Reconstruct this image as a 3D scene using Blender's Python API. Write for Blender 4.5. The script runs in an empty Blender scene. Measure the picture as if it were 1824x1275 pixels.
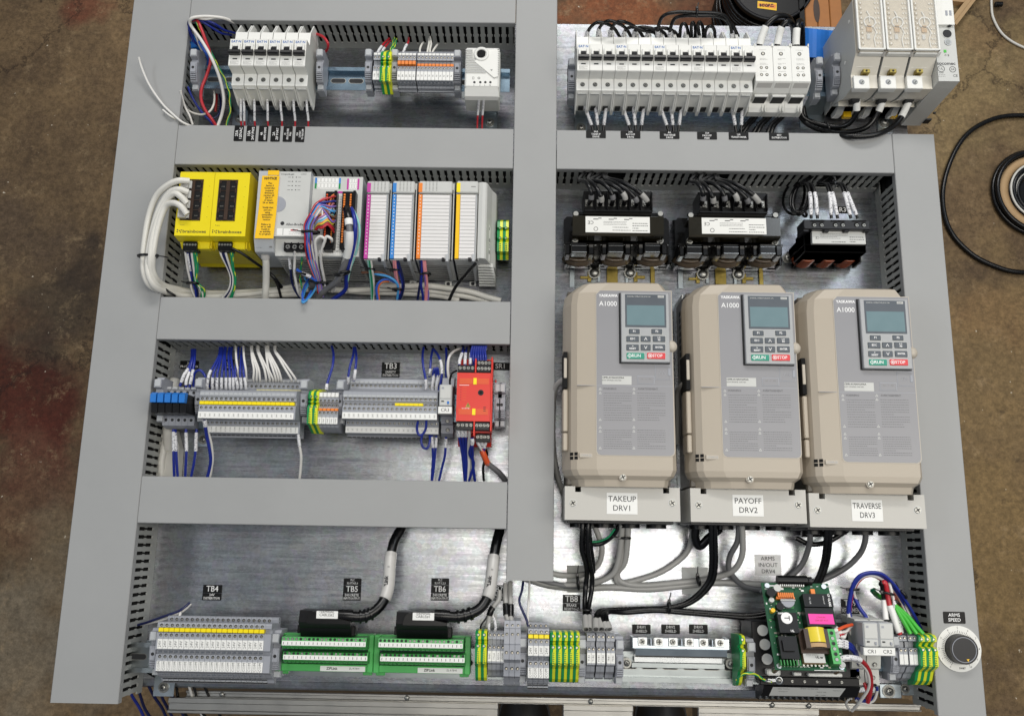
import bpy, math, random
from mathutils import Matrix, Vector
random.seed(7)
# ---------------------------------------------------------------- camera, world, lamps
scene = bpy.context.scene
COL = scene.collection
S = 0.001                       # everything below is written in millimetres
PHOTO_F, CX, CY, CAM_H = 1542.709, 912.0, 637.5, 1150.0
ROT = Matrix.Rotation(0.01677947, 3, 'Z') @ Matrix.Rotation(0.00745516, 3, 'Y') @ Matrix.Rotation(0.20835243, 3, 'X')
cam_data = bpy.data.cameras.new("camera")
cam = bpy.data.objects.new("camera", cam_data)
COL.objects.link(cam)
cam.matrix_world = Matrix.Translation((0, 0, CAM_H * S)) @ ROT.to_4x4()
cam_data.sensor_width = 36.0
cam_data.lens = 36.0 * PHOTO_F / 1824.0
cam_data.clip_start = 0.05
cam_data.clip_end = 50.0
scene.camera = cam
scene.view_settings.view_transform = 'Standard'
scene.view_settings.look = 'None'
scene.view_settings.exposure = -0.14
scene.view_settings.gamma = 1.0
scene.view_settings.use_curve_mapping = False
world = bpy.data.worlds.new("World")
scene.world = world
world.use_nodes = True
_bg = world.node_tree.nodes['Background']
_bg.inputs[0].default_value = (0.84, 0.91, 1.0, 1)
_bg.inputs[1].default_value = 0.22

def lamp(name, loc, target, sx, sy, power, color):
    d = bpy.data.lights.new(name, 'AREA')
    d.shape = 'RECTANGLE'; d.size = sx; d.size_y = sy
    d.energy = power; d.color = color
    o = bpy.data.objects.new(name, d)
    COL.objects.link(o)
    o.location = loc
    z = (Vector(loc) - Vector(target)).normalized()          # long side kept along the x axis
    x = (Vector((1, 0, 0)) - z * z.x).normalized()
    o.rotation_euler = Matrix((x, z.cross(x), z)).transposed().to_euler()
    return o
lamp("ceiling_lamp", (0.95, 0.10, 2.30), (0.2, 0.12, 0), 2.7, 0.8, 42, (1.0, 0.95, 0.86))
lamp("ceiling_lamp", (0.10, 3.20, 2.60), (0.0, 0.2, 0), 2.4, 0.6, 78, (1.0, 0.97, 0.93))
lamp("ceiling_lamp", (1.70, 1.70, 2.60), (0.2, 0.3, 0), 1.2, 0.9, 14, (0.86, 0.93, 1.0))  # extra lamp added to brighten the plate's upper right
lamp("ceiling_lamp", (-2.3, 0.3, 2.40), (0, 0, 0), 0.5, 1.8, 15, (0.90, 0.95, 1.0))

# ---------------------------------------------------------------- unprojection (pixel of the photograph at a height -> mm in the panel's plane)
def P(px, py, z=0.0):
    d = ROT @ Vector(((px - CX) / PHOTO_F, -(py - CY) / PHOTO_F, -1.0))
    t = (z - CAM_H) / d.z
    return d.x * t, d.y * t
def P3(px, py, z=0.0):
    x, y = P(px, py, z)
    return (x, y, z)

# ---------------------------------------------------------------- materials
def lin(h):
    h = h.lstrip('#')
    r = []
    for i in (0, 2, 4):
        c = int(h[i:i + 2], 16) / 255.0
        r.append(c / 12.92 if c <= 0.04045 else ((c + 0.055) / 1.055) ** 2.4)
    return (r[0], r[1], r[2], 1.0)
MATS = {}
def mat(name, hexc, rough=0.45, metal=0.0, var=0.06, scale=60.0, bump=0.0, bscale=900.0, spec=0.5, trans=0.0, alpha=1.0, coat=0.0, rvar=0.08):
    m = bpy.data.materials.new(name)
    m.use_nodes = True
    nt = m.node_tree
    b = nt.nodes['Principled BSDF']
    c = lin(hexc)
    b.inputs['Roughness'].default_value = rough
    b.inputs['Metallic'].default_value = metal
    b.inputs['Specular IOR Level'].default_value = spec
    if coat: b.inputs['Coat Weight'].default_value = coat
    if trans: b.inputs['Transmission Weight'].default_value = trans
    if alpha < 1: b.inputs['Alpha'].default_value = alpha
    b.inputs['Base Color'].default_value = c
    if var > 0:
        tc = nt.nodes.new('ShaderNodeTexCoord')
        n = nt.nodes.new('ShaderNodeTexNoise')
        n.inputs['Scale'].default_value = scale
        n.inputs['Detail'].default_value = 5
        n.inputs['Roughness'].default_value = 0.65
        nt.links.new(tc.outputs['Object'], n.inputs['Vector'])
        mx = nt.nodes.new('ShaderNodeMix'); mx.data_type = 'RGBA'
        mx.inputs[6].default_value = tuple(max(0, x * (1 - var * 1.6)) for x in c[:3]) + (1,)
        mx.inputs[7].default_value = tuple(min(1, x * (1 + var * 1.6)) for x in c[:3]) + (1,)
        nt.links.new(n.outputs['Fac'], mx.inputs[0])
        nt.links.new(mx.outputs[2], b.inputs['Base Color'])
        mr = nt.nodes.new('ShaderNodeMapRange')
        mr.inputs['To Min'].default_value = max(0.02, rough - rvar)
        mr.inputs['To Max'].default_value = min(1, rough + rvar)
        nt.links.new(n.outputs['Fac'], mr.inputs['Value'])
        nt.links.new(mr.outputs['Result'], b.inputs['Roughness'])
        if bump > 0:
            n2 = nt.nodes.new('ShaderNodeTexNoise')
            n2.inputs['Scale'].default_value = bscale
            n2.inputs['Detail'].default_value = 3
            nt.links.new(tc.outputs['Object'], n2.inputs['Vector'])
            bp = nt.nodes.new('ShaderNodeBump')
            bp.inputs['Strength'].default_value = bump
            bp.inputs['Distance'].default_value = 0.0004
            nt.links.new(n2.outputs['Fac'], bp.inputs['Height'])
            nt.links.new(bp.outputs['Normal'], b.inputs['Normal'])
    MATS[name] = m
    return m
mat('duct_grey', '#999a9a', 0.5, var=0.05, scale=9, bump=0.15, bscale=1400)
mat('duct_wall', '#a0a29f', 0.5, var=0.08, scale=30)
mat('finger_white', '#b4b6b3', 0.45, var=0.06, scale=60)
mat('white', '#e2e2de', 0.38, var=0.025, scale=60)
mat('warm_white', '#dcdad2', 0.42, var=0.03, scale=50)
mat('paper', '#e9e9e6', 0.6, var=0.03, scale=90)
mat('paper_warm', '#e6dedd', 0.6, var=0.03, scale=90)
mat('module_white', '#dcdad9', 0.6, var=0.03, scale=90)
mat('breaker_side', '#c9cac4', 0.45, var=0.04)
mat('light_grey', '#c3c4c1', 0.42, var=0.04)
mat('mid_grey', '#979aa2', 0.42, var=0.05)
mat('terminal_grey', '#9da0a7', 0.4, var=0.06, scale=120)
mat('terminal_dark', '#666b74', 0.42, var=0.06, scale=120)
mat('pale_grey', '#b2b5b8', 0.42, var=0.04)
mat('deep_black', '#060607', 0.9, var=0.0)
mat('hole_dark', '#1b1c1f', 0.6, var=0.1)
mat('black', '#0b0b0d', 0.35, var=0.12, scale=80, spec=0.3)
mat('gloss_black', '#060607', 0.3, var=0.15, scale=60, spec=0.4)
mat('black_metal', '#0a0908', 0.2, metal=0.0, var=0.3, scale=30, coat=0.35)
mat('dark_plastic', '#1d1d20', 0.35, var=0.1, spec=0.35)
mat('label_black', '#060607', 0.45, var=0.0, spec=0.25)
mat('ink_mid', '#66666a', 0.6, var=0.0)
mat('ink', '#1d1e22', 0.6, var=0.0)
mat('ink_soft', '#7a7a78', 0.6, var=0.0)
mat('ink_blue', '#2b62a8', 0.5, var=0.0)
mat('ink_white', '#ececec', 0.5, var=0.0)
mat('ink_red', '#b8323a', 0.5, var=0.0)
mat('switch_yellow', '#e8d414', 0.36, var=0.03, scale=40)
mat('switch_yellow_dark', '#d6bd12', 0.4, var=0.04, scale=40)
mat('notice_yellow', '#f2c012', 0.4, var=0.03)
mat('jumper_yellow', '#f6de0a', 0.35, var=0.05)
mat('pale_yellow', '#cdc487', 0.45, var=0.05)
mat('earth_yellow', '#d9df2a', 0.36, var=0.05)
mat('earth_green', '#158a4c', 0.36, var=0.06)
mat('orange', '#e98432', 0.38, var=0.05)
mat('orange_red', '#d8552a', 0.4, var=0.05)
mat('safety_red', '#d8372c', 0.38, var=0.04, scale=30)
mat('red_dark', '#a82825', 0.4, var=0.05)
mat('relay_blue', '#2474c8', 0.3, var=0.05)
mat('module_green', '#4cab58', 0.36, var=0.05, scale=50)
mat('module_green_dark', '#2c7f3a', 0.4, var=0.05)
mat('navy_board', '#101a3c', 0.4)
mat('film_clear', '#f2f2f0', 0.4, var=0.0, alpha=0.35)
mat('pcb', '#084c2d', 0.42, var=0.12, scale=150, spec=0.3)
mat('pink', '#ee3fa6', 0.5, var=0.02)
mat('magenta', '#bd3f9c', 0.45, var=0.04)
mat('strip_blue', '#2f7fca', 0.45, var=0.04)
mat('teal', '#3a9a86', 0.45)
mat('drive_beige', '#aea495', 0.42, var=0.025, scale=12, bump=0.12, bscale=1500)
mat('drive_beige_light', '#b5ada0', 0.42, var=0.02, scale=12)
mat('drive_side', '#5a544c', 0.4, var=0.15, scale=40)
mat('drive_grey', '#8b8b8f', 0.36, var=0.03, scale=12)
mat('drive_cover', '#b9b7b1', 0.42, var=0.03, scale=14, bump=0.1, bscale=1500)
mat('keypad_grey', '#a5a7a9', 0.35, var=0.03)
mat('keypad_dark', '#4f565e', 0.35, var=0.04)
mat('lcd', '#71898f', 0.18, var=0.03, coat=0.6)
mat('button_green', '#1e8f78', 0.35)
mat('button_red', '#d93a40', 0.35)
mat('disc_warm', '#d9d4c8', 0.4, var=0.03)
mat('clear_plastic', '#e8e4dc', 0.10, var=0.0, alpha=0.14, coat=0.0)
mat('relief_tan', '#b3a893', 0.45, var=0.1)
mat('relief_base', '#c4bbaa', 0.5, var=0.12, scale=200)
mat('side_translucent', '#c9c7c4', 0.3, var=0.02, alpha=0.75)
mat('steel', '#b9bcbe', 0.28, metal=1.0, var=0.08, scale=50)
mat('zinc', '#c3cdd3', 0.30, metal=1.0, var=0.10, scale=40)
mat('zinc_blue', '#8ea4b4', 0.25, metal=1.0, var=0.10, scale=25)
mat('screw_metal', '#9a9a96', 0.42, metal=1.0, var=0.10, scale=400)
mat('terminal_metal', '#b7b2a6', 0.35, metal=1.0, var=0.10, scale=200)
mat('brass_bracket', '#9c8a4a', 0.35, metal=0.9, var=0.35, scale=60)
mat('copper', '#8c4222', 0.3, var=0.25, scale=60, coat=0.5)
mat('coil_varnish', '#5c4e3e', 0.25, var=0.2, scale=40, coat=0.5)
mat('olive_black', '#1c180a', 0.16, var=0.2, scale=20, coat=0.6)
mat('transformer_yellow', '#e2cc3a', 0.25, var=0.08, coat=0.5)
mat('transformer_brown', '#3c2b20', 0.35, var=0.15)
mat('aluminium', '#b8b6b1', 0.34, metal=1.0, var=0.12, scale=18)
mat('wire_black', '#09090b', 0.28, var=0.15, scale=100, spec=0.4)
mat('wire_blue', '#1b2c8a', 0.32, var=0.08)
mat('wire_midblue', '#2f5fc4', 0.32, var=0.08)
mat('wire_lightblue', '#4a9ad8', 0.32, var=0.08)
mat('wire_navy', '#10194a', 0.32, var=0.08)
mat('wire_white', '#dcdad6', 0.36, var=0.04)
mat('wire_red', '#b3242f', 0.34, var=0.08)
mat('wire_pink', '#dd8f96', 0.36, var=0.06)
mat('wire_orange', '#e07c3c', 0.36, var=0.06)
mat('wire_yellow', '#d9c83a', 0.36, var=0.06)
mat('wire_brown', '#6e4a38', 0.36, var=0.06)
mat('wire_green', '#158a5a', 0.36, var=0.06)
mat('wire_bright_green', '#45b53a', 0.36, var=0.06)
mat('wire_violet', '#7a62b0', 0.36, var=0.06)
mat('wire_teal', '#8fc9c0', 0.36, var=0.06)
mat('cable_grey', '#a5a4a1', 0.38, var=0.05)
mat('cable_dark_grey', '#6d6d6f', 0.38, var=0.05)
mat('cable_white', '#d8d6cf', 0.36, var=0.04)
mat('tape_blue', '#1c6fc8', 0.5, var=0.06)
mat('zinc_grey', '#9da3a4', 0.3, metal=1.0, var=0.12, scale=25)
mat('wood', '#a86f3c', 0.6, var=0.2, scale=20)
mat('shoe_black', '#151413', 0.5, var=0.2, bump=0.3)
mat('card_tan', '#b99a72', 0.7, var=0.08)
mat('cable_tie', '#0f0f11', 0.3, var=0.1)

def marker_material():
    m = bpy.data.materials.new('marker_sleeve'); m.use_nodes = True
    nt = m.node_tree; b = nt.nodes['Principled BSDF']; b.inputs['Roughness'].default_value = 0.45
    tc = nt.nodes.new('ShaderNodeTexCoord'); n = nt.nodes.new('ShaderNodeTexNoise')
    n.inputs['Scale'].default_value = 480; n.inputs['Detail'].default_value = 1
    nt.links.new(tc.outputs['Object'], n.inputs['Vector'])
    r = nt.nodes.new('ShaderNodeValToRGB')
    r.color_ramp.elements[0].position = 0.36; r.color_ramp.elements[0].color = (0.22, 0.22, 0.25, 1)
    r.color_ramp.elements[1].position = 0.43; r.color_ramp.elements[1].color = (0.74, 0.74, 0.76, 1)
    nt.links.new(n.outputs['Fac'], r.inputs[0]); nt.links.new(r.outputs[0], b.inputs['Base Color'])
    MATS['marker'] = m
marker_material()

def galvanised(name, base=(0.355, 0.38, 0.415), rough=0.28):
    m = bpy.data.materials.new(name); m.use_nodes = True
    nt = m.node_tree; b = nt.nodes['Principled BSDF']
    b.inputs['Metallic'].default_value = 0.88
    tc = nt.nodes.new('ShaderNodeTexCoord')
    n1 = nt.nodes.new('ShaderNodeTexNoise'); n1.inputs['Scale'].default_value = 9; n1.inputs['Detail'].default_value = 7; n1.inputs['Roughness'].default_value = 0.7
    n2 = nt.nodes.new('ShaderNodeTexVoronoi'); n2.inputs['Scale'].default_value = 110
    n3 = nt.nodes.new('ShaderNodeTexNoise'); n3.inputs['Scale'].default_value = 260; n3.inputs['Detail'].default_value = 3
    mp = nt.nodes.new('ShaderNodeMapping'); mp.inputs['Scale'].default_value = (3, 60, 1); mp.inputs['Rotation'].default_value = (0, 0, 0.9)
    n4 = nt.nodes.new('ShaderNodeTexNoise'); n4.inputs['Scale'].default_value = 3.0; n4.inputs['Detail'].default_value = 6; n4.inputs['Roughness'].default_value = 0.75
    for n in (n1, n2, n3): nt.links.new(tc.outputs['Object'], n.inputs['Vector'])
    nt.links.new(tc.outputs['Object'], mp.inputs[0]); nt.links.new(mp.outputs[0], n4.inputs['Vector'])
    r1 = nt.nodes.new('ShaderNodeValToRGB')
    r1.color_ramp.elements[0].position = 0.32; r1.color_ramp.elements[0].color = (base[0] * 0.72, base[1] * 0.70, base[2] * 0.72, 1)
    r1.color_ramp.elements[1].position = 0.72; r1.color_ramp.elements[1].color = (base[0] * 1.15, base[1] * 1.16, base[2] * 1.12, 1)
    nt.links.new(n1.outputs['Fac'], r1.inputs[0])
    mx = nt.nodes.new('ShaderNodeMix'); mx.data_type = 'RGBA'; mx.blend_type = 'OVERLAY'; mx.inputs[0].default_value = 0.06
    nt.links.new(r1.outputs[0], mx.inputs[6]); nt.links.new(n2.outputs['Color'], mx.inputs[7])
    mx2 = nt.nodes.new('ShaderNodeMix'); mx2.data_type = 'RGBA'; mx2.blend_type = 'OVERLAY'; mx2.inputs[0].default_value = 0.35
    nt.links.new(mx.outputs[2], mx2.inputs[6]); nt.links.new(n3.outputs['Fac'], mx2.inputs[7])
    n5 = nt.nodes.new('ShaderNodeTexNoise'); n5.inputs['Scale'].default_value = 2.2; n5.inputs['Detail'].default_value = 7; n5.inputs['Roughness'].default_value = 0.7
    m5 = nt.nodes.new('ShaderNodeMapping'); m5.inputs['Scale'].default_value = (7, 2, 1); m5.inputs['Rotation'].default_value = (0, 0, 0.3)
    nt.links.new(tc.outputs['Object'], m5.inputs[0]); nt.links.new(m5.outputs[0], n5.inputs['Vector'])
    r5 = nt.nodes.new('ShaderNodeValToRGB'); r5.color_ramp.elements[0].position = 0.35; r5.color_ramp.elements[0].color = (0.36, 0.33, 0.37, 1)
    r5.color_ramp.elements[1].position = 0.68; r5.color_ramp.elements[1].color = (0.72, 0.74, 0.76, 1)
    nt.links.new(n5.outputs['Fac'], r5.inputs[0])
    mx3 = nt.nodes.new('ShaderNodeMix'); mx3.data_type = 'RGBA'; mx3.blend_type = 'OVERLAY'; mx3.inputs[0].default_value = 0.26
    nt.links.new(mx2.outputs[2], mx3.inputs[6]); nt.links.new(r5.outputs[0], mx3.inputs[7]); mx2 = mx3
    hs = nt.nodes.new('ShaderNodeHueSaturation'); hs.inputs['Saturation'].default_value = 0.7
    nt.links.new(mx2.outputs[2], hs.inputs['Color'])
    nt.links.new(hs.outputs[0], b.inputs['Base Color'])
    mr = nt.nodes.new('ShaderNodeMapRange'); mr.inputs['From Min'].default_value = 0.3; mr.inputs['From Max'].default_value = 0.75
    mr.inputs['To Min'].default_value = rough - 0.08; mr.inputs['To Max'].default_value = rough + 0.10
    nt.links.new(n4.outputs['Fac'], mr.inputs['Value']); nt.links.new(mr.outputs[0], b.inputs['Roughness'])
    bp = nt.nodes.new('ShaderNodeBump'); bp.inputs['Strength'].default_value = 0.25; bp.inputs['Distance'].default_value = 0.0006
    nt.links.new(n1.outputs['Fac'], bp.inputs['Height']); nt.links.new(bp.outputs['Normal'], b.inputs['Normal'])
    MATS[name] = m
galvanised('galvanised')

def concrete():
    m = bpy.data.materials.new('concrete'); m.use_nodes = True
    nt = m.node_tree; b = nt.nodes['Principled BSDF']; b.inputs['Roughness'].default_value = 0.6; b.inputs['Specular IOR Level'].default_value = 0.2
    tc = nt.nodes.new('ShaderNodeTexCoord')
    def noise(sc, det=8, ro=0.65):
        n = nt.nodes.new('ShaderNodeTexNoise'); n.inputs['Scale'].default_value = sc; n.inputs['Detail'].default_value = det; n.inputs['Roughness'].default_value = ro
        nt.links.new(tc.outputs['Object'], n.inputs['Vector']); return n
    def ramp(src, p0, c0, p1, c1):
        r = nt.nodes.new('ShaderNodeValToRGB'); r.color_ramp.elements[0].position = p0; r.color_ramp.elements[0].color = c0
        r.color_ramp.elements[1].position = p1; r.color_ramp.elements[1].color = c1
        nt.links.new(src, r.inputs[0]); return r
    def mix(a, bb, fac, mode='MIX'):
        x = nt.nodes.new('ShaderNodeMix'); x.data_type = 'RGBA'; x.blend_type = mode
        if isinstance(fac, float): x.inputs[0].default_value = fac
        else: nt.links.new(fac, x.inputs[0])
        nt.links.new(a, x.inputs[6])
        if isinstance(bb, tuple): x.inputs[7].default_value = bb
        else: nt.links.new(bb, x.inputs[7])
        return x.outputs[2]
    base = ramp(noise(1.3, 9, 0.6).outputs['Fac'], 0.34, lin('#4f3f2f'), 0.68, lin('#7d664b')).outputs[0]
    col = mix(base, ramp(noise(5.5, 9, 0.72).outputs['Fac'], 0.36, lin('#42372d'), 0.60, lin('#8a7353')).outputs[0], 0.45)
    # stains where the floor has them
    def blob(cx, cy, r, colr, strength):
        nonlocal col
        s = nt.nodes.new('ShaderNodeVectorMath'); s.operation = 'SUBTRACT'; s.inputs[1].default_value = (cx * S, cy * S, 0)
        w = nt.nodes.new('ShaderNodeTexNoise'); w.inputs['Scale'].default_value = 9; w.inputs['Detail'].default_value = 6
        nt.links.new(tc.outputs['Object'], w.inputs['Vector'])
        a = nt.nodes.new('ShaderNodeVectorMath'); a.operation = 'MULTIPLY_ADD'; a.inputs[1].default_value = (r * S * 2.2,) * 3
        nt.links.new(w.outputs['Color'], a.inputs[0]); nt.links.new(tc.outputs['Object'], a.inputs[2])
        sub = nt.nodes.new('ShaderNodeVectorMath'); sub.operation = 'SUBTRACT'
        sub.inputs[1].default_value = ((cx + r * 1.1) * S, (cy + r * 1.1) * S, r * 1.1 * S - 0.75)
        nt.links.new(a.outputs[0], sub.inputs[0])
        ln = nt.nodes.new('ShaderNodeVectorMath'); ln.operation = 'LENGTH'; nt.links.new(sub.outputs[0], ln.inputs[0])
        mr = nt.nodes.new('ShaderNodeMapRange'); mr.inputs['From Min'].default_value = r * S * 0.45; mr.inputs['From Max'].default_value = r * S * 1.05
        mr.inputs['To Min'].default_value = strength; mr.inputs['To Max'].default_value = 0
        nt.links.new(ln.outputs['Value'], mr.inputs['Value'])
        col = mix(col, colr, mr.outputs[0])
    for (px, py, r, c, st) in ((20, 700, 200, '#4a2018', 0.9), (60, 780, 120, '#5a2a20', 0.7), (95, 560, 120, '#3a342e', 0.6), (150, 480, 90, '#332c28', 0.7), (60, 860, 150, '#6b4a3a', 0.5), (20, 420, 150, '#4f4238', 0.6),
                            (160, 20, 70, '#6a2f24', 0.6), (1095, 15, 170, '#9a4f28', 0.55), (1270, 20, 120, '#7a3b22', 0.5), (120, 1000, 160, '#8a7a62', 0.5),
                            (1745, 70, 60, '#6a3128', 0.35), (1760, 560, 90, '#7a4a32', 0.3), (1700, 120, 260, '#94805a', 0.6), (1760, 620, 260, '#8f7852', 0.55), (1800, 980, 330, '#937a50', 0.6), (20, 1150, 220, '#8d8371', 0.55)):
        x, y = P(px, py, -750); blob(x, y, r, lin(c), st)
    col = mix(col, lin('#a48d6c'), ramp(noise(16, 12, 0.82).outputs['Fac'], 0.54, (0, 0, 0, 1), 0.66, (0.55, 0.55, 0.55, 1)).outputs[0])
    col = mix(col, lin('#2f2722'), ramp(noise(23, 12, 0.8).outputs['Fac'], 0.57, (0, 0, 0, 1), 0.68, (0.6, 0.6, 0.6, 1)).outputs[0])
    col = mix(col, ramp(noise(110, 6, 0.75).outputs['Fac'], 0.38, (0.22, 0.22, 0.22, 1), 0.64, (0.72, 0.72, 0.72, 1)).outputs[0], 0.55, 'OVERLAY')
    col = mix(col, lin('#d8cdb8'), ramp(noise(75, 2, 0.5).outputs['Fac'], 0.755, (0, 0, 0, 1), 0.78, (0.8, 0.8, 0.8, 1)).outputs[0])
    cr = nt.nodes.new('ShaderNodeTexVoronoi'); cr.feature = 'DISTANCE_TO_EDGE'; cr.inputs['Scale'].default_value = 0.8
    wn = noise(3.0, 8, 0.7); vm = nt.nodes.new('ShaderNodeVectorMath'); vm.operation = 'MULTIPLY_ADD'; vm.inputs[1].default_value = (.5, .5, .5)
    nt.links.new(wn.outputs['Color'], vm.inputs[0]); nt.links.new(tc.outputs['Object'], vm.inputs[2]); nt.links.new(vm.outputs[0], cr.inputs['Vector'])
    col = mix(col, lin('#241a15'), ramp(cr.outputs['Distance'], 0.0, (0.7, 0.7, 0.7, 1), 0.006, (0, 0, 0, 1)).outputs[0])
    nt.links.new(col, b.inputs['Base Color'])
    bp = nt.nodes.new('ShaderNodeBump'); bp.inputs['Strength'].default_value = 0.15; bp.inputs['Distance'].default_value = 0.002
    nt.links.new(noise(30, 8, 0.7).outputs['Fac'], bp.inputs['Height']); nt.links.new(bp.outputs['Normal'], b.inputs['Normal'])
    MATS['concrete'] = m
concrete()

# ---------------------------------------------------------------- mesh builder (millimetres in, metres out)
class MB:
    def __init__(s, m=None):
        s.v = []; s.f = []; s.fm = []; s.ms = []; s.cur = m; s.sm = []
    def mi(s, m):
        m = m or s.cur
        if m not in s.ms: s.ms.append(m)
        return s.ms.index(m)
    def add(s, vs, fs, m=None, smooth=False):
        o = len(s.v); k = s.mi(m)
        s.v.extend(vs)
        for f in fs:
            s.f.append(tuple(i + o for i in f)); s.fm.append(k); s.sm.append(smooth)
        return s
    def box(s, x0, x1, y0, y1, z0, z1, m=None, b=0.0):
        if x0 > x1: x0, x1 = x1, x0
        if y0 > y1: y0, y1 = y1, y0
        if z0 > z1: z0, z1 = z1, z0
        if b <= 0:
            vs = [(x, y, z) for z in (z0, z1) for y in (y0, y1) for x in (x0, x1)]
            return s.add(vs, [(0, 2, 3, 1), (4, 5, 7, 6), (0, 1, 5, 4), (2, 6, 7, 3), (0, 4, 6, 2), (1, 3, 7, 5)], m)
        b = min(b, (x1 - x0) * .45, (y1 - y0) * .45, (z1 - z0) * .45)
        lo = (x0, y0, z0); hi = (x1, y1, z1); vs = []; idx = {}
        for cz in (0, 1):
            for cy in (0, 1):
                for cx in (0, 1):
                    c = (cx, cy, cz)
                    for ax in range(3):
                        p = [0, 0, 0]
                        for k in range(3):
                            e = hi[k] if c[k] else lo[k]
                            if k != ax: e += -b if c[k] else b
                            p[k] = e
                        idx[(c, ax)] = len(vs); vs.append(tuple(p))
        fs = []
        for ax in range(3):
            for sd in (0, 1):
                o = [k for k in range(3) if k != ax]
                q = []
                for (a, bb) in ((0, 0), (1, 0), (1, 1), (0, 1)):
                    c = [0, 0, 0]; c[ax] = sd; c[o[0]] = a; c[o[1]] = bb
                    q.append(idx[(tuple(c), ax)])
                flip = (sd == 0) != (ax == 1)
                fs.append(tuple(reversed(q)) if flip else tuple(q))
        for ax in range(3):
            o = [k for k in range(3) if k != ax]
            for a in (0, 1):
                for bb in (0, 1):
                    c0 = [0, 0, 0]; c1 = [0, 0, 0]; c1[ax] = 1
                    c0[o[0]] = c1[o[0]] = a; c0[o[1]] = c1[o[1]] = bb
                    c0 = tuple(c0); c1 = tuple(c1)
                    q = (idx[(c0, o[0])], idx[(c1, o[0])], idx[(c1, o[1])], idx[(c0, o[1])])
                    fl = (a == bb) != (ax == 1)
                    fs.append(q if fl else tuple(reversed(q)))
        for cz in (0, 1):
            for cy in (0, 1):
                for cx in (0, 1):
                    c = (cx, cy, cz); q = (idx[(c, 0)], idx[(c, 1)], idx[(c, 2)])
                    fs.append(q if (cx + cy + cz) % 2 else tuple(reversed(q)))
        return s.add(vs, fs, m)
    def prism(s, pts, a0, a1, axis='x', m=None, caps=True, mc=None):
        """polygon pts in the other two axes (yz for x, xz for y, xy for z), extruded a0..a1"""
        n = len(pts); vs = []
        for a in (a0, a1):
            for (p, q) in pts:
                vs.append({'x': (a, p, q), 'y': (p, a, q), 'z': (p, q, a)}[axis])
        area = sum(pts[i][0] * pts[(i + 1) % n][1] - pts[(i + 1) % n][0] * pts[i][1] for i in range(n))
        up = (area > 0) == (a1 > a0)
        if axis == 'y': up = not up
        side = [(i, (i + 1) % n, n + (i + 1) % n, n + i) for i in range(n)]
        cap = [tuple(range(n - 1, -1, -1)), tuple(range(n, 2 * n))]
        if not up:
            side = [tuple(reversed(q)) for q in side]; cap = [tuple(reversed(q)) for q in cap]
        s.add(vs, side, m)
        if caps:
            s.add(vs, cap, mc or m)
        return s
    def cyl(s, c, r, h, axis='z', m=None, n=14, r2=None, mc=None, smooth=True):
        """from c along +axis by h"""
        r2 = r if r2 is None else r2
        vs = []
        for (hh, rr) in ((0, r), (h, r2)):
            for i in range(n):
                a = 2 * math.pi * i / n; u = rr * math.cos(a); w = rr * math.sin(a)
                vs.append({'z': (c[0] + u, c[1] + w, c[2] + hh), 'x': (c[0] + hh, c[1] + u, c[2] + w), 'y': (c[0] + w, c[1] + hh, c[2] + u)}[axis])
        side = [(i, (i + 1) % n, n + (i + 1) % n, n + i) for i in range(n)]
        cap = [tuple(range(n - 1, -1, -1)), tuple(range(n, 2 * n))]
        if h < 0:
            side = [tuple(reversed(q)) for q in side]; cap = [tuple(reversed(q)) for q in cap]
        s.add(vs, side, m, smooth); s.add(vs, cap, mc or m)
        return s
    def disc(s, c, r, m=None, n=14, ry=None):
        ry = ry or r
        return s.add([(c[0] + r * math.cos(2 * math.pi * i / n), c[1] + ry * math.sin(2 * math.pi * i / n), c[2]) for i in range(n)], [tuple(range(n))], m)
    def flat(s, x0, x1, y0, y1, z, m=None):
        return s.add([(x0, y0, z), (x1, y0, z), (x1, y1, z), (x0, y1, z)], [(0, 1, 2, 3)], m)
    def ring(s, c, r0, r1, z0, z1, m=None, n=20):
        vs = []
        for (r, z) in ((r0, z0), (r1, z0), (r1, z1), (r0, z1)):
            vs += [(c[0] + r * math.cos(2 * math.pi * i / n), c[1] + r * math.sin(2 * math.pi * i / n), z) for i in range(n)]
        fs = []
        for k in range(4):
            a = k * n; b = ((k + 1) % 4) * n
            fs += [(a + i, b + i, b + (i + 1) % n, a + (i + 1) % n) for i in range(n)]
        fs = [tuple(reversed(f)) for f in fs]
        return s.add(vs, fs, m, True)
    def dome(s, c, r, h, m=None, n=14, k=4):
        vs = []
        for j in range(k):
            a = math.pi / 2 * j / k
            vs += [(c[0] + r * math.cos(a) * math.cos(2 * math.pi * i / n), c[1] + r * math.cos(a) * math.sin(2 * math.pi * i / n), c[2] + h * math.sin(a)) for i in range(n)]
        vs.append((c[0], c[1], c[2] + h))
        fs = []
        for j in range(k - 1):
            fs += [(j * n + i, j * n + (i + 1) % n, (j + 1) * n + (i + 1) % n, (j + 1) * n + i) for i in range(n)]
        fs += [((k - 1) * n + i, (k - 1) * n + (i + 1) % n, len(vs) - 1) for i in range(n)]
        return s.add(vs, fs, m, True)
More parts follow.
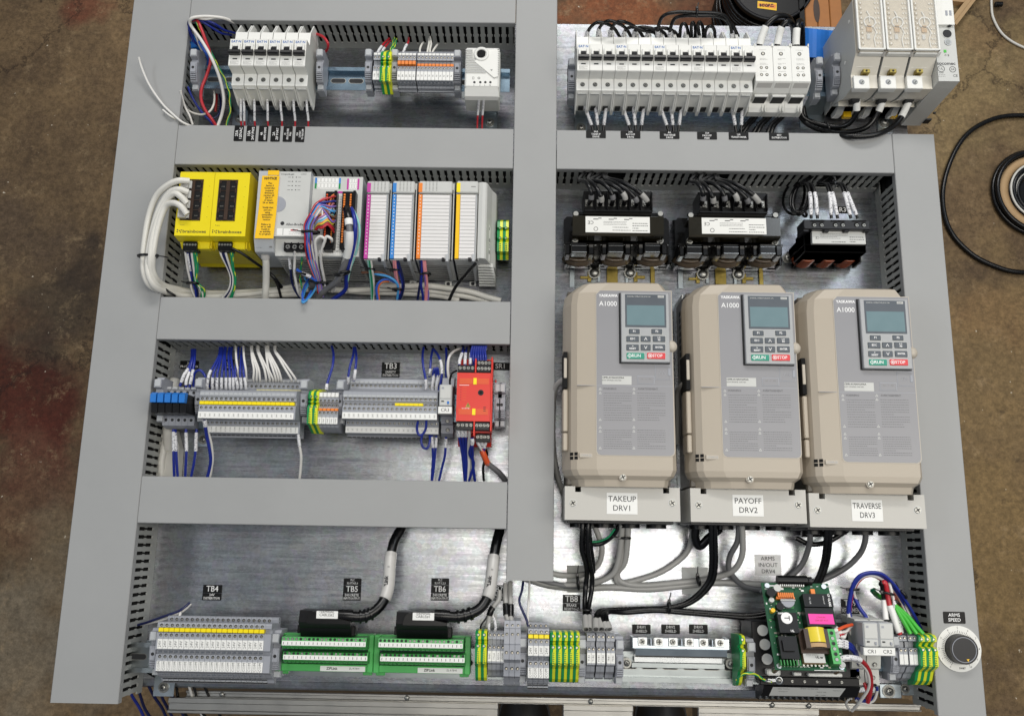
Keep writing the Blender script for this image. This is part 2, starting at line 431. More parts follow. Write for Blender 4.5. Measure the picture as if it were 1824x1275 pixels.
    def tube(s, path, r, m=None, n=8, closed=False):
        pts = [Vector(p) for p in path]; N = len(pts)
        if N < 2: return s
        up = Vector((0, 0, 1)); vs = []
        prev = None
        for i, p in enumerate(pts):
            a = pts[(i - 1) % N] if (closed or i > 0) else p
            b = pts[(i + 1) % N] if (closed or i < N - 1) else p
            t = (b - a)
            if t.length < 1e-6: t = Vector((1, 0, 0))
            t.normalize()
            if prev is None:
                ref = up if abs(t.z) < 0.9 else Vector((1, 0, 0))
                nrm = t.cross(ref).normalized()
            else:
                nrm = prev - t * prev.dot(t)
                nrm = nrm.normalized() if nrm.length > 1e-6 else t.orthogonal().normalized()
            prev = nrm; bi = t.cross(nrm)
            rr = r[i] if isinstance(r, (list, tuple)) else r
            for k in range(n):
                an = 2 * math.pi * k / n
                q = p + nrm * (rr * math.cos(an)) + bi * (rr * math.sin(an))
                vs.append((q.x, q.y, q.z))
        fs = []
        for i in range(N - 1 + (1 if closed else 0)):
            a = i * n; b = ((i + 1) % N) * n
            fs += [(a + k, a + (k + 1) % n, b + (k + 1) % n, b + k) for k in range(n)]
        s.add(vs, fs, m, True)
        if not closed:
            s.add(vs, [tuple(range(n - 1, -1, -1)), tuple(range((N - 1) * n, N * n))], m)
        return s
    def move(s, dx=0, dy=0, dz=0, i0=0):
        s.v[i0:] = [(x + dx, y + dy, z + dz) for (x, y, z) in s.v[i0:]]; return s
    def xf(s, M, i0=0):
        s.v[i0:] = [tuple(M @ Vector(p)) for p in s.v[i0:]]; return s
    def mesh(s, name, origin=(0, 0, 0)):
        me = bpy.data.meshes.new(name)
        me.from_pydata([((x - origin[0]) * S, (y - origin[1]) * S, (z - origin[2]) * S) for (x, y, z) in s.v], [], s.f)
        for m in s.ms: me.materials.append(MATS[m])
        me.polygons.foreach_set('material_index', s.fm)
        me.polygons.foreach_set('use_smooth', s.sm)
        me.update()
        return me
    def build(s, name, parent=None, origin=None):
        if origin is None:
            origin = ORG.get(parent.name, (0, 0, 0)) if parent is not None else (0, 0, 0)
        o = bpy.data.objects.new(name, s.mesh(name, origin))
        COL.objects.link(o)
        ORG[o.name] = origin
        if parent is not None: o.parent = parent
        return o
ORG = {}
def tag(o, label, cat, group=None, kind=None):
    if label: o['label'] = label
    if cat: o['category'] = cat
    if group: o['group'] = group
    if kind: o['kind'] = kind
    return o
def thing(name, label, cat, x=0, y=0, z=0, rz=0, group=None, world_parts=True):
    o = bpy.data.objects.new(name, None); COL.objects.link(o)
    o.location = (x * S, y * S, z * S); o.rotation_euler = (0, 0, rz)
    o.empty_display_size = 0.01
    tag(o, label, cat, group)
    ORG[o.name] = (x, y, z) if world_parts else (0, 0, 0)
    return o
def single(name, mb, label, cat, x=0, y=0, z=0, group=None, kind=None):
    """one top-level mesh whose geometry was written in panel coordinates"""
    o = bpy.data.objects.new(name, mb.mesh(name, (x, y, z))); COL.objects.link(o)
    o.location = (x * S, y * S, z * S)
    return tag(o, label, cat, group, kind)
def inst(me, name, parent=None, x=0, y=0, z=0, rz=0):
    o = bpy.data.objects.new(name, me); COL.objects.link(o)
    o.location = (x * S, y * S, z * S); o.rotation_euler = (0, 0, rz)
    if parent is not None: o.parent = parent
    return o
KIDS = {}
def copy_thing(root, x, y, z=None, rz=None, label=None, group=None):
    r = root.copy(); COL.objects.link(r)
    r.location = (x * S, y * S, (root.location.z if z is None else z * S))
    if rz is not None: r.rotation_euler = (0, 0, rz)
    if label: r['label'] = label
    if group: r['group'] = group
    ORG[r.name] = (0, 0, 0)
    def deep(src, dst):
        for c in list(src.children):
            d = c.copy(); COL.objects.link(d); d.parent = dst
            deep(c, d)
    deep(root, r)
    return r
TXT = {}
def text_mesh(s, size, m, align='CENTER', bold=0.0, sx=1.0, spacing=1.0):
    key = (s, size, m, align, bold, sx, spacing)
    if key in TXT: return TXT[key]
    c = bpy.data.curves.new('lettering', 'FONT')
    c.body = s; c.size = size * S; c.align_x = align; c.align_y = 'CENTER'; c.resolution_u = 1 if size < 5 else 3
    c.offset = bold * S; c.space_character = spacing
    o = bpy.data.objects.new('lettering', c)
    me = bpy.data.meshes.new_from_object(o)
    bpy.data.objects.remove(o); bpy.data.curves.remove(c)
    if sx != 1.0: me.transform(Matrix.Diagonal((sx, 1, 1, 1)))
    me.materials.clear(); me.materials.append(MATS[m])
    TXT[key] = me
    return me
def text(s, size, m, parent, x, y, z, rz=0.0, align='CENTER', name='lettering', bold=0.0, sx=1.0, rot=None, spacing=1.0):
    """local mm coordinates relative to the parent's origin"""
    o = bpy.data.objects.new(name, text_mesh(s, size, m, align, bold, sx, spacing)); COL.objects.link(o)
    ox, oy, oz = ORG.get(parent.name, (0, 0, 0))
    o.location = ((x - ox) * S, (y - oy) * S, (z - oz) * S)
    o.rotation_euler = rot if rot else (0, 0, rz)
    o.parent = parent
    return o
ORD = ['first', 'second', 'third', 'fourth', 'fifth', 'sixth', 'seventh', 'eighth', 'ninth', 'tenth', 'eleventh', 'twelfth', 'thirteenth', 'fourteenth',
       'fifteenth', 'sixteenth', 'seventeenth', 'eighteenth', 'nineteenth', 'twentieth', 'twenty-first', 'twenty-second', 'twenty-third', 'twenty-fourth']
def catmull(pts, seg=7):
    p = [Vector(q) for q in pts]
    if len(p) == 2: return [tuple(p[0].lerp(p[1], i / seg)) for i in range(seg + 1)]
    out = []
    q = [p[0] * 2 - p[1]] + p + [p[-1] * 2 - p[-2]]
    for i in range(1, len(q) - 2):
        for k in range(seg):
            t = k / seg
            a, b, c, d = q[i - 1], q[i], q[i + 1], q[i + 2]
            r = 0.5 * ((2 * b) + (c - a) * t + (2 * a - 5 * b + 4 * c - d) * t * t + (3 * b - a - 3 * c + d) * t ** 3)
            out.append(tuple(r))
    out.append(tuple(p[-1]))
    return out
def wire(pts, r, m, label, name='wire', cat='wire', sleeves=(), seg=6, n=7, group=None, world=False, stripe=None, tip=None):
    """pts: (photo x, photo y, height) or, with world, mm; sleeves: (from, to, material) as fractions of the length"""
    w = pts if world else [P3(*q) for q in pts]
    path = catmull(w, seg)
    o0 = path[0]
    if not sleeves and not stripe:
        return single(name, MB().tube(path, r, m, n), label, cat, *o0, group=group)
    root = thing(name, label, cat, *o0, group=group)
    MB().tube(path, r, m, n).build('insulation', root)
    N = len(path) - 1
    for (a, b, sm) in sleeves:
        i0 = int(round(a * N)); i1 = max(i0 + 1, int(round(b * N)))
        MB().tube(path[i0:i1 + 1], r * 1.28, sm, n).build('marker_sleeve' if sm == 'marker' else 'ferrule', root)
    if stripe:
        v = []; f = []
        b = MB()
        off = []
        for i, p in enumerate(path):
            a = i * 0.8
            q = Vector(path[min(i + 1, N)]) - Vector(path[max(i - 1, 0)])
            side = Vector((-q.y, q.x, 0)); side = side.normalized() if side.length > 0 else Vector((1, 0, 0))
            off.append(tuple(Vector(p) + side * (r * .55 * math.cos(a)) + Vector((0, 0, r * .55))))
        b.tube(off, r * .55, stripe, 5).build('stripe', root)
    return root
# ================================================================ the setting: floor, bench, mounting plate, wire ducts
fl = MB('concrete'); fl.flat(-4000, 4000, -4000, 6000, -750)
_f = fl.build('floor'); _f['kind'] = 'structure'

DT = 70.0                                   # height of the duct covers above the plate
X0, X1, X2, X3, X4, X5 = -550.4, -469.7, -14.4, 42.8, 493.3, 549.7
Y = {1: 702.6, 2: 544.1, 3: 486.7, 4: 302.4, 5: 245.8, 6: 71.4, 7: 14.3, 8: 543.2, 9: 486.8, 10: -46.5}
YT = 800.0
YB = P(100, 1251, 70)[1]

# mounting plate with a folded lower lip
pl = thing('mounting_plate', 'large galvanised steel mounting plate that carries all the ducts and devices', 'steel plate', 0, 0, -3)
b = MB('galvanised')
xl, xr = -520.0, P(1617, 235, 0)[0]
yt = P(1200, 45, 0)[1]; yb = P(900, 1221, 0)[1]
b.box(xl, xr, yb, yt, -3, 0, b=0.6)
b.build('sheet', pl)
b = MB('galvanised')
prof = [(yb, 0), (yb - 4, -0.8), (yb - 8, -3), (yb - 10.5, -7), (yb - 11, -16), (yb - 8.6, -16), (yb - 8.2, -8), (yb - 6, -5), (yb - 3, -3.4), (yb, -3)]
b.prism(prof, xl + 20, P(1500, 1215, 0)[0], 'x'); b.build('folded_lip', pl)

# bench rails under the plate
for k, (qa, qb, ya_px, h, lab) in enumerate(((330, 1640, 1238, 10, 'slotted aluminium bench rail directly under the lower edge of the plate'),
        (300, 888, 1251, 20, 'outer aluminium bench rail before the two shoes'), (1003, 1128, 1251, 20, 'short outer aluminium bench rail between the two shoes'), (1243, 1458, 1251, 20, 'outer aluminium bench rail beyond the perforated shoe'))):
    ya = P(900, ya_px, -16)[1]; xa, xb = P(qa, 1240, -16)[0], P(qb, 1240, -16)[0]
    t = thing('bench_rail', lab, 'metal rail', xa, ya, -60)
    b = MB('aluminium')
    b.box(xa, xb, ya - h, ya - 1, -56, -18, b=1.2)
    b.box(xa, xb, ya - h * .35 - 1, ya - 1, -18, -15.5, b=.8)
    b.box(xa, xb, ya - h, ya - h * .8, -18, -15.5, b=.8)
    b.build('extrusion', t)
    if k == 0:
        for px in (395, 725, 1052, 1375, 1440):
            x, _ = P(px, 1240, -16)
            b = MB('screw_metal'); b.dome((x, ya - 5, -15.5), 3.2, 2.0).build('screw', t)

# ---- ducts
def finger_mesh():
    b = MB('finger_white')
    pts = [(-3.0, 14), (3.0, 14), (2.8, 33), (3.9, 34.5), (3.9, 37), (2.8, 38.5), (2.8, 66), (-2.8, 66), (-2.8, 38.5), (-3.9, 37), (-3.9, 34.5), (-2.8, 33)]
    b.prism(pts, -0.9, 0.9, 'y')
    return b.mesh('duct_finger')
FM = finger_mesh()
FM.materials.clear(); FM.materials.append(MATS['duct_wall'])
def fingers(root, ax, fixed, a0, a1, skip=(), pitch=10.0):
    ox, oy, oz = ORG[root.name]
    n = int((a1 - a0) / pitch)
    for i in range(n):
        a = a0 + (i + .5) * pitch
        if any(s0 <= a <= s1 for (s0, s1) in skip): continue
        if ax == 'x': inst(FM, 'finger', root, a - ox, fixed - oy, -oz)
        else: inst(FM, 'finger', root, fixed - ox, a - oy, -oz, math.pi / 2)
def rear_fingers(root, ax, fixed, a0, a1, pitch=10.0):
    b = MB('duct_wall')
    n = int((a1 - a0) / pitch)
    for i in range(n):
        a = a0 + (i + .5) * pitch
        if ax == 'x': b.box(a - 3, a + 3, fixed - .9, fixed + .9, 14, 62)
        else: b.box(fixed - .9, fixed + .9, a - 3, a + 3, 14, 62)
    o = b.build('rear_fingers', root); o['kind'] = 'stuff'
BN = [0]
def bundle(x0, x1, y0, y1, ax):
    # black cables added behind the fingers, coloured extra dark so the slots read black
    rr = random.Random(BN[0]); b = MB('wire_black'); BN[0] += 1
    lo, hi = (y0, y1) if ax == 'x' else (x0, x1)
    for edge, d in ((lo, 1), (hi, -1)):
        for k in range(6):
            z = 7 + k * 10.4; off = edge + d * (9.5 + rr.uniform(-.6, 1.2))
            a0, a1 = (x0, x1) if ax == 'x' else (y0, y1)
            path = [((a, off + d * rr.uniform(-.3, 1), z + rr.uniform(-1, 1)) if ax == 'x' else (off + d * rr.uniform(-.3, 1), a, z + rr.uniform(-1, 1))) for a in [a0 + (a1 - a0) * i / 8 for i in range(9)]]
            b.tube(path, 5.6, 'deep_black', 6)
    single('wire_bundle', b, 'black wires packed inside the wire ducts', 'wires', x0, y0, 2, kind='stuff')
def duct_h(label, x0, x1, y0, y1, skip=(), y_open=False):
    t = thing('wire_duct', label, 'wire duct', x0, y0, 0)
    g = 0.8
    b = MB('duct_wall')
    b.box(x0 + 2, x1 - 2, y0 + 1.6, y1 - 1.6, 0.2, 2)
    b.box(x0 + 2, x1 - 2, y0 + 1.5, y0 + 3.3, 0.2, 14.5); b.box(x0 + 2, x1 - 2, y1 - 3.3, y1 - 1.5, 0.2, 14.5)
    b.build('base_tray', t)
    bundle(x0 + 4, x1 - 4, y0, y1, 'x')
    fingers(t, 'x', y0 + 2.4, x0 + 3, x1 - 2, skip)
    rear_fingers(t, 'x', y1 - 2.4, x0 + 3, x1 - 2)
    c = MB('duct_grey')
    prof = [(y0, 60.5), (y0, 69.2), (y0 + .8, 70), (y1 - .8, 70), (y1, 69.2), (y1, 60.5), (y1 - 1.3, 60.5), (y1 - 1.3, 68.2), (y0 + 1.3, 68.2), (y0 + 1.3, 60.5)]
    c.prism(prof, x0 + g, x1 - g, 'x'); c.build('cover', t)
    return t
def duct_v(label, x0, x1, y0, y1, side, skip=(), rng=None):
    t = thing('wire_duct', label, 'wire duct', x0, y0, 0)
    b = MB('duct_wall')
    b.box(x0 + 1.6, x1 - 1.6, y0 + 2, y1 - 2, 0.2, 2)
    b.box(x0 + 1.5, x0 + 3.3, y0 + 2, y1 - 2, 0.2, 14.5); b.box(x1 - 3.3, x1 - 1.5, y0 + 2, y1 - 2, 0.2, 14.5)
    b.build('base_tray', t)
    bundle(x0, x1, y0 + 6, y1 - 4, 'y')
    vis, hid = (x1 - 2.4, x0 + 2.4) if side > 0 else (x0 + 2.4, x1 - 2.4)
    if rng is None: rng = (y0 + 3, y1 - 3)
    fingers(t, 'y', vis, rng[0], rng[1], skip)
    rear_fingers(t, 'y', hid, y0 + 3, y1 - 3)
    c = MB('duct_grey')
    prof = [(x0, 60.5), (x0, 69.2), (x0 + .8, 70), (x1 - .8, 70), (x1, 69.2), (x1, 60.5), (x1 - 1.3, 60.5), (x1 - 1.3, 68.2), (x0 + 1.3, 68.2), (x0 + 1.3, 60.5)]
    c.prism(prof, y0, y1, 'y'); c.build('cover', t)
    return t
hskip = [(Y[3] + 0, Y[2] - 0), (Y[5], Y[4]), (Y[7], Y[6]), (Y[1], 900)]
D_L = duct_v('wide grey wire duct standing along the outer edge beside the yellow switches', X0, X1, YB, YT, 1, hskip, (YB + 3, 700))
D_C = duct_v('grey wire duct running down the middle of the plate between the two device fields', X2, X3, Y[10], YT, 1)
D_R = duct_v('grey wire duct along the outer edge with the round speed dial on its cover', X4, X5, P(1700, 1275, 70)[1], Y[8], -1, [(Y[9], Y[8])], (-190, Y[9]))
D_0 = duct_h('uppermost horizontal grey wire duct above the six small breakers', X1, X2, Y[1], Y[1] + 57)
D_1 = duct_h('horizontal grey wire duct between the six small breakers and the yellow switches', X1, X2, Y[3], Y[2])
D_2 = duct_h('horizontal grey wire duct between the yellow switches and the red safety relay', X1, X2, Y[5], Y[4])
D_3 = duct_h('horizontal grey wire duct between the red safety relay and the green modules', X1, X2, Y[7], Y[6])
gx = [(P(a, 320, 35)[0], P(c, 320, 35)[0]) for a, c in ((1079, 1108), (1270, 1297), (1456, 1484))]
D_4 = duct_h('horizontal grey wire duct under the long breaker row above the three reactors', X3, X4, Y[9], Y[8], gx)
# ================================================================ shared builders for the devices
def YP(px, py, z): return P(px, py, z)[1]
def XP(px, py, z): return P(px, py, z)[0]
def prect(px0, px1, py0, py1, z):
    ym = (py0 + py1) / 2; xm = (px0 + px1) / 2
    return P(px0, ym, z)[0], P(px1, ym, z)[0], P(xm, py1, z)[1], P(xm, py0, z)[1]
def pbox(b, px0, px1, py0, py1, z0, z1, m=None, bev=0.4):
    """a box whose upper face (height z1) covers that region of the photograph"""
    x0, x1, y0, y1 = prect(px0, px1, py0, py1, z1)
    return b.box(x0, x1, y0, y1, z0, z1, m, bev)
def screw(b, x, y, z, r=2.6, m='screw_metal', slot='hole_dark', h=1.1, cross=False, rz=0.3):
    b.cyl((x, y, z - .3), r, h, 'z', m, 14, r * .86)
    zt = z - .3 + h + .06
    for k in range(2 if cross else 1):
        a = rz + k * math.pi / 2; c, s_ = math.cos(a), math.sin(a); l, w = r * .72, r * .16
        b.add([(x + c * l - s_ * w, y + s_ * l + c * w, zt), (x - c * l - s_ * w, y - s_ * l + c * w, zt), (x - c * l + s_ * w, y - s_ * l - c * w, zt), (x + c * l + s_ * w, y + s_ * l - c * w, zt)], [(0, 1, 2, 3)], slot)
def hexbolt(b, x, y, z, r=6.0, washer=True):
    if washer: b.cyl((x, y, z), r * 1.45, 1.2, 'z', 'screw_metal', 22)
    b.cyl((x, y, z + 1.2), r * .98, 2.2, 'z', 'screw_metal', 18)
    b.dome((x, y, z + 3.4), r * .9, 1.8, 'screw_metal', 16)
    for a in (0.4, 0.4 + math.pi / 2):
        c, s_ = math.cos(a), math.sin(a); l, w = r * .42, r * .12
        b.add([(x + c * l - s_ * w, y + s_ * l + c * w, z + 5.25), (x - c * l - s_ * w, y - s_ * l + c * w, z + 5.25), (x - c * l + s_ * w, y - s_ * l - c * w, z + 5.25), (x + c * l + s_ * w, y + s_ * l - c * w, z + 5.25)], [(0, 1, 2, 3)], 'hole_dark')
def print_lines(b, x0, x1, y0, y1, z, n, m='ink_soft', h=0.45, seed=0, word=2.2):
    """rows of small dashes of print, flat on a surface at z; y1 is the top"""
    rr = random.Random(seed)
    for i in range(n):
        y = y1 - (i + .5) * (y1 - y0) / n
        x = x0; end = x1 if rr.random() < .75 else x0 + (x1 - x0) * rr.uniform(.4, .9)
        while x < end:
            w = rr.uniform(.5, 1.5) * word
            e = min(x + w, end)
            if e - x > .3: b.flat(x, e, y - h / 2, y + h / 2, z, m)
            x = e + word * .35
def din_rail(label, x0, x1, yc, z=40.0, m='zinc_blue'):
    t = thing('mounting_rail', label, 'mounting rail', x0, yc, z)
    b = MB(m)
    prof = [(-17.5, z + 6.5), (-17.5, z + 7.5), (-12, z + 7.5), (-12, z + 1), (12, z + 1), (12, z + 7.5), (17.5, z + 7.5), (17.5, z + 6.5), (13, z + 6.5), (13, z), (-13, z), (-13, z + 6.5)]
    b.prism([(yc + a, c) for a, c in prof], x0, x1, 'x'); b.build('profile', t)
    n = int((x1 - x0 - 8) / 25)
    sm = MB()
    def slot(w, h, zz, m):
        pts = [(math.cos(a) * h + (w if abs(a) <= math.pi / 2 else -w), math.sin(a) * h) for a in [(-math.pi / 2 + math.pi * i / 8) for i in range(9)]]
        pts += [(-p[0], -p[1]) for p in pts]
        sm.add([(p[0], p[1], zz) for p in pts], [tuple(range(len(pts)))], m)
    slot(7, 3.9, .06, 'screw_metal'); slot(6.6, 3.2, .12, 'hole_dark')
    me = sm.mesh('slot')
    for i in range(n): inst(me, 'slot', t, 14 + i * 25, 0, 1.05)
    return t
def standoff(label, x, yc, z=40.0, w=24, reach=-34, foot=18):
    """angled zinc bracket that lifts a rail, with its bolt"""
    t = thing('rail_bracket', label, 'bracket', x, yc, 0)
    b = MB('zinc')
    b.box(x - w / 2, x + w / 2, yc - 17, yc + 17, z - 2.2, z - .2, b=.4)
    b.prism([(yc - 17, z - 2.2), (yc - 17, z - .2), (yc + reach * .8, 2.2), (yc + reach, 2.2), (yc + reach, .2), (yc + reach * .8 - 2, .2)], x - w / 2, x + w / 2, 'x')
    b.box(x - w / 2, x + w / 2, yc + reach - foot, yc + reach, .2, 2.2, b=.4)
    b.box(x - w / 2, x + w / 2, yc + 17, yc + 19, .2, z - 2.4)
    b.build('bent_plate', t)
    b = MB(); hexbolt(b, x, yc + reach - foot / 2, 2.2, 4.6); b.build('bolt', t)
    return t

# ---- end clamp
_ec = MB('mid_grey')
_ec.prism([(-25, 43), (-25, 60), (-17, 61), (-16, 68), (-5, 74), (10, 75), (10, 71), (15, 71), (16, 79), (26, 79), (27, 72), (30, 70), (30, 43)], 0, 9.2, 'x')
_ec.box(1.0, 8.4, -24.6, -17.6, 58, 63.5, 'pale_grey', .5)
_ec.box(1.0, 8.4, 17, 26.5, 78, 80.2, 'pale_grey', .5)
for k in range(4): _ec.box(1.0, 8.4, -14.5 + k * 2.4, -13.2 + k * 2.4, 69 + k, 73 + k * .8, 'mid_grey', .2)
_ec.box(1.2, 8.0, -6, 8.5, 74, 76.4, 'mid_grey', .5)
_ec.cyl((4.6, 1, 76.4), 2.0, .2, 'z', 'hole_dark', 10)
EC_M = _ec.mesh('end_clamp')
def end_clamp(px, py, yc, label, dz=0.0, z=76.0):
    x = P(px, py, z)[0]
    o = inst(EC_M, 'end_clamp', None, x - 4.6, yc, dz)
    return tag(o, label, 'end clamp', 'grey end clamps on the mounting rails')

# ---- black engraved label plates
def plate(px, py, w, h, lines, label, z=0.0, rz=0.0, bg='label_black', fg='ink_white', name='label_plate', cat='label', sizes=None, thick=.5, bold=0.05, lift=0.0, sx=1.0, pitch=None):
    x, y = P(px, py, z)
    t = thing(name, label, cat, x, y, z + lift, rz, world_parts=False)
    b = MB(bg); r = min(w, h) * .08
    pts = []
    for (cx, cy, a0) in ((w / 2 - r, h / 2 - r, 0), (-w / 2 + r, h / 2 - r, 90), (-w / 2 + r, -h / 2 + r, 180), (w / 2 - r, -h / 2 + r, 270)):
        for k in range(4):
            a = math.radians(a0 + 30 * k); pts.append((cx + r * math.cos(a), cy + r * math.sin(a)))
    b.prism(pts, .05, thick, 'z'); b.build('backing', t)
    n = len(lines)
    sizes = sizes or [h / (n + .25) * .98] * n
    tot = sum(sizes); yy = tot / 2
    for s, sz in zip(lines, sizes):
        yy -= sz / 2
        text(s, sz * .98, fg, t, 0, yy, thick + .04, bold=bold, sx=sx)
        yy -= sz / 2
    return t

# ================================================================ circuit breakers
PW = 16.8
def _breaker_meshes():
    d = {}
    b = MB('white')
    body = [(-44, 46), (-44, 60), (-40.5, 86), (-38, 92), (-21.6, 92), (-21.2, 94), (-19.8, 109), (-18.8, 110), (19, 110), (20, 109), (21, 94), (41, 92), (43, 86), (46, 60), (46, 46)]
    b.prism(body, .25, PW - .25, 'x', mc='breaker_side')
    for (xa, xb) in ((.25, 1.7), (PW - 1.7, PW - .25)):
        b.prism([(-38, 91.6), (-51, 62), (-51.5, 50), (-44, 47), (-43.8, 60)], xa, xb, 'x')
        b.prism([(41, 91.6), (60, 78), (62, 64), (50, 50), (46, 50)], xa, xb, 'x')
    b.box(2.6, PW - 2.6, -41.4, -39.6, 86.2, 88.6, 'light_grey', .2)
    b.box(1.6, PW - 1.6, 2.5, 9.5, 109.6, 110.7, 'white', .3)
    b.box(1.9, 4.4, 2.4, 11, 110.4, 113.5, 'white', .4); b.box(PW - 4.4, PW - 1.9, 2.4, 11, 110.4, 113.5, 'white', .4)
    b.box(5.4, PW - 5.4, -10.6, -8.8, 109.9, 110.12, 'ink')
    b.cyl((PW * .5, -29.6, 91.9), 3.7, .25, 'z', 'breaker_side', 16)
    b.cyl((PW * .5, 26.6, 91.9), 3.7, .25, 'z', 'breaker_side', 16)
    # tapered well in front of the clamp
    b.add([(4, -44.2, 48), (PW - 4, -44.2, 48), (PW - 4, -43.9, 62), (4, -43.9, 62)], [(0, 1, 2, 3)], 'breaker_side')
    b.box(5, PW - 5, -45.6, -43.8, 50, 61, 'hole_dark', .3)
    d['body'] = b.mesh('pole_body')
    b = MB('dark_plastic')
    b.prism([(-5, 110.2), (-5, 115.5), (-3.5, 117.5), (0, 117), (2.5, 113), (2.5, 110.2)], 1.3, PW - 1.3, 'x')
    b.prism([(2.4, 110.8), (2.4, 114.5), (6, 113.2), (8.6, 111), (8.6, 110.8)], 5.2, PW - 5.2, 'x')
    d['toggle'] = b.mesh('toggle')
    b = MB('hole_dark')
    b.cyl((0, 0, .2), 2.9, .15, 'z', 'hole_dark', 14); screw(b, 0, .1, .35, 2.3, rz=.9, h=.5)
    d['screw'] = b.mesh('terminal_screw')
    b = MB(); print_lines(b, 2.4, PW - 3, -18, -12.4, 110.12, 5, 'ink_soft', .35, 3, 1.2)
    d['print'] = b.mesh('print')
    return d
BRK = _breaker_meshes()
def breaker(x, yc, poles, label, group, logo=True, dz=0.0):
    t = thing(['circuit_breaker', 'two_pole_breaker', 'three_pole_breaker'][poles - 1], label, 'circuit breaker', x, yc, dz, 0, group, world_parts=False)
    for k in range(poles):
        po = inst(BRK['body'], 'pole_body', t, k * PW, 0, 0)
        inst(BRK['toggle'], 'toggle', po)
        inst(BRK['screw'], 'terminal_screw', po, PW / 2, -29.6, 92.0)
        inst(BRK['screw'], 'terminal_screw', po, PW / 2, 26.6, 92.0)
        if k == 0:
            if logo: text('EAT\u00b7N', 4.7, 'ink_blue', po, PW / 2, 15.6, 110.15, bold=.12)
            inst(BRK['print'], 'print', po)
    return t
YC1 = P(700, 137, 47)[1] - 4
XL1 = P(408, 95, 110)[0]
amps = ['25A', '10A', '4A', '2A', '1A', '15A']
use6 = ['120VAC', '24V PWS', 'ARMS DRIVE', 'ZIP PORT', 'ENCLOSURE FAN', '120VAC TO PAYOFF']
for k in range(6):
    breaker(XL1 + k * (PW + .35), YC1 + 1, 1, 'single pole white circuit breaker above the label %s %s' % (amps[k], use6[k]), 'single pole breakers on the upper rail')
YC1R = P(1060, 78, 110)[1] - 20
XR1 = P(1028, 100, 110)[0]
xk = XR1
for k, (pn, nm) in enumerate(((3, '30A TAKEUP DRIVE'), (3, '30A PAYOFF DRIVE'), (3, '8A TRAVERSE DRIVE'), (3, '15A PAYOFF FEED'), (2, '20A TRANSFORMER'))):
    breaker(xk, YC1R, pn, '%s pole white circuit breaker above the label %s' % (['', 'one', 'two', 'three'][pn], nm), 'multi pole breakers in the long row')
    xk += pn * PW

# ---- power distribution blocks
def dist_block(i, x):
    w = 24.6; yc = YC1R
    t = thing('distribution_block', ['distribution block with jumper marked L1-2, touching the long breaker row', 'distribution block with jumper marked L2-2, middle one of three', 'distribution block with jumper marked L3-2, beside the grey end clamp'][i], 'distribution block', x, yc, 0)
    b = MB('white')
    b.prism([(yc - 49, 46), (yc - 49, 58), (yc - 44, 62), (yc - 36, 66), (yc - 34.5, 84), (yc - 27.5, 98), (yc - 26, 100), (yc + 25, 100), (yc + 27, 98), (yc + 42, 60), (yc + 42, 46)], x + .3, x + w, 'x', mc='breaker_side')
    for xs in (x + .3, x + w - 1.6):
        b.box(xs, xs + 1.4, yc + 24, yc + 28.5, 90, 101.5, None, .2)
    b.box(x + 3.0, x + w - 3, yc - 38.6, yc - 35, 62, 82, None, .5)
    b.box(x + 4.2, x + w - 4.2, yc - 39.2, yc - 37, 63, 80, 'hole_dark', .2)
    b.box(x + w * .7, x + w * .7 + 1.2, yc - 50, yc - 40, 46, 64, None, .2); b.box(x + w * .86, x + w * .86 + 1.2, yc - 50, yc - 40, 46, 64, None, .2)
    b.build('housing', t)
    b = MB('side_translucent'); b.add([(x + 2, yc - 34.2, 84), (x + w - 3.5, yc - 34.2, 84), (x + w - 1.5, yc - 27.6, 98.4), (x + 3.5, yc - 27.6, 98.4)], [(0, 1, 2, 3)]); b.build('clear_window', t)
    b = MB('hole_dark')
    for (u, v, r) in ((w * .47, 14, 2.7), (w * .34, -6.5, 2.1), (w * .63, -6.5, 2.1), (w * .34, -16.8, 2.1), (w * .63, -16.8, 2.1)):
        b.cyl((x + u, yc + v, 100.0), r, .12, 'z', 'hole_dark', 14)
        b.cyl((x + u, yc + v, 100.1), r * .6, .12, 'z', 'terminal_metal', 10)
    b.build('screw_access', t)
    b = MB()
    for yy, n in ((19.5, 1), (6, 2), (-1, 2), (-12, 1)): print_lines(b, x + 7, x + w - 7, yc + yy - n * .8, yc + yy + n * .8, 100.1, n, 'ink_soft', .4, i, 1.5)
    b.build('print', t)
for i, px in enumerate((1344.5, 1376.5, 1409.5)): dist_block(i, P(px, 115, 100)[0])

# ================================================================ rails
din_rail('zinc rail on stand-offs carrying the six small breakers and the thermostat', P(330, 137, 47)[0], P(908, 137, 47)[0], YC1, 40)
din_rail('zinc rail behind the long row of white circuit breakers', P(1013, 150, 47)[0], P(1475, 140, 47)[0], YC1R, 40)
end_clamp(1456, 115, YC1R - 4, 'grey end clamp beside the third distribution block', 0, 70)
end_clamp(1018.5, 140, YC1R - 4, 'grey end clamp hidden partly by the first breaker of the long row', -10, 66)
standoff('zinc bracket with bolt under the white thermostat', P(872, 190, 20)[0], YC1, 40, 22, -30, 22)
standoff('zinc bracket with bolt behind the green earth wire', P(425, 205, 20)[0] - 4, YC1, 40, 22, -30, 20)
standoff('zinc bracket with bolt beneath the takeup breaker', P(1033, 208, 10)[0] + 2, YC1R, 40, 18, -38, 18)
end_clamp(346, 120, YC1 - 3, 'grey end clamp at the outer end of the upper rail behind loose wires', 0, 72)
end_clamp(569, 125, YC1 - 1, 'grey end clamp touching the breaker for the 120VAC payoff', 0, 74)

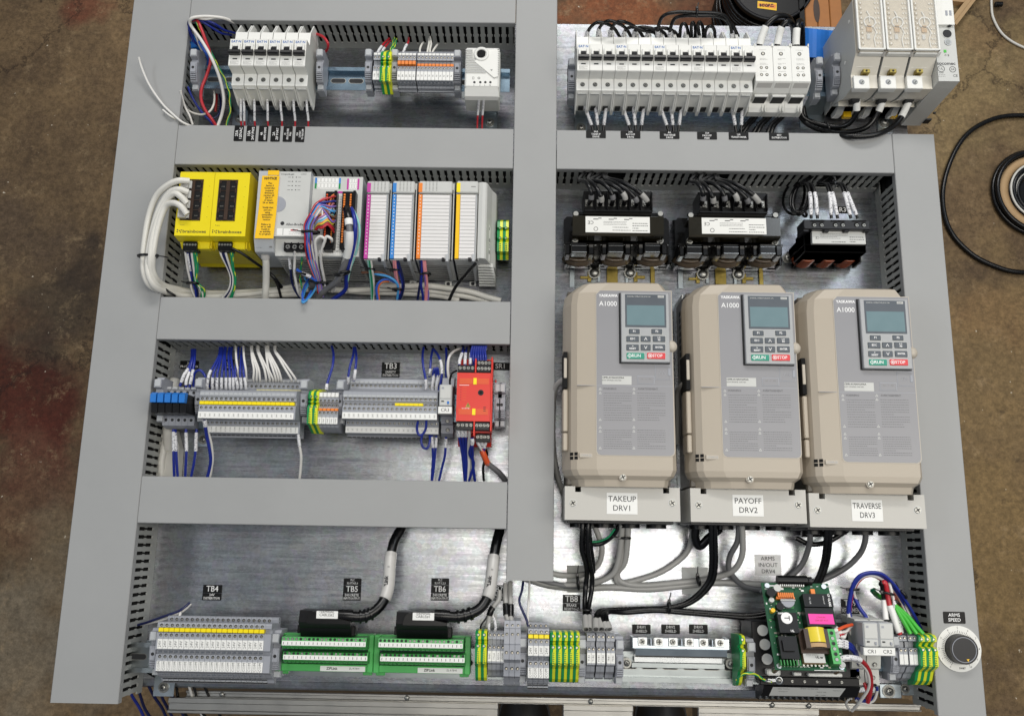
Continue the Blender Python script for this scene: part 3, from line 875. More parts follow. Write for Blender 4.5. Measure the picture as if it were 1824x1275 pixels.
# ================================================================ small feed-through terminals (upper row)
def tprof(ref, pts):
    return [(YP(ref, a, z), z) for a, z in pts]
def terminal_kind(name, w, ref, yc, prof, holes, bands, marker_rows, body='terminal_grey', extra=None):
    """one prototype terminal in local coordinates; returns builder(x, label, texts)"""
    b = MB(body)
    pf = [(y - yc, z) for y, z in prof]
    b.prism(pf, .12, w - .12, 'x')
    hb = []
    for (py, z, r) in holes:
        y = YP(ref, py, z) - yc
        b.cyl((w / 2, y, z - .2), r, .32, 'z', 'hole_dark', 10)
        b.cyl((w / 2 + .2, y - .3, z + .1), r * .58, .1, 'z', 'terminal_metal', 8)
    if extra: extra(b, w, yc)
    parts = [('body', b.mesh('terminal_body'))]
    for (p0, p1, z0, z1, m, nm) in bands:
        c = MB(m); ya = YP(ref, p1, z1) - yc; yb_ = YP(ref, p0, z1) - yc
        c.box(.25, w - .25, ya, yb_, z0, z1, m, .35); parts.append((nm, c.mesh(nm)))
    mk = []
    for (p0, p1, z, sz) in marker_rows:
        c = MB('paper'); ya = YP(ref, p1, z) - yc; yb_ = YP(ref, p0, z) - yc
        c.box(.15, w - .15, ya, yb_, z - 1.2, z, 'paper', .25)
        mk.append(((ya + yb_) / 2, z, sz, c.mesh('marker_strip')))
    def make(x, label, cat='terminal block', group=None, texts=(), name='terminal_block'):
        t = thing(name, label, cat, x, yc, 0, 0, group, world_parts=False)
        for nm, me in parts: inst(me, nm, t)
        for k, (ym, z, sz, me) in enumerate(mk):
            o = inst(me, 'marker_strip', t)
            if k < len(texts) and texts[k]:
                text(texts[k], sz, 'ink', o, w / 2, ym, z + .06, rz=math.pi / 2)
        return t
    return make
def earth_mesh(w, ref, yc, prof, holes, ridge=None):
    pf = [(y - yc, z) for y, z in prof]
    g = MB('earth_green'); g.prism(pf, .1, w * .5, 'x')
    yl = MB('earth_yellow'); yl.prism(pf, w * .5, w - .1, 'x')
    for (py, z, r) in holes:
        y = YP(ref, py, z) - yc
        g.cyl((w / 2, y, z - .2), r, .35, 'z', 'module_green_dark', 10); g.cyl((w / 2, y, z + .1), r * .55, .1, 'z', 'terminal_metal', 8)
    if ridge:
        for k in range(ridge[2]):
            py = ridge[0] + (ridge[1] - ridge[0]) * k / (ridge[2] - 1)
            y = YP(ref, py, ridge[3]) - yc
            yl.box(w * .38, w * .55, y - .7, y + .7, ridge[3] - 1, ridge[3] + .4, 'earth_yellow', .2)
            g.box(w * .50, w * .72, y - 1.7, y - .9, ridge[3] - 1, ridge[3] + .35, 'earth_green', .2)
    return g.mesh('green_side'), yl.mesh('yellow_side')
def earth(ms, x, yc, label, group='green and yellow earth terminals'):
    t = thing('earth_terminal', label, 'earth terminal', x, yc, 0, 0, group, world_parts=False)
    inst(ms[0], 'green_side', t); inst(ms[1], 'yellow_side', t)
    return t
YT1 = YC1
ref1 = 750
prof1 = tprof(ref1, [(92, 45), (93, 66), (95, 72), (97.5, 80), (100, 81), (108, 81), (108.5, 76), (118.5, 76), (119, 81), (144, 81), (145, 76), (149, 74), (154, 66), (158, 64), (160, 58), (164, 57), (166, 45)])
def ex1(b, w, yc):
    for py, z in ((147.5, 75.2), (151.5, 70)):
        y = YP(ref1, py, z) - yc; b.box(w * .2, w * .8, y - .9, y + .9, z - .5, z + .5, 'terminal_dark', .2)
    y = YP(ref1, 161.5, 58) - yc; b.box(0, w, y - .3, y + .3, 57.4, 58.3, 'terminal_dark')
mk_o = terminal_kind('t1', 4.95, ref1, YT1, prof1, [(103, 81, 1.7), (122, 81, 1.6)], [(95, 99, 78, 82, 'paper', 'top_marker'), (108.5, 115, 76, 84, 'orange', 'jumper_bridge')], [(127.5, 143, 81.6, 3.1)], extra=ex1)
mk_n = terminal_kind('t1', 4.95, ref1, YT1, prof1, [(103, 81, 1.7), (122, 81, 1.6)], [(95, 99, 78, 82, 'paper', 'top_marker'), (113.5, 118, 75, 79, 'orange', 'jumper_bridge')], [(127.5, 143, 81.6, 3.4)], extra=ex1)
mk_p = terminal_kind('t1', 4.95, ref1, YT1, prof1, [(103, 81, 1.7), (122, 81, 1.6)], [(95, 99, 78, 82, 'paper', 'top_marker')], [(127.5, 143, 81.6, 3.1)], extra=ex1)
def px1(p): return P(p, 130, 81)[0]
g1 = 'small grey terminals on the upper rail'
for k, tx in enumerate(('L1B1', 'L1B1')):
    mk_p(px1(664) + k * 5, ['plain grey terminal between end clamp and another plain terminal, upper rail', 'plain grey terminal touching the earth terminal pair, upper rail'][k], 'terminal block', g1, (tx,))
e1prof = tprof(ref1, [(91, 45), (92, 70), (94, 83), (99, 86), (107, 85), (109, 80), (112, 86), (116, 80), (119, 84), (125, 88), (132, 86), (146, 84), (149, 78), (152, 72), (156, 68), (169, 56), (170, 45)])
E1 = earth_mesh(7.2, ref1, YT1, e1prof, [(102, 86, 2.0), (120.5, 85, 2.0)], (127, 143, 6, 86))
for k in range(2): earth(E1, px1(677.5) + k * 7.4, YT1, ['earth terminal beside the two plain terminals, upper rail', 'earth terminal beside the orange bridged terminals, upper rail'][k])
_t = end_clamp(702, 130, YT1, 'grey end clamp between earth pair and orange bridged terminals', 0, 76)
for k in range(5):
    mk_o(px1(707.5) + k * 5, '%s grey terminal with dark orange bridge counted from the earth pair, upper rail' % ORD[k], 'terminal block', g1, ('JB1',))
for k in range(10):
    mk_n(px1(742) + k * 5, '%s grey terminal marked N on the upper rail, counted toward the thermostat' % ORD[k], 'terminal block', g1, ('N',))
end_clamp(655, 130, YT1, 'grey end clamp beside the two plain terminals of the upper rail', 0, 76)
end_clamp(814, 130, YT1, 'grey end clamp between the N terminals and the thermostat', 0, 76)

# ================================================================ thermostat
t = thing('thermostat', 'white ribbed enclosure thermostat with black dial and red wires', 'thermostat', P(858, 130, 95)[0], YC1, 0)
x0, x1, y0, y1 = prect(827.5, 890, 84, 168, 95)
b = MB('white')
b.box(x0, x1, y0, y1, 47, 86, 'breaker_side', 1.5)
b.box(x0 + .6, x1 - .6, YP(858, 156, 95), y1 - .5, 80, 95, 'white', 2.0)
b.prism([(YP(858, 157, 95), 94), (YP(858, 157, 95) + 3, 80), (y0 - 1, 80), (y0 + .5, 88)], x0 + 1.2, x1 - 1.2, 'x', 'white')
yk = YP(858, 98, 95)
b.build('housing', t)
b = MB('white')
for k in range(14):                                   # ribs: long on the outer side, ending along the diagonal rib
    py = 90 + k * 3.05
    y = YP(840, py, 95)
    xe = 842 if k < 5 else 842 + (k - 4) * 2.6
    b.box(XP(829.5, py, 95), XP(xe, py, 95), y - .5, y + .35, 94.4, 96.6, 'white', .25); b.flat(XP(829.5, py, 95), XP(xe, py, 95), y + .4, y + 1.5, 95.1, 'mid_grey')  # grey strips paint shade into the gaps between the ribs
b.build('rib', t)['kind'] = 'stuff'
b = MB('white')
b.prism([(XP(866, 95, 96), YP(866, 95, 96)), (XP(888, 92, 96), YP(888, 90, 96)), (XP(888, 92, 96), YP(888, 137, 96)), (XP(880, 140, 96), YP(880, 139, 96)), (XP(845, 112, 96), YP(845, 110, 96))], 94.6, 96.8, 'z')
b.ring((XP(857.5, 98, 96), yk, 0), 6.6, 10.2, 94.5, 97.6, 'white', 22)
b.build('face_panel', t)
b = MB('ink_soft')
for k in range(12):
    y = YP(888, 88 + k * 4, 96); b.box(x1 - 3.4, x1 - .8, y - .5, y + .2, 94.9, 97.1, 'light_grey', .1)
b.build('edge_slot', t)
b = MB('gloss_black'); b.cyl((XP(857.5, 98, 96), yk, 95), 5.6, 2.8, 'z', 'deep_black', 22); b.build('dial', t)
b = MB('hole_dark')
for px, s_ in ((845, '2'), (855.5, '3'), (864.5, 'L'), (873.5, 'N')):
    x, y = P(px, 147, 95); b.cyl((x, y, 94.9), 1.7, .2, 'z', 'hole_dark', 12)
    text(s_, 3.2, 'ink', t, *P(px - .8, 152.5, 95), 95.1)
x, y = P(843, 139.5, 95); b.box(x - 1.2, x + 1.2, y - 1.8, y + 1.8, 94.9, 95.08); b.box(x - .8, x + .8, y - 1.4, y + 1.4, 94.9, 95.14, 'white')
x, y = P(853, 139.5, 95); b.ring((x, y, 0), 1.1, 1.7, 94.9, 95.12, 'hole_dark', 10)
for k in range(12):
    x = XP(832.5 + k * 4.5, 160, 90); b.box(x - .7, x + .7, YP(858, 158.3, 90), YP(858, 158.3, 90) + 2.2, 88.2, 92.6)
    x, y = XP(833 + k * 4.5, 160, 90), YP(858, 162, 89); b.box(x - .7, x + .7, y - 1.2, y + 2.0, 84, 90.6)
b.build('vent_slot', t)
x, y = P(875.5, 126, 96); b = MB('ink_soft'); b.prism([(x - 1.6, y + 1), (x + 1.6, y + 1), (x, y - 1.4)], 96.8, 96.95, 'z'); b.build('arrow_print', t)
for k, px in enumerate((855, 863.5)):
    wire([(px, 165, 84), (px - 1, 171, 86), (px - 3, 195, 62), (px - 4.5, 215, 50), (px - 5, 236, 42)], 1.35, 'wire_red', ['red wire from thermostat terminal 3 with printed sleeve', 'red wire from thermostat terminal L with printed sleeve'][k], sleeves=((.08, .62, 'marker'),))

# ================================================================ engraved labels on the ducts, upper rows
L6 = [('25A', '120VAC'), ('10A', '24V PWS'), ('4A', 'ARMS DRIVE'), ('2A', 'ZIP PORT'), ('1A', 'ENCLOSURE', 'FAN'), ('15A', '120VAC', 'TO PAYOFF')]
for k, ln in enumerate(L6):
    plate(425.5 + k * 21.8, 238 + k * .35, 22.5, 12.6, ln, 'black label reading %s mounted upright on the duct cover' % ' '.join(ln), DT, math.pi / 2, sizes=([5.6, 5.2] if len(ln) == 2 and k < 2 else ([5.0, 4.4] if len(ln) == 2 else [3.7, 3.7, 3.7])), bold=.04, lift=.05, sx=(1.0, .95, .78, .95, .78, .8)[k])
for (px, py, ln) in ((1061.5, 239.8, ('30A', 'TAKEUP', 'DRIVE')), (1123, 240.4, ('30A', 'PAYOFF', 'DRIVE')), (1192.6, 241.3, ('8A', 'TRAVERSE', 'DRIVE')), (1259.3, 242.3, ('15A', 'PAYOFF', 'FEED')), (1315.6, 242.8, ('20A', 'TRANSFORMER')), (1387.5, 243.8, ('480V', 'DISTRIBUTION'))):
    plate(px, py, 26.5, 10.8, ln, 'black label reading %s on the duct cover' % ' '.join(ln), DT, sizes=[3.7] * len(ln), bold=.03, lift=.05, sx=.82 if len(ln) == 2 else .95)
# red breaker wires
for k in range(6):
    px = 426 + k * 23.4 + (3 if k else 5)
    offs = (-3, 3) if k == 0 else (0,)
    for j, o in enumerate(offs):
        nm = 'red wire with printed sleeve leaving the %s breaker' % amps[k] if k else ['outer of two red wires leaving the 25A breaker', 'inner of two red wires leaving the 25A breaker'][j]
        sl = [(.16, .78, 'marker')]
        if k: sl.append((0, .14, 'wire_yellow'))
        wire([(px + o * .6, 165, 62), (px + o * .8, 172, 64), (px + o + 1, 195, 60), (px + o + 2 - (1 if k < 3 else -1), 212, 52), (px + o + 3, 236, 42)], 1.35, 'wire_red', nm, sleeves=sl)
# wires from the long breaker row
cnt = 0
gnames = ['takeup', 'payoff', 'traverse', 'payoff feed', 'transformer']
for k in list(range(9)) + [12, 13]:
    g, j = k // 3, k % 3
    px = 1037 + k * 22.35
    mid = 1037 + (g * 3 + 1) * 22.35 if k < 12 else 1037 + 12.5 * 22.35
    tx = mid + (px - mid) * .42 + (6 if k < 12 else -1)
    px += 0 if k < 12 else -4
    wire([(px, 173, 60), (px, 180, 62), (px + (tx - px) * .5, 203, 52), (tx, 232, 44), (tx, 245, 40)], 1.9, 'wire_black',
         '%s black wire with white printed sleeve under the %s breaker' % (ORD[j], gnames[g]), sleeves=((.16, .66, 'marker'), (0, .13, 'cable_dark_grey')))
# ================================================================ black jumper wires above the long breaker row
def bw(pts, r, label, **k): return wire(pts, r, 'wire_black', label, **k)
def Z3(ox, oy, sc, pts): return [(ox + a / sc, oy + b_ / sc, z) for a, b_, z in pts]
A = []
arcs = [((375, 330, 74), (400, 250, 92), (470, 185, 108), (560, 200, 104), (620, 245, 92), (665, 320, 74)),
        ((475, 330, 74), (490, 230, 94), (560, 172, 112), (650, 195, 108), (710, 240, 92), (760, 325, 74)),
        ((570, 335, 74), (585, 240, 94), (640, 178, 112), (720, 190, 108), (800, 240, 92), (860, 325, 74)),
        ((675, 335, 74), (700, 250, 90), (760, 222, 100), (850, 250, 96), (940, 270, 84), (960, 335, 74)),
        ((760, 335, 74), (780, 250, 88), (830, 222, 98), (920, 235, 94), (1010, 265, 86), (1050, 335, 74)),
        ((865, 335, 74), (890, 260, 88), (960, 232, 96), (1040, 235, 94), (1110, 270, 84), (1150, 340, 74)),
        ((1140, 340, 74), (1150, 220, 96), (1180, 195, 102), (1205, 240, 90), (1215, 340, 74)),
        ((1240, 340, 74), (1235, 215, 100), (1250, 185, 104), (1268, 230, 90), (1262, 340, 74)),
        ((1310, 340, 74), (1290, 210, 100), (1305, 182, 104), (1330, 230, 92), (1335, 340, 74)),
        ((1345, 345, 74), (1352, 250, 94), (1385, 215, 102), (1420, 240, 92), (1430, 345, 74))]
for i, a in enumerate(arcs):
    bw(Z3(960, 0, 4.5525, a), 2.3, '%s short black jumper arching over the tops of the long breaker row' % ORD[i], name='jumper_wire', sleeves=((0.0, .2, 'marker'),) if i < 6 else ())
bw(Z3(960, 0, 4.5525, ((960, 345, 74), (965, 235, 96), (1000, 140, 112), (1100, 103, 118), (1280, 105, 118), (1480, 118, 112), (1550, 200, 98), (1568, 345, 74))), 2.4, 'outer of two long black jumpers tied together above the breakers', name='jumper_wire', sleeves=((0.0, .11, 'marker'), (.93, 1, 'marker')))
bw(Z3(960, 0, 4.5525, ((1060, 345, 74), (1065, 240, 96), (1100, 155, 108), (1180, 130, 114), (1290, 130, 116), (1450, 135, 110), (1560, 195, 96), (1615, 300, 78))), 2.4, 'inner of two long black jumpers tied together above the breakers', name='jumper_wire', sleeves=((0.0, .11, 'marker'),))
def tie(px, py, z, r, label, axis=0.0, tail=8, tilt=0.0, ry=None):
    r *= .78; tail = r + 4; ry = (ry * .85) if ry else None
    """a cable tie: strap loop round a bundle (axis = direction of the bundle in the plane), head and tail"""
    x, y = P(px, py, z)
    t = thing('cable_tie', label, 'cable tie', x, y, z, axis, world_parts=False)
    b = MB('cable_tie'); n = 14; ry = ry or r
    pts = [(0, r * math.cos(2 * math.pi * i / n), ry * math.sin(2 * math.pi * i / n)) for i in range(n)]
    b.tube(pts, 1.7, None, 6, closed=True); b.build('strap', t)
    b = MB('cable_tie'); b.box(-1.8, 1.8, r - 1, r + 2.8, -.6 + ry * .3, 2.6 + ry * .3, b=.4)
    b.tube([(0, r + 1, 1 + ry * .3), (1.2, r + tail * .6, 1.6 + ry * .3), (2.4 + tilt, r + tail, 1.2 + ry * .3)], .8, None, 5); b.build('tie_head', t)
    return t
tie(1241, 23.5, 117, 6.0, 'black cable tie holding the two long jumpers above the breakers', 0.0, 6)
for i, (pts, sl) in enumerate(((((172, 440, 92), (200, 340, 98), (245, 240, 104), (330, 165, 106), (410, 155, 100), (470, 195, 84), (495, 300, 60), (500, 520, 30)), (.02, .27)),
             (((340, 440, 92), (360, 340, 98), (385, 260, 104), (440, 205, 106), (485, 240, 92), (500, 330, 60), (505, 520, 30)), (.03, .33)),
             (((520, 440, 92), (522, 360, 96), (530, 260, 100), (548, 205, 96), (572, 220, 84), (580, 330, 60), (585, 560, 30)), (.03, .3)))):
    bw(Z3(1320, 0, 5.31, pts), 3.9, '%s thick black cable arching from the top of the %s distribution block' % (ORD[i], ORD[i]), name='power_cable', cat='cable', sleeves=((sl[0], sl[1], 'paper'),), n=9)
for i, (ax_, bx_) in enumerate(((158, 205), (330, 382), (505, 552))):
    for j, xx in enumerate((ax_, bx_)):
        d = xx - 158
        pts = Z3(1320, 0, 5.31, ((xx, 872, 66), (xx - 2 - 20 * (i == 2), 930, 62), (xx - 12 - d * .16, 1010, 52), (xx - 50 - d * .28, 1110, 40), (xx - 120 - d * .3, 1190, 30), (xx - 200 - d * .2, 1290, 24)))
        bw(pts, 3.0, '%s black cable below the %s distribution block' % (['outer', 'inner'][j], ORD[i]), name='power_cable', cat='cable', sleeves=((.0, .07, 'cable_dark_grey'), (.08, .26, 'marker')), n=8)

# ================================================================ fused disconnect switch
t = thing('disconnect_switch', 'tall white three pole fused disconnect with clear lids and grey control module', 'disconnect switch', *P(1560, 150, 10), 10)
ZT = 142
xs = [P(p, 50, ZT)[0] for p in (1526, 1576, 1625, 1673)]
yT = P(1600, -6, ZT)[1]; y88 = P(1600, 89, ZT)[1]
y100 = YP(1600, 101, 132); y135 = YP(1600, 135, 112); y158 = YP(1600, 158, 112); y175 = YP(1600, 175, 84); y205 = YP(1560, 203, 30)
yB = y205
body = [(yB + 6, 12), (yB + 6, 40), (y175 - 1, 84), (y158, 108), (y158, 112), (y135, 112), (y100, 128), (y88 + 1, ZT - 9), (yT, ZT - 9), (yT, 12)]
b = MB('disc_warm')
low = [(y, min(z, 62)) for y, z in body]
b.prism([(yB + 6, 12), (yB + 6, 38), (y175 - 1, 62), (yT, 62), (yT, 12)], xs[0] + 1.5, xs[3] - 1.5, 'x', mc='light_grey')
for i in range(3):
    b.prism(body, xs[i] + (.4 if i == 0 else 1.6), xs[i + 1] - (.4 if i == 2 else 1.6), 'x', mc='light_grey')
b.build('housing', t)
for i in range(3):
    xa, xb = xs[i] + .7, xs[i + 1] - .7
    b = MB('disc_warm')
    b.box(xa, xb, y88, yT, ZT - 8, ZT - 3, 'relief_base', .5)
    for (u0, u1) in ((xa, xa + 2.6), (xb - 2.6, xb)):
        b.box(u0, u1, y88, yT, ZT - 3.4, ZT + .6, 'white', .5)
    b.box(xa, xb, y88, y88 + 2.4, ZT - 3.4, ZT + .4, 'white', .4)
    po = b.build('pole_cover', t)
    b = MB('paper_warm')
    rr = random.Random(5 + i)
    w = xb - xa
    # moulded relief below the clear lid
    for r_ in range(9):
        yy = y88 + 8 + r_ * (yT - y88 - 12) / 9
        b.box(xa + 5, xa + 8.5, yy, yy + 4.2, ZT - 3, ZT - 1.4, 'relief_tan', .3); b.box(xa + 6, xa + 7.6, yy + .9, yy + 3.2, ZT - 1.5, ZT - 1.2, 'white', .1)
        for c in range(2):
            xx = xa + w * (.72 + .1 * c); b.box(xx, xx + 1.8, yy + 1, yy + 3.4, ZT - 3, ZT - 1.6, 'warm_white', .2)
    b.ring((xa + w * .5, (y88 + yT) / 2 + 2, 0), 6.5, 8, ZT - 3, ZT - 1.2, 'white', 24)
    b.box(xa + w * .36, xa + w * .56, y88 + 26, y88 + 36, ZT - 3, ZT - 1.2, 'card_tan', .5)
    b.tube([(xa + w * .62, y88 + 34, ZT - 2), (xa + w * .72, y88 + 26, ZT - 2), (xa + w * .62, y88 + 16, ZT - 2), (xa + w * .66, y88 + 5, ZT - 2)], .8, 'white', 6)
    b.tube([(xa + w * .42, y88 + 56, ZT - 2), (xa + w * .5, y88 + 50, ZT - 2), (xa + w * .5, y88 + 40, ZT - 2)], .9, 'white', 6)
    b.box(xa + w * .36, xa + w * .48, y88 + 16, y88 + 23, ZT - 3, ZT - 1.4, 'light_grey', .3)
    b.build('moulded_relief', po)
    b = MB('clear_plastic'); b.box(xa + 2.8, xb - 2.8, y88 + 2.5, yT - 1, ZT - 1.1, ZT, 'clear_plastic', .4); b.build('clear_lid', po)
    b = MB('disc_warm')
    b.box(xa + 2.5, xb - 2, y100 + .5, y88 - .4, ZT - 12, ZT - 3.5, 'white', 1.2)
    b.add([(xb - 2.4, y100, 131), (xb + 2.2, y100, 131), (xb + 2.2, y88 - 1, ZT - 3), (xb - 2.4, y88 - 1, ZT - 3)], [(0, 1, 2, 3)], 'side_translucent')
    for k in range(3):
        yy = y135 + 14 - k * 3.6; b.box(xa + 4, xb - 9, yy, yy + 1.2, 114, 121.5 + (1 - k) * 1.7, 'warm_white', .2)
    b.build('lid_hinge', po)
    xc = xa + w * .36; 
    b = MB('white'); x0_, x1_, y0_, y1_ = prect(1521 + i * 47.3, 1549 + i * 47.3, 135, 158, 118)
    b.box(x0_, x1_, y0_, y1_, 108, 118, 'white', .6)
    tb = b.build('terminal_cover', t)
    b = MB(); cx_, cy_ = (x0_ + x1_) / 2, (y0_ + y1_) / 2
    b.cyl((cx_, cy_, 117.9), 3.8, .2, 'z', 'mid_grey', 16); screw(b, cx_ + .6, cy_ - .3, 118.3, 3.1, rz=.9, h=.6); b.build('screw', tb)
    b = MB('brass_bracket'); x0_, x1_, y0_, y1_ = prect(1537.5 + i * 47.3, 1549.5 + i * 47.3, 123.5, 130, 122)
    b.box(x0_, x1_, y0_, y1_, 112, 122.5, 'brass_bracket', .3); b.cyl(((x0_ + x1_) / 2, (y0_ + y1_) / 2, 122.4), 1.5, .3, 'z', 'hole_dark', 10); b.build('fuse_contact', t)
    # cable opening, feet
    b = MB('hole_dark'); x0_, x1_, y0_, y1_ = prect(1516 + i * 48.2, 1531 + i * 48.2, 175, 181, 80)
    b.box(x0_, x1_, y0_ + 0, y1_ + 3, 70, 81.5, 'hole_dark', .4); b.build('cable_opening', t)
    for (q0, q1) in (((1487, 1499),) if i == 0 else ()) + (((1536 + i * 48.6 - (2 if i == 2 else 0)), (1547 + i * 48.6 - (2 if i == 2 else 0))),):
        b = MB('white'); x0_, x1_, _a, _b = prect(q0, q1, 178, 208, 30)
        b.prism([(YP(1520, 208, 20), 14), (YP(1520, 206, 28), 30), (YP(1520, 180, 52), 56), (YP(1520, 176, 50), 14)], x0_, x1_, 'x')
        b.build('foot', t)
b = MB('notice_yellow')
for (q0, q1) in ((1502, 1517), (1588, 1599)): pbox(b, q0, q1, 198, 208, 18, 26, 'notice_yellow', .8)
b.build('rail_latch', t)
b = MB('breaker_side')
for (yy, zz) in ((yT - 22, 118), (y88 + 8, 96), (y100 - 8, 66), (yT - 40, 70)):
    b.cyl((xs[0] + .5, yy, zz), 2.4, -.5, 'x', 'paper', 10)
b.box(xs[0] - 2, xs[0] + .4, y135 - 4, y135 + 8, 40, 62, 'light_grey', .6)
b.build('side_stud', t)
# control module
x0_, x1_ = P(1668, 70, 128)[0], P(1702, 70, 128)[0]
ya = P(1690, 145, 128)[1]; ybk = P(1690, -6, 128)[1]
m = MB('light_grey')
m.prism([(ya - 4, 14), (ya - 1, 112), (ya, 128), (ybk, 128), (ybk, 14)], xs[3] + .4, x1_, 'x')
mo = m.build('control_module', t)
b = MB('white'); b.box(xs[3] + 1, x1_ - .5, P(1690, 46, 130)[1], ybk, 127, 131.5, 'white', .8); b.build('module_upper_cover', mo)
b = MB(); cx_, cy_ = P(1687.5, 60, 129); b.cyl((cx_, cy_, 127.9), 7.0, .5, 'z', 'light_grey', 22); b.cyl((cx_, cy_, 128.3), 5.8, .3, 'z', 'hole_dark', 20)
cx_, cy_ = P(1689, 75, 129); b.cyl((cx_, cy_, 127.9), 4.6, 1.0, 'z', 'pale_grey', 18); b.cyl((cx_, cy_, 128.9), 2.9, .4, 'z', 'screw_metal', 14)
for (p, q, r_, s_, mm) in ((1684, 1688, 19, 28, 'mid_grey'), (1691, 1695, 19, 28, 'mid_grey'), (1690, 1695, 44.5, 46.5, 'hole_dark'), (1681, 1686, 89, 94, 'wire_bright_green')):
    pbox(b, p, q, r_, s_, 128, 131.9 if s_ < 47 else 128.4, mm, .1)
b.build('shaft_socket', mo)
text('socomec', 6.6, 'ink', mo, *P(1685.5, 113.5, 128.2), 128.15, bold=.1)
text('UL', 4.6, 'ink', mo, *P(1676.5, 123, 128.2), 128.15)
text('SA', 4.2, 'ink', mo, *P(1697, 124, 128.2), 128.15)
text('LISTED', 2.2, 'ink', mo, *P(1676.5, 130, 128.2), 128.15)
text('CE', 5.0, 'ink', mo, *P(1702, 135.5, 128.2), 128.15)
text('O B', 4.0, 'ink', mo, *P(1686.5, 99, 128.2), 128.15)
b = MB('ink'); cx_, cy_ = P(1676.5, 123, 128.2); b.ring((cx_, cy_, 0), 4.0, 4.6, 128.05, 128.2, 'ink', 22); cx_, cy_ = P(1697, 124, 128.2); b.ring((cx_, cy_, 0), 3.6, 4.2, 128.05, 128.2, 'ink', 22)
print_lines(b, P(1668, 135, 128)[0], P(1684, 135, 128)[0], P(1676, 138, 128)[1], P(1676, 132, 128)[1], 128.15, 2, 'ink_soft', .5, 3); b.build('print', mo)
b = MB('hole_dark')
b.box(P(1645, 186, 30)[0], P(1655, 186, 30)[0], ya - 5.2, ya - 3, 22, 34, 'hole_dark', .2)
b.box(P(1660, 172, 50)[0], P(1664, 172, 50)[0], ya - 4.2, ya - 2, 48, 51, 'hole_dark', .2)
b.build('vent', mo)
end_clamp(1488.5, 115, YC1R - 2, 'grey end clamp beside the tall fused disconnect', 6, 78)
# bracket under the disconnect rail
b = MB('zinc')
b.add([P3(1424, 205, 3), P3(1464, 205, 3), P3(1492, 150, 42), P3(1466, 120, 42)], [(0, 1, 2, 3)], 'zinc')
b.add([P3(1424, 205, .5), P3(1464, 205, .5), P3(1492, 150, 40), P3(1466, 120, 40)], [(3, 2, 1, 0), ], 'zinc')
n0 = len(b.v) - 8
b.add([b.v[i] for i in range(n0, n0 + 8)], [(4, 5, 1, 0), (5, 6, 2, 1), (6, 7, 3, 2), (7, 4, 0, 3)], 'zinc')
b.box(*[P(1424, 207, 2)[0], P(1468, 207, 2)[0], P(1450, 228, 2)[1], P(1450, 205, 2)[1]], .3, 2.4, 'zinc', .4)
single('slanted_bracket', b, 'slanted zinc bracket between the end clamps below the blue tape', 'bracket', *P(1450, 200, 0), 0)
b = MB('zinc'); x0_, x1_, y0_, y1_ = prect(1563, 1590, 207, 236, 3)
b.box(x0_, x1_, y0_, y1_, .3, 2.6, 'zinc', .4); b2 = MB(); hexbolt(b2, *P(1575, 218, 4), 2.6, 5.4)
t = thing('foot_bracket', 'zinc foot bracket with bolt under the fused disconnect', 'bracket', x0_, y0_, 0); b.build('bent_plate', t); b2.build('bolt', t)
cabs = [((1426, 190, 40), (1430, 208, 34), (1450, 219, 34), (1480, 226, 40), (1508, 223, 50), (1524, 205, 62), (1526, 184, 72), (1526, 172, 76)),
        ((1430, 190, 34), (1436, 212, 30), (1458, 226, 30), (1500, 236, 42), (1540, 229, 54), (1560, 208, 62), (1571, 184, 72), (1573, 172, 76)),
        ((1424, 195, 30), (1432, 216, 30), (1460, 232, 42), (1510, 243, 74), (1560, 240, 78), (1596, 221, 70), (1616, 188, 72), (1620, 172, 76))]
for i, pts in enumerate(cabs):
    wire(pts, 3.7, 'wire_black', 'thick black cable with white sleeve entering the %s pole of the disconnect' % ORD[i], name='power_cable', cat='cable', sleeves=((.77, .93, 'paper'),), n=10, seg=8)
tie(1473, 228, 36, 8, 'black cable tie on the three thick cables to the disconnect', .35, 9)

# ================================================================ floor objects beyond the plate
def torus(b, cx, cy, z, R_, r, m, n=40, k=7):
    b.tube([(cx + R_ * math.cos(2 * math.pi * i / n), cy + R_ * math.sin(2 * math.pi * i / n), z) for i in range(n)], r, m, k, closed=True)
t = thing('cable_spool', 'black plastic spool wound with black cable, orange label on its flange', 'cable spool', *P(1378, -10, -750), -750)
cx_, cy_ = P(1375, -28, -560)
b = MB('dark_plastic'); b.cyl((cx_, cy_, -566), 92, 6, 'z', 'black', 56); b.ring((cx_, cy_, 0), 86, 92, -560, -556, 'dark_plastic', 56); b.cyl((cx_, cy_, -749), 92, 6, 'z', 'black', 48)
b.cyl((cx_, cy_, -743), 55, 177, 'z', 'black', 30); b.build('flange', t)
b = MB('wire_black')
rr = random.Random(3)
for k in range(17):
    z = -736 + k * 9.6
    torus(b, cx_ + rr.uniform(-2, 2), cy_ + rr.uniform(-2, 2), z, 98 + rr.uniform(-5, 6) - abs(k - 8) * .8, 5.0, 'wire_black', 44)
b.build('wound_cable', t)['kind'] = 'stuff'
b = MB('orange'); x0_, x1_, y0_, y1_ = prect(1350, 1384, 3, 15, -555)
b.add([(x0_, y0_ + 3, -559.4), (x1_, y0_ - 3, -559.4), (x1_ + 1, y1_ - 1, -559.4), (x0_ + 1, y1_ + 4, -559.4)], [(0, 1, 2, 3)], 'notice_yellow')
b.add([(x0_ + 2, y0_ + 8, -559.2), (x1_ - 2, y0_ + 2, -559.2), (x1_ - 1, y1_ - 5, -559.2), (x0_ + 3, y1_ - 2, -559.2)], [(0, 1, 2, 3)], 'orange')
print_lines(b, x0_ + 5, x1_ - 5, y0_ + 6, y1_ - 3, -559.0, 3, 'ink', 2.2, 4, 6)
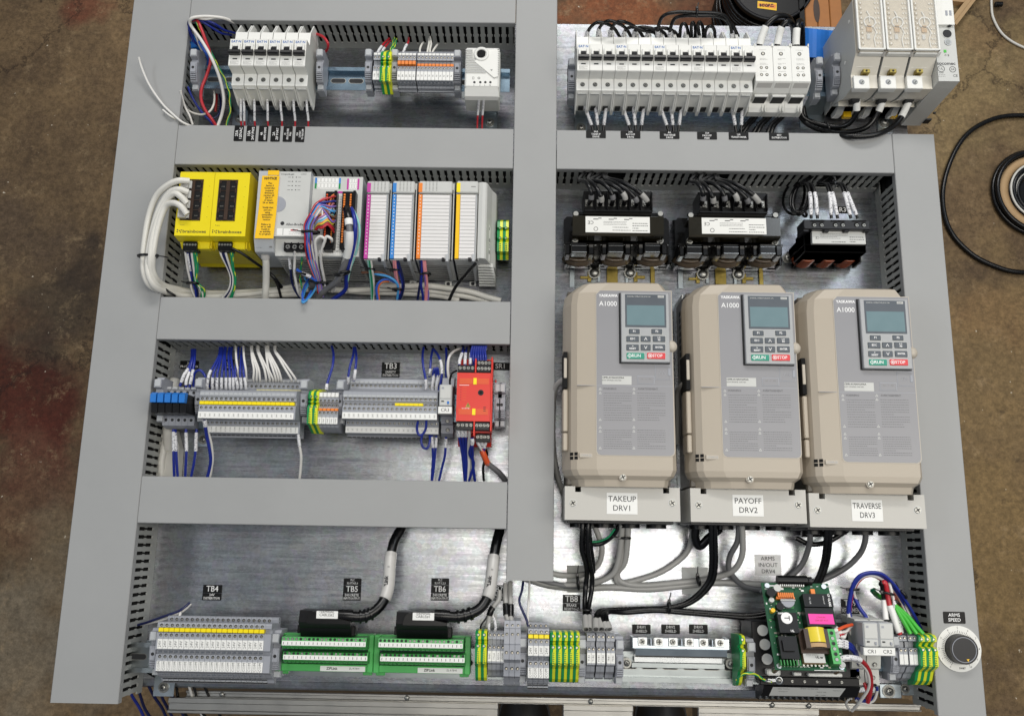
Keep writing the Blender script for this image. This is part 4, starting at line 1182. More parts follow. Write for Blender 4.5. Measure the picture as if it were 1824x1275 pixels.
b.build('orange_label', t)
# wooden crate end
t = thing('wooden_crate', 'brown wooden crate with dark knot standing beyond the blue tape', 'crate', *P(1465, 20, -560), -750)
x0_, x1_, y0_, y1_ = prect(1432, 1500, -60, 60, -560)
for k in range(3):
    b = MB('wood'); xa = x0_ + k * (x1_ - x0_) / 3
    b.box(xa + .8, xa + (x1_ - x0_) / 3 - .8, y0_, y1_, -750, -560 - k * 1.5, 'wood', 1.5); b.build('plank', t)
b = MB('label_black'); b.box(x0_ - 13, x0_ - 1, y0_ + 10, y1_, -750, -556, 'black', 1); b.build('corner_strap', t)
b = MB('transformer_brown'); x, y = P(1455, 18, -558); b.disc((x, y, -559.2), 7, 'transformer_brown', 16, 30); b.build('knot', t)
# wooden frame on the floor
t = thing('wooden_batten_corner', 'pale wooden frame corner lying on the floor beyond the disconnect', 'wooden frame', *P(1712, 12, -750), -750)
for k, (a, c) in enumerate((((1690, 46), (1742, -22)), ((1700, 44), (1752, -24)), ((1660, -4), (1724, 2)))):
    p = Vector(P3(*a, -735)); q = Vector(P3(*c, -735)); d = (q - p).normalized(); n_ = Vector((-d.y, d.x, 0)) * 5
    b = MB('card_tan'); v = [p + n_, q + n_, q - n_, p - n_]
    b.prism([(u.x, u.y) for u in v], -750, -730 - k * 2, 'z'); b.build('batten', t)
# blue tape stuck over the plate edge
b = MB('tape_blue')
n = 8
for k in range(n):
    def q(i, far):
        f_ = i / n
        px = 1426 + 58 * f_ if far else 1427 + 54 * f_
        return P3(px, (49 + 6 * f_) if far else (101 + 4 * f_), 10 + 22 * math.sin(math.pi * min(1, f_ * 1.1)) * (.4 if far else 1))
    a_, b_, c_, d_ = q(k, 0), q(k + 1, 0), q(k + 1, 1), q(k, 1)
    b.add([a_, b_, c_, d_], [(0, 1, 2, 3)], None, True)
    b.add([(p[0], p[1], p[2] - .6) for p in (a_, b_, c_, d_)], [(3, 2, 1, 0)], None, True)
single('blue_tape', b, 'curled piece of blue tape between the distribution blocks and the disconnect', 'tape', *P(1455, 78, 10), 10)
# loose cable loop and coil on the floor
cxr, cyr = P(1848, 345, -745)
b = MB('wire_black')
pts = [(1900, 215), (1824, 206), (1770, 212), (1722, 240), (1692, 290), (1679, 350), (1691, 408), (1730, 452), (1780, 477), (1824, 485), (1900, 480)]
single('cable_loop', MB().tube(catmull([P3(a, c, -744) for a, c in pts], 8), 5.6, 'wire_black', 8), 'single loose loop of black cable lying round the coil on the concrete', 'cable', *P(1700, 350, -744), -744)
t = thing('cable_coil', 'coil of black cable with pale core wound on the concrete floor', 'cable coil', cxr, cyr, -750)
b = MB('wire_black')
for (R_, z) in ((104, -742), (97, -742), (99, -731), (66, -742), (58, -742), (62, -732), (49, -740)): torus(b, cxr, cyr, z, R_, 5.2, 'wire_black', 48)
b.cyl((cxr, cyr, -749), 42, 2, 'z', 'black', 30)
b.build('black_turns', t)
b = MB('card_tan')
b.ring((cxr, cyr, 0), 71, 91, -749, -737, 'card_tan', 48); b.build('tan_core', t)
b = MB('cable_white'); torus(b, cxr, cyr, -730, 69, 2.6, 'cable_white', 48); torus(b, cxr, cyr, -738, 54, 2.0, 'cable_white', 48); b.build('pale_turns', t)
single('string', MB().tube(catmull([P3(a, c, -746) for a, c in ((1766, -8), (1766, 10), (1769, 32), (1783, 58), (1805, 76), (1840, 92))], 8), 3.0, 'cable_white', 7), 'thin white cord lying on the concrete beyond the coil', 'cord', *P(1775, 50, -746), -746)
b = MB('black'); b.cyl(P3(1773, 8, -740), 6, 16, 'x', 'black', 10); single('cable_clip', b, 'small black clip on the thin white cord', 'clip', *P3(1773, 8, -740))
# shoes of the photographer under the bench rails
for i, (pa, lab) in enumerate(((935, 'black shoe toe beneath the bench rail by the centre duct'), (1183, 'black shoe toe with perforated upper beneath the bench rail'))):
    x, y = P(pa, 1236, -690)
    t = thing('shoe', lab, 'shoe', x, y - 120, -750)
    b = MB('shoe_black')
    n = 22; rows = []; WS = 58
    for j in range(9):
        f_ = j / 8; z = -745 + 75 * math.sin(f_ * math.pi / 2); sc = math.cos(f_ * math.pi / 2 * .96)
        rows.append([(x + WS * sc * math.cos(2 * math.pi * k / n), y - 120 + (150 * sc if math.sin(2 * math.pi * k / n) > 0 else 150) * math.sin(2 * math.pi * k / n), z) for k in range(n)])
    vs = [p for r_ in rows for p in r_]
    fs = [(j * n + k, j * n + (k + 1) % n, (j + 1) * n + (k + 1) % n, (j + 1) * n + k) for j in range(8) for k in range(n)] + [tuple(8 * n + k for k in range(n))]
    b.add(vs, fs, None, True); b.build('upper', t)
    b = MB('dark_plastic'); b.add([(p[0] * 1 + (p[0] - x) * .05, p[1] + (p[1] - y + 120) * .03, z) for z in (-750, -738) for p in rows[0]], [(k, (k + 1) % n, n + (k + 1) % n, n + k) for k in range(n)] + [tuple(range(n, 2 * n))]); b.build('sole', t)
# ================================================================ loose wires in the upper corner
def ww(pts, m, label, r=1.5, **k): return wire(pts, r, m, label, **k)
def Q(*l): return [(320 + a / 6.071, 20 + c / 6.071, z) for a, c, z in l]
ww([(247, 102, 90), (252, 120, 84), (266, 152, 78), (288, 184, 74), (308, 204, 74), (322, 216, 73), (333, 222, 70), (345, 226, 62)], 'wire_white', 'white wire end sticking out over the wide duct cover', 1.6)
ww(Q((10, 860, 72), (25, 930, 66), (60, 1040, 56), (110, 1140, 50), (140, 1230, 45)), 'wire_white', 'short white wire end rising beside the duct fingers of the upper corner', 1.6)
ww([(290, 196, 74), (305, 208, 74), (325, 218, 60), (338, 226, 40)], 'wire_white', 'second white wire end slipping under the duct by the upper corner', 1.4)
ww(Q((600, 130, 60), (480, 80, 76), (340, 62, 84), (220, 62, 88), (130, 80, 90), (110, 130, 84), (150, 200, 80), (230, 310, 82), (330, 480, 84), (410, 660, 76), (460, 830, 66), (478, 980, 58), (455, 1120, 48), (410, 1250, 42)), 'wire_white', 'long white wire arching over the upper corner down to the duct', 2.2)
ww(Q((605, 150, 52), (520, 100, 70), (400, 75, 80), (280, 90, 84), (160, 75, 86), (120, 110, 80), (135, 180, 70), (180, 280, 64), (215, 380, 56), (240, 430, 50)), 'wire_white', 'thinner white wire looping back near the grey end clamp', 1.5)
ww(Q((600, 240, 45), (480, 205, 60), (380, 140, 74), (270, 100, 80), (170, 78, 84), (110, 100, 82), (105, 180, 76), (130, 260, 66), (150, 340, 60)), 'wire_blue', 'upper dark blue wire arching from the corner to the first breaker', 1.6)
ww(Q((560, 260, 42), (450, 240, 56), (330, 170, 70), (230, 110, 78), (150, 90, 82), (105, 130, 78), (110, 240, 66), (160, 330, 58), (210, 380, 52)), 'wire_blue', 'lower dark blue wire arching from the corner to the first breaker', 1.6)
ww(Q((500, 215, 40), (420, 190, 58), (300, 130, 72), (180, 84, 80), (98, 110, 76), (100, 220, 60)), 'wire_navy', 'navy wire arching from the corner behind the dark blue wires', 1.5)
ww(Q((130, 100, 78), (190, 105, 82), (235, 200, 82), (280, 320, 80), (325, 450, 76), (332, 560, 72), (290, 700, 66), (240, 830, 62), (232, 950, 60), (270, 1060, 56), (340, 1160, 50), (400, 1250, 42)), 'wire_red', 'thick red wire snaking down from the corner past the rail', 2.2)
ww(Q((180, 130, 70), (240, 240, 72), (290, 360, 72), (340, 450, 70), (400, 570, 62), (470, 700, 54), (525, 830, 48), (545, 960, 46), (545, 1100, 40), (500, 1250, 34)), 'wire_green', 'green wire with yellow stripe running down from the corner', 1.5, stripe='earth_yellow')
ww(Q((210, 330, 62), (250, 400, 60), (290, 470, 56), (310, 540, 46), (300, 600, 36)), 'wire_midblue', 'short bright blue wire beside the white wire in the corner', 2.0)
ww(Q((90, 820, 56), (130, 920, 52), (200, 1040, 46), (270, 1130, 42), (340, 1200, 36), (370, 1260, 30)), 'wire_blue', 'blue wire leaving the duct fingers below the corner end clamp', 1.7)
ww(Q((85, 1070, 40), (150, 1105, 44), (240, 1120, 46), (320, 1090, 48), (368, 1010, 46), (375, 900, 40), (350, 800, 34)), 'cable_white', 'curved white wire looping near the corner bracket', 1.5)
ww(Q((400, 900, 20), (395, 1000, 22), (385, 1090, 20)), 'red_dark', 'dark red wire stub behind the corner bracket', 2.0)
ww(Q((430, 900, 20), (445, 1000, 22), (420, 1120, 24), (350, 1170, 26)), 'wire_navy', 'navy wire curving behind the thick white wire', 1.5)
b = MB('tape_blue')
b.add([P3(335, 76, 50), P3(345, 62, 54), P3(353, 84, 52), P3(336, 88, 46)], [(0, 1, 2, 3), (3, 2, 1, 0)])
b.prism([P(335, 76, 50), P(345, 62, 50), P(354, 85, 50), P(336, 88, 50)], 44, 52, 'z')
single('blue_tag', b, 'small blue plastic tag above the corner end clamp', 'tag', *P(343, 78, 48), 44)
wire([(560, 60, 60), (575, 66, 72), (584, 78, 74), (582, 90, 60), (574, 96, 50)], 2.0, 'wire_red', 'short red jumper looping beside the last small breaker')
for i, (pts, m, sl, st, lab) in enumerate((
        (((693, 69, 40), (684, 78, 52), (676, 88, 64), (672, 96, 68)), 'wire_red', (.5, 1, 'marker'), None, 'red wire with sleeve entering the first plain terminal'),
        (((695, 73, 40), (688, 82, 52), (682, 90, 64), (680, 97, 68)), 'wire_red', (.5, 1, 'marker'), None, 'red wire with sleeve entering the second plain terminal'),
        (((702, 68, 40), (700, 78, 52), (697, 88, 64), (693, 98, 70)), 'wire_green', None, 'earth_yellow', 'green striped wire into the first upper earth terminal'),
        (((706, 70, 40), (704, 80, 52), (700, 90, 64), (698, 98, 70)), 'wire_green', None, 'earth_yellow', 'green striped wire into the second upper earth terminal'),
        (((728, 68, 40), (727, 76, 54), (722, 84, 62), (718, 95, 68)), 'wire_red', (.5, 1, 'marker'), None, 'red wire with sleeve entering the orange bridged terminals'),
        (((754, 76, 40), (751, 80, 56), (748, 88, 62), (748, 97, 66)), 'cable_white', None, None, 'white wire into the first N terminal'),
        (((764, 70, 40), (764, 78, 56), (762, 88, 62), (761, 97, 66)), 'cable_white', None, None, 'white wire into the third N terminal'),
        (((766, 66, 40), (768, 78, 56), (766, 88, 62), (766, 97, 66)), 'cable_white', None, None, 'white wire into the fourth N terminal'),
        (((779, 80, 44), (776, 84, 56), (772, 90, 62), (769, 97, 66)), 'cable_white', None, None, 'white wire into the fifth N terminal'))):
    wire(pts, 1.5, m, lab, sleeves=(sl,) if sl else (), stripe=st)
# ================================================================ second row: network switches, controller, modules
def ZP(ox, oy, sc):
    return lambda *l: [(ox + a / sc, oy + c / sc, z) for a, c, z in l]
A5 = ZP(300, 290, 4.904); B5 = ZP(530, 290, 4.904); C5 = ZP(220, 280, 4.5525); D5 = ZP(700, 300, 5.1)
ZS = 112
swx = [P(315.5, 365, ZS)[0], P(378.2, 365, ZS)[0], P(441.5, 365, ZS)[0]]
# make the two equal
for i in range(2):
    xa, xb = swx[i] + .2, swx[i + 1] - .2
    yt_, yb_ = YP(380, 309, ZS), YP(375, 420.5, ZS)
    t = thing('network_switch', ['yellow network switch with four white cables plugged into its first port column', 'yellow network switch with eight empty ports beside the controller'][i], 'network switch', xa, yb_, 0)
    b = MB('switch_yellow')
    b.prism([(YP(400, 476, 14), 14), (YP(400, 470, 22), 22), (YP(400, 449, 74), 72), (YP(390, 445, 84), 84), (YP(390, 432, 92), 92), (YP(380, 430, 98), 98), (yb_, ZS), (yt_, ZS), (yt_ + 2.5, ZS - 2), (yt_ + 4, 14)], xa, xb, 'x', 'switch_yellow', mc='switch_yellow_dark')
    b.build('housing', t)
    w = xb - xa
    # port panel with a real recess look: dark box frame proud of the face, ports inside
    bz = MB('coil_varnish')
    xc0 = P([327, 389.5][i], 355, ZS)[0]; xc1 = P([361.5, 423][i], 355, ZS)[0]
    if i == 0: xc0 = P(324.5, 355, ZS)[0]; xc1 = P(360, 355, ZS)[0]
    if i == 1: xc0 = P(388, 355, ZS)[0]; xc1 = P(421.5, 355, ZS)[0]
    yp0, yp1 = YP(345, 393, ZS), YP(345, 320, ZS)
    for (u0, u1, v0, v1) in ((xc0, xc1, yp0, yp0 + 1.2), (xc0, xc1, yp1 - 1.2, yp1), (xc0, xc0 + 1.2, yp0, yp1), (xc1 - 1.2, xc1, yp0, yp1), ((xc0 + xc1) / 2 - 2.4, (xc0 + xc1) / 2 + 2.4, yp0, yp1)):
        bz.box(u0, u1, v0, v1, ZS, ZS + 1.1, 'transformer_brown', .2)
    pn = bz.build('port_frame', t)
    bz = MB('transformer_brown'); bz.box(xc0 + 1, xc1 - 1, yp0 + 1, yp1 - 1, ZS, ZS + .15, 'deep_black'); bz.build('port_recess', t)
    for c in range(2):
        for r_ in range(4):
            u0 = xc0 + 1.4 if c == 0 else (xc0 + xc1) / 2 + 2.5
            u1 = (xc0 + xc1) / 2 - 2.5 if c == 0 else xc1 - 1.4
            hgt = (yp1 - yp0 - 2.4) / 4; v0 = yp0 + 1.2 + r_ * hgt
            pb = MB('deep_black')
            pb.box(u0, u1, v0 + hgt - .7, v0 + hgt, ZS + .1, ZS + .9, 'transformer_brown', .1)
            side = u1 if c else u0
            pb.box(side - (1.6 if c else 0), side + (0 if c else 1.6), v0, v0 + hgt * .2, ZS + .1, ZS + .8, 'transformer_brown', .1)
            pb.box(side - (1.6 if c else 0), side + (0 if c else 1.6), v0 + hgt * .75, v0 + hgt, ZS + .1, ZS + .8, 'transformer_brown', .1)
            for k in range(3): pb.box(u0 + 2.4 + k * 1.6, u0 + 3.0 + k * 1.6, v0 + hgt * .35, v0 + hgt * .45, ZS + .2, ZS + .3, 'terminal_metal')
            pb.build('port', pn)
    text('brainboxes', 5.4, 'ink', t, xa + w * .56, YP(375, 413, ZS), ZS + .08, bold=.1, sx=1.25)
    text('Power', 2.2, 'ink', t, xa + w * .2, YP(375, 401.5, ZS), ZS + .08)
    b = MB('ink')
    for (u, v) in ((.1, 1.6), (.16, 0), (.1, -1.6), (.21, 1.0), (.2, -2.4)): b.disc((xa + w * u - 1, YP(375, 412, ZS) + v * .8, ZS + .08), .9, 'ink', 8)
    for k in range(4): b.disc((xb - w * .12, yp0 + 5 + k * (yp1 - yp0) / 4, ZS + .08), .4, 'ink', 6)
    b.build('print', t)
    b = MB('switch_yellow')
    xm = xa + w * .42
    b.box(xm, xb - w * .1, YP(390, 445, 92) - 0, YP(390, 430, 92), 84, 95, 'switch_yellow', 1.0)
    b.box(xb - w * .08, xb - w * .04, YP(390, 445, 92), YP(390, 430, 92), 84, 96.5, 'switch_yellow_dark', .4)
    b.build('lower_cover', t)
    b = MB('ink')
    for k in range(3):
        for s_ in range(2):
            zz = 62 - k * 9; yy = YP(400, 449, 74) - (74 - zz) * .12
            u = xa + 5 + s_ * 26
            f0 = (YP(400, 449, 74) - YP(400, 470, 22)) / 50
            ya_ = YP(400, 470, 22) + (zz - 22) * f0 - .15
            b.add([(u, ya_ - .0, zz - 1), (u + 11, ya_, zz - 1), (u + 11, ya_ + 2 * f0, zz + 1), (u, ya_ + 2 * f0, zz + 1)], [(0, 1, 2, 3)], 'switch_yellow_dark')
    b.build('vent_slot', t)
    # plug with screws
    pc = MB('black'); q0, q1 = ((325, 350), (387.5, 412.5))[i]
    u0, u1, v0, v1 = prect(q0, q1, 429.5, 445, 100)
    pc.box(u0, u1, v0, v1, 84, 99, 'black', .6)
    for k in range(5):
        xx = u0 + (k + .5) * (u1 - u0) / 5
        pc.cyl((xx, (v0 + v1) / 2 + 1.4, 98.9), 1.5, .25, 'z', 'screw_metal', 10)
    pc.build('terminal_plug', t)
    if i == 0:
        for r_ in range(4):
            hgt = (yp1 - yp0 - 2.4) / 4; v0 = yp0 + 1.6 + r_ * hgt
            b = MB('side_translucent'); b.box(xc0 - 1.5, xc0 + 8.5, v0, v0 + hgt - 1, ZS + .8, ZS + 7, 'side_translucent', .8)
            b.box(xc0 + 6.5, xc0 + 11.5, v0 + 1, v0 + hgt - 2, ZS + .8, ZS + 3, 'light_grey', .4)
            for k in range(4): b.box(xc0 + 1 + k * 1.6, xc0 + 1.6 + k * 1.6, v0 + 1.2, v0 + hgt - 2.4, ZS + 7, ZS + 7.15, 'ink_soft')
            tag(b.build('cable_plug', None), 'clear network plug in the %s port from the top of the first yellow switch' % ORD[3 - r_], 'plug', 'clear network plugs in the yellow switch')
CW = [C5((535, 195, 119), (440, 192, 124), (345, 238, 120), (262, 325, 112), (205, 480, 104), (172, 680, 98), (160, 830, 94), (170, 950, 90), (215, 1040, 84), (310, 1090, 62), (430, 1112, 36), (620, 1118, 24), (900, 1115, 20), (1200, 1100, 18), (1500, 1050, 16)),
      C5((525, 285, 119), (450, 262, 123), (375, 290, 119), (300, 400, 112), (245, 560, 106), (212, 720, 102), (196, 850, 98), (205, 960, 94), (255, 1050, 84), (350, 1096, 60), (470, 1118, 36), (700, 1128, 30), (980, 1112, 26), (1250, 1088, 22), (1500, 1072, 20)),
      C5((515, 375, 119), (470, 325, 122), (415, 295, 122), (350, 350, 116), (290, 470, 110), (240, 640, 106), (218, 800, 102), (220, 930, 94), (265, 1030, 82), (350, 1080, 58), (470, 1085, 34), (650, 1100, 24), (900, 1098, 22), (1200, 1080, 20), (1480, 1035, 18)),
      C5((515, 465, 119), (465, 400, 122), (405, 372, 120), (345, 400, 114), (300, 500, 110), (262, 640, 106), (240, 780, 102), (234, 900, 94), (260, 980, 84), (330, 1040, 60), (450, 1070, 36), (640, 1108, 26), (900, 1126, 22), (1200, 1118, 20), (1450, 1110, 18))]
for i, p in enumerate(CW):
    wire(p, 4.0, 'cable_white', 'white network cable from the %s port from the top, looping over the wide duct' % ORD[i], name='network_cable', cat='cable', n=10, seg=6, group='white network cables looping over the duct')
tie(263, 456.5, 98, 15.5, 'black cable tie round the white network cables over the wide duct', -math.pi / 2, 18, ry=8)
tie(303, 521, 60, 10, 'black cable tie round the white network cables where they dip off the duct', 1.0, 16, ry=7)

# ---- controller
ZC = 104
t = thing('controller', 'grey programmable controller with long yellow notice sticker', 'controller', *P(500, 440, 0), 0)
gx0 = XP(456.5, 375, ZC); gx1 = XP(490, 375, ZC); gx2 = XP(549.5, 375, ZC)
yt_ = YP(500, 304.5, ZC); y421 = YP(500, 421, ZC); y449 = YP(470, 449, 96)
b = MB('light_grey')
b.prism([(YP(500, 498, 6), 6), (YP(500, 458, 84), 84), (YP(500, 456, 90), 90), (YP(500, 426, 94), 94), (YP(500, 424, 97), 97), (y421, ZC), (yt_ - 2, ZC), (yt_, ZC - 2), (yt_ + 1, 6)], gx1 + .3, gx2, 'x', 'light_grey', mc='pale_grey')
b.build('housing', t)
b = MB('pale_grey'); b.prism([(y449 - 2, 40), (y449, 94), (y449 + 1, 96), (YP(470, 424, ZC), ZC + 1), (yt_ - 1, ZC + 1), (yt_ + 1, ZC - 3), (yt_ + 1, 40)], gx0, gx1, 'x', 'pale_grey'); b.build('processor_section', t)
# bottom vents
b = MB('mid_grey')
ys0, zs0, ys1, zs1 = YP(500, 458, 84), 84, YP(500, 498, 6), 6
vents = MB('hole_dark')
for k in range(9):
    f_ = .1 + k * .095; yy = ys0 + (ys1 - ys0) * f_; zz = zs0 + (zs1 - zs0) * f_
    vents.box(gx1 + 2, gx2 + 62, yy - 1.2, yy + .5, zz - 1.8, zz + 1.2, 'ink_soft', 0)
# sticker
b = MB('notice_yellow')
sx0, sx1 = XP(462, 375, ZC + 2), XP(493, 375, ZC + 2)
yy0, yy1 = YP(470, 423, ZC + 8), YP(475, 313, ZC + 2)
n = 10; v = []
for k in range(n + 1):
    f_ = k / n; z = ZC + 1.6 + (7.5 * max(0, f_ - .55) ** 1.3)
    v += [(sx0 - 1.2 * f_ * 2, yy1 + (yy0 - yy1) * f_, z), (sx1 - 1.0 * f_, yy1 + (yy0 - yy1) * f_, z)]
b.add(v, [(2 * k, 2 * k + 2, 2 * k + 3, 2 * k + 1) for k in range(n)], None, True)
b.add([(x, y, z - .35) for x, y, z in v], [(2 * k, 2 * k + 1, 2 * k + 3, 2 * k + 2) for k in range(n)], None, True)
b.box(XP(477, 308, ZC + 2), XP(497, 308, ZC + 2), YP(488, 312, ZC + 2), yt_ - .2, ZC + 1, ZC + 1.6, 'notice_yellow', .2)
stk = b.build('notice_sticker', t); ORG[stk.name] = ORG[t.name]
lines = ['NOTICE', '', 'This', 'Series 5', 'Controller', 'requires', 'firmware', 'version 24', '(24.011', 'or later),', '26 or later.', '', 'Verify that', 'you are', 'using', 'compatible', 'firmware', 'version', '', 'Failure to', 'do so will', 'result in', 'an inability', 'to program']
for k, s_ in enumerate(lines):
    if not s_: continue
    f_ = .045 + k * .0385; z = ZC + 1.95 + (7.5 * max(0, f_ - .55) ** 1.3) + .15
    text(s_, 4.4 if k == 0 else 3.2, 'ink', stk, (sx0 + sx1) / 2 - 1.1 * f_, yy1 + (yy0 - yy1) * f_, z, bold=.14 if k == 0 else .06)
lx = (XP(497, 370, ZC) + gx2) / 2
text('CompactLogix', 3.0, 'ink', t, XP(512, 311, ZC), YP(512, 310.5, ZC), ZC + .1, bold=.05)
text('L27ERM', 2.2, 'ink', t, XP(541, 311, ZC), YP(541, 310.8, ZC), ZC + .1)
text('Allen-Bradley', 4.4, 'ink', t, XP(526, 400.5, ZC), YP(526, 400, ZC), ZC + .1, bold=.08)
text('EtherNet/IP', 3.6, 'ink', t, XP(469, 430.5, 98), YP(469, 430.5, 98.5), 103.2 - 3.2 + .6, bold=.06)
text('1 (Front)', 2.4, 'ink', t, XP(462, 437, 97), YP(462, 437, 97.5), 99.4); text('2 (Rear)', 2.4, 'ink', t, XP(462, 440.5, 97), YP(462, 440.8, 97.5), 98.6)
b = MB('ink'); x, y = P(503, 398, ZC); b.disc((x, y, ZC + .1), 2.6, 'ink', 16)
for r_ in range(4):
    for c in range(2):
        x, y = P(521.5 + c * 6.5 - r_ * .5, 316 + r_ * 7.5, ZC); b.box(x - .7, x + .7, y - .6, y + .6, ZC + .05, ZC + .12)
        b.box(x - 6 if c == 0 else x + 2.4, x - 2.4 if c == 0 else x + 6, y - .35, y + .35, ZC + .05, ZC + .1, 'ink_soft')
x, y = P(483, 439, 98); b.prism([(x - 2.4, y - 2), (x + 2.4, y - 2), (x, y + 2.4)], 99.3, 99.5, 'z', 'ink_soft')
b.build('print', t)
b = MB('pale_grey'); x, y = P(495, 364, ZC); b.prism([(x + 10.5 * math.cos(a), y + 10.5 * math.sin(a)) for a in [(-math.pi / 2 + math.pi * k / 12) for k in range(13)]], ZC, ZC + .5, 'z', 'mid_grey'); b.build('finger_notch', t)
b = MB('paper'); u0, u1, v0, v1 = prect(493, 503, 407, 419, ZC); b.box(u0, u1, v0, v1, ZC, ZC + .2); u0, u1, v0, v1 = prect(505, 536, 407.5, 419.5, ZC); b.box(u0, u1, v0, v1, ZC, ZC + .2)
print_lines(b, u0 + 7, u1 - 1, v0 + .5, v1 - 3.5, ZC + .25, 2, 'ink_soft', .4, 2)
b.box(u0 + 9, u1 - 4, v1 - 3, v1 - 1, ZC + .2, ZC + .25, 'ink_red'); b.build('warning_label', t)
b = MB('black'); u0, u1, v0, v1 = prect(507, 549, 433, 448, 96); b.box(u0, u1, v0, v1, 88, 97, 'black', .5)
for k in range(3): screw(b, u0 + 4.5 + k * 8.6, (v0 + v1) / 2, 97.1, 3.3, cross=True, rz=.4 + k)
for k in range(4): b.box(u0 - .2 + k * 8.8, u0 + .9 + k * 8.8, v0, v1, 96, 99, 'black', .2)
b.build('power_terminal', t)
# network cable from the controller
wire([(472, 452, 84), (473, 460, 80), (474, 470, 74), (474, 500, 54), (473, 520, 44), (472, 534, 34)], 4.6, 'cable_white', 'white network cable plugged into the bottom of the controller', name='network_cable', cat='cable', sleeves=((0, .2, 'side_translucent'),), n=10)

# ---- embedded input output section
t2 = thing('input_output_unit', 'grey controller input output section with two black terminal blocks and orange release rows', 'controller', *P(600, 440, 0), 0)
ZB = 92
bx0, bx1 = gx2 + .3, XP(643, 385, ZB)
b = MB('light_grey')
b.prism([(YP(600, 500, 6), 6), (YP(600, 459, 82), 80), (YP(600, 457, ZB), ZB - 1), (YP(600, 456, ZB), ZB), (YP(600, 315, ZB), ZB), (YP(600, 314, ZB) + .8, 6)], bx0, bx1, 'x', 'light_grey', mc='pale_grey'); b.build('housing', t2)
vents.build('vent_slot', t2)
def tblk(q0, q1, p0, p1, zt, m='black', pr=t2, nm='terminal_block'):
    b = MB(m); u0, u1, v0, v1 = prect(q0, q1, p0, p1, zt); b.box(u0, u1, v0, v1, ZB - 1, zt, m, .5); o = b.build(nm, pr); ORG[o.name] = ORG[pr.name]; return o, (u0, u1, v0, v1)
for (q0, q1, cols) in ((577, 598.5, ((578.5, 581.5, 'orange_red'), (590.5, 593, 'orange'))), (607, 632, ((609.5, 613, 'orange'), (621, 624, 'orange')))):
    o, (u0, u1, v0, v1) = tblk(q0, q1, 341, 442, 102)
    b = MB('hole_dark'); b.box(u0 + (u1 - u0) * .12, u1 - 3, v0 - 3, v0 + 3, ZB - 1, 105, 'black', .6); b.build('block_foot', o)
    for ci, (c0, c1, mm) in enumerate(cols):
        x0_ = XP(c0, 390, 103); x1_ = XP(c1, 390, 103)
        nb = 20
        b = MB(mm)
        for k in range(nb):
            ya_ = v0 + 7 + k * (v1 - v0 - 10) / nb
            b.box(x0_ + (390 - 390), x1_, ya_, ya_ + (v1 - v0 - 10) / nb - .9, 101.8, 103.4, mm, .25)
        b.build('release_lever', o)['kind'] = 'stuff'
    b = MB('gloss_black'); b.box(u1 - 3.5, u1, v0, v1, 101, 105.5, 'black', .5); b.build('block_side', o)
b = MB('paper'); u0, u1, v0, v1 = prect(599, 607.5, 341, 446, ZB + 2)
b.box(u0, u1, v0, v1, ZB, ZB + 2, 'paper', .3)
for k in range(20):
    yy = v0 + 3 + k * (v1 - v0 - 8) / 20; b.box(u0 + 1, u1 - 1.2, yy, yy + 2.0, ZB + 2, ZB + 2.08, 'ink_soft'); b.box(u0 + 1.4, u1 - 1.8, yy + .4, yy + 1.5, ZB + 2.08, ZB + 2.12, 'paper')
b.box(u0, u1, v1 - 3, v1, ZB + 2, ZB + 2.3, 'magenta'); b.build('number_strip', t2)
b = MB('paper')
for (q0, q1, p0, p1, c1, c2) in ((561, 607, 317, 336.5, 'strip_blue', 'earth_green'), (618, 640, 318.5, 338, 'magenta', 'magenta')):
    u0, u1, v0, v1 = prect(q0, q1, p0, p1, ZB + .2)
    b.box(u0, u1, v0, v1, ZB, ZB + .2, 'paper')
    for (a_, b_) in ((u0, u0 + 2.6), (u1 - 2.6, u1)):
        b.flat(a_, b_, (v0 + v1) / 2, v1, ZB + .26, c1); b.flat(a_, b_, v0, (v0 + v1) / 2, ZB + .26, c2)
    for c in range(6 if q0 < 600 else 3):
        for r_ in range(2):
            w_ = (u1 - u0 - 6) / (6 if q0 < 600 else 3); x = u0 + 3 + c * w_; y = v0 + 1 + r_ * (v1 - v0) / 2
            b.flat(x + .4, x + w_ - .4, y + .3, y + (v1 - v0) / 2 - 1.2, ZB + .26, 'ink_soft'); b.flat(x + .65, x + w_ - .65, y + .55, y + (v1 - v0) / 2 - 1.45, ZB + .3, 'paper')
b.build('status_label', t2)
b = MB('paper'); u0, u1, v0, v1 = prect(568, 627, 446, 454, ZB + .2); b.box(u0, u1, v0, v1, ZB, ZB + .2); print_lines(b, u0 + 6, u1 - 3, v0 + 1, v1 - 1, ZB + .26, 2, 'ink_soft', .5, 4)
b.box(u0 + 31, u0 + 37, v1 - 2, v1 - .5, ZB + .2, ZB + .27, 'ink_red'); b.build('warning_label', t2)

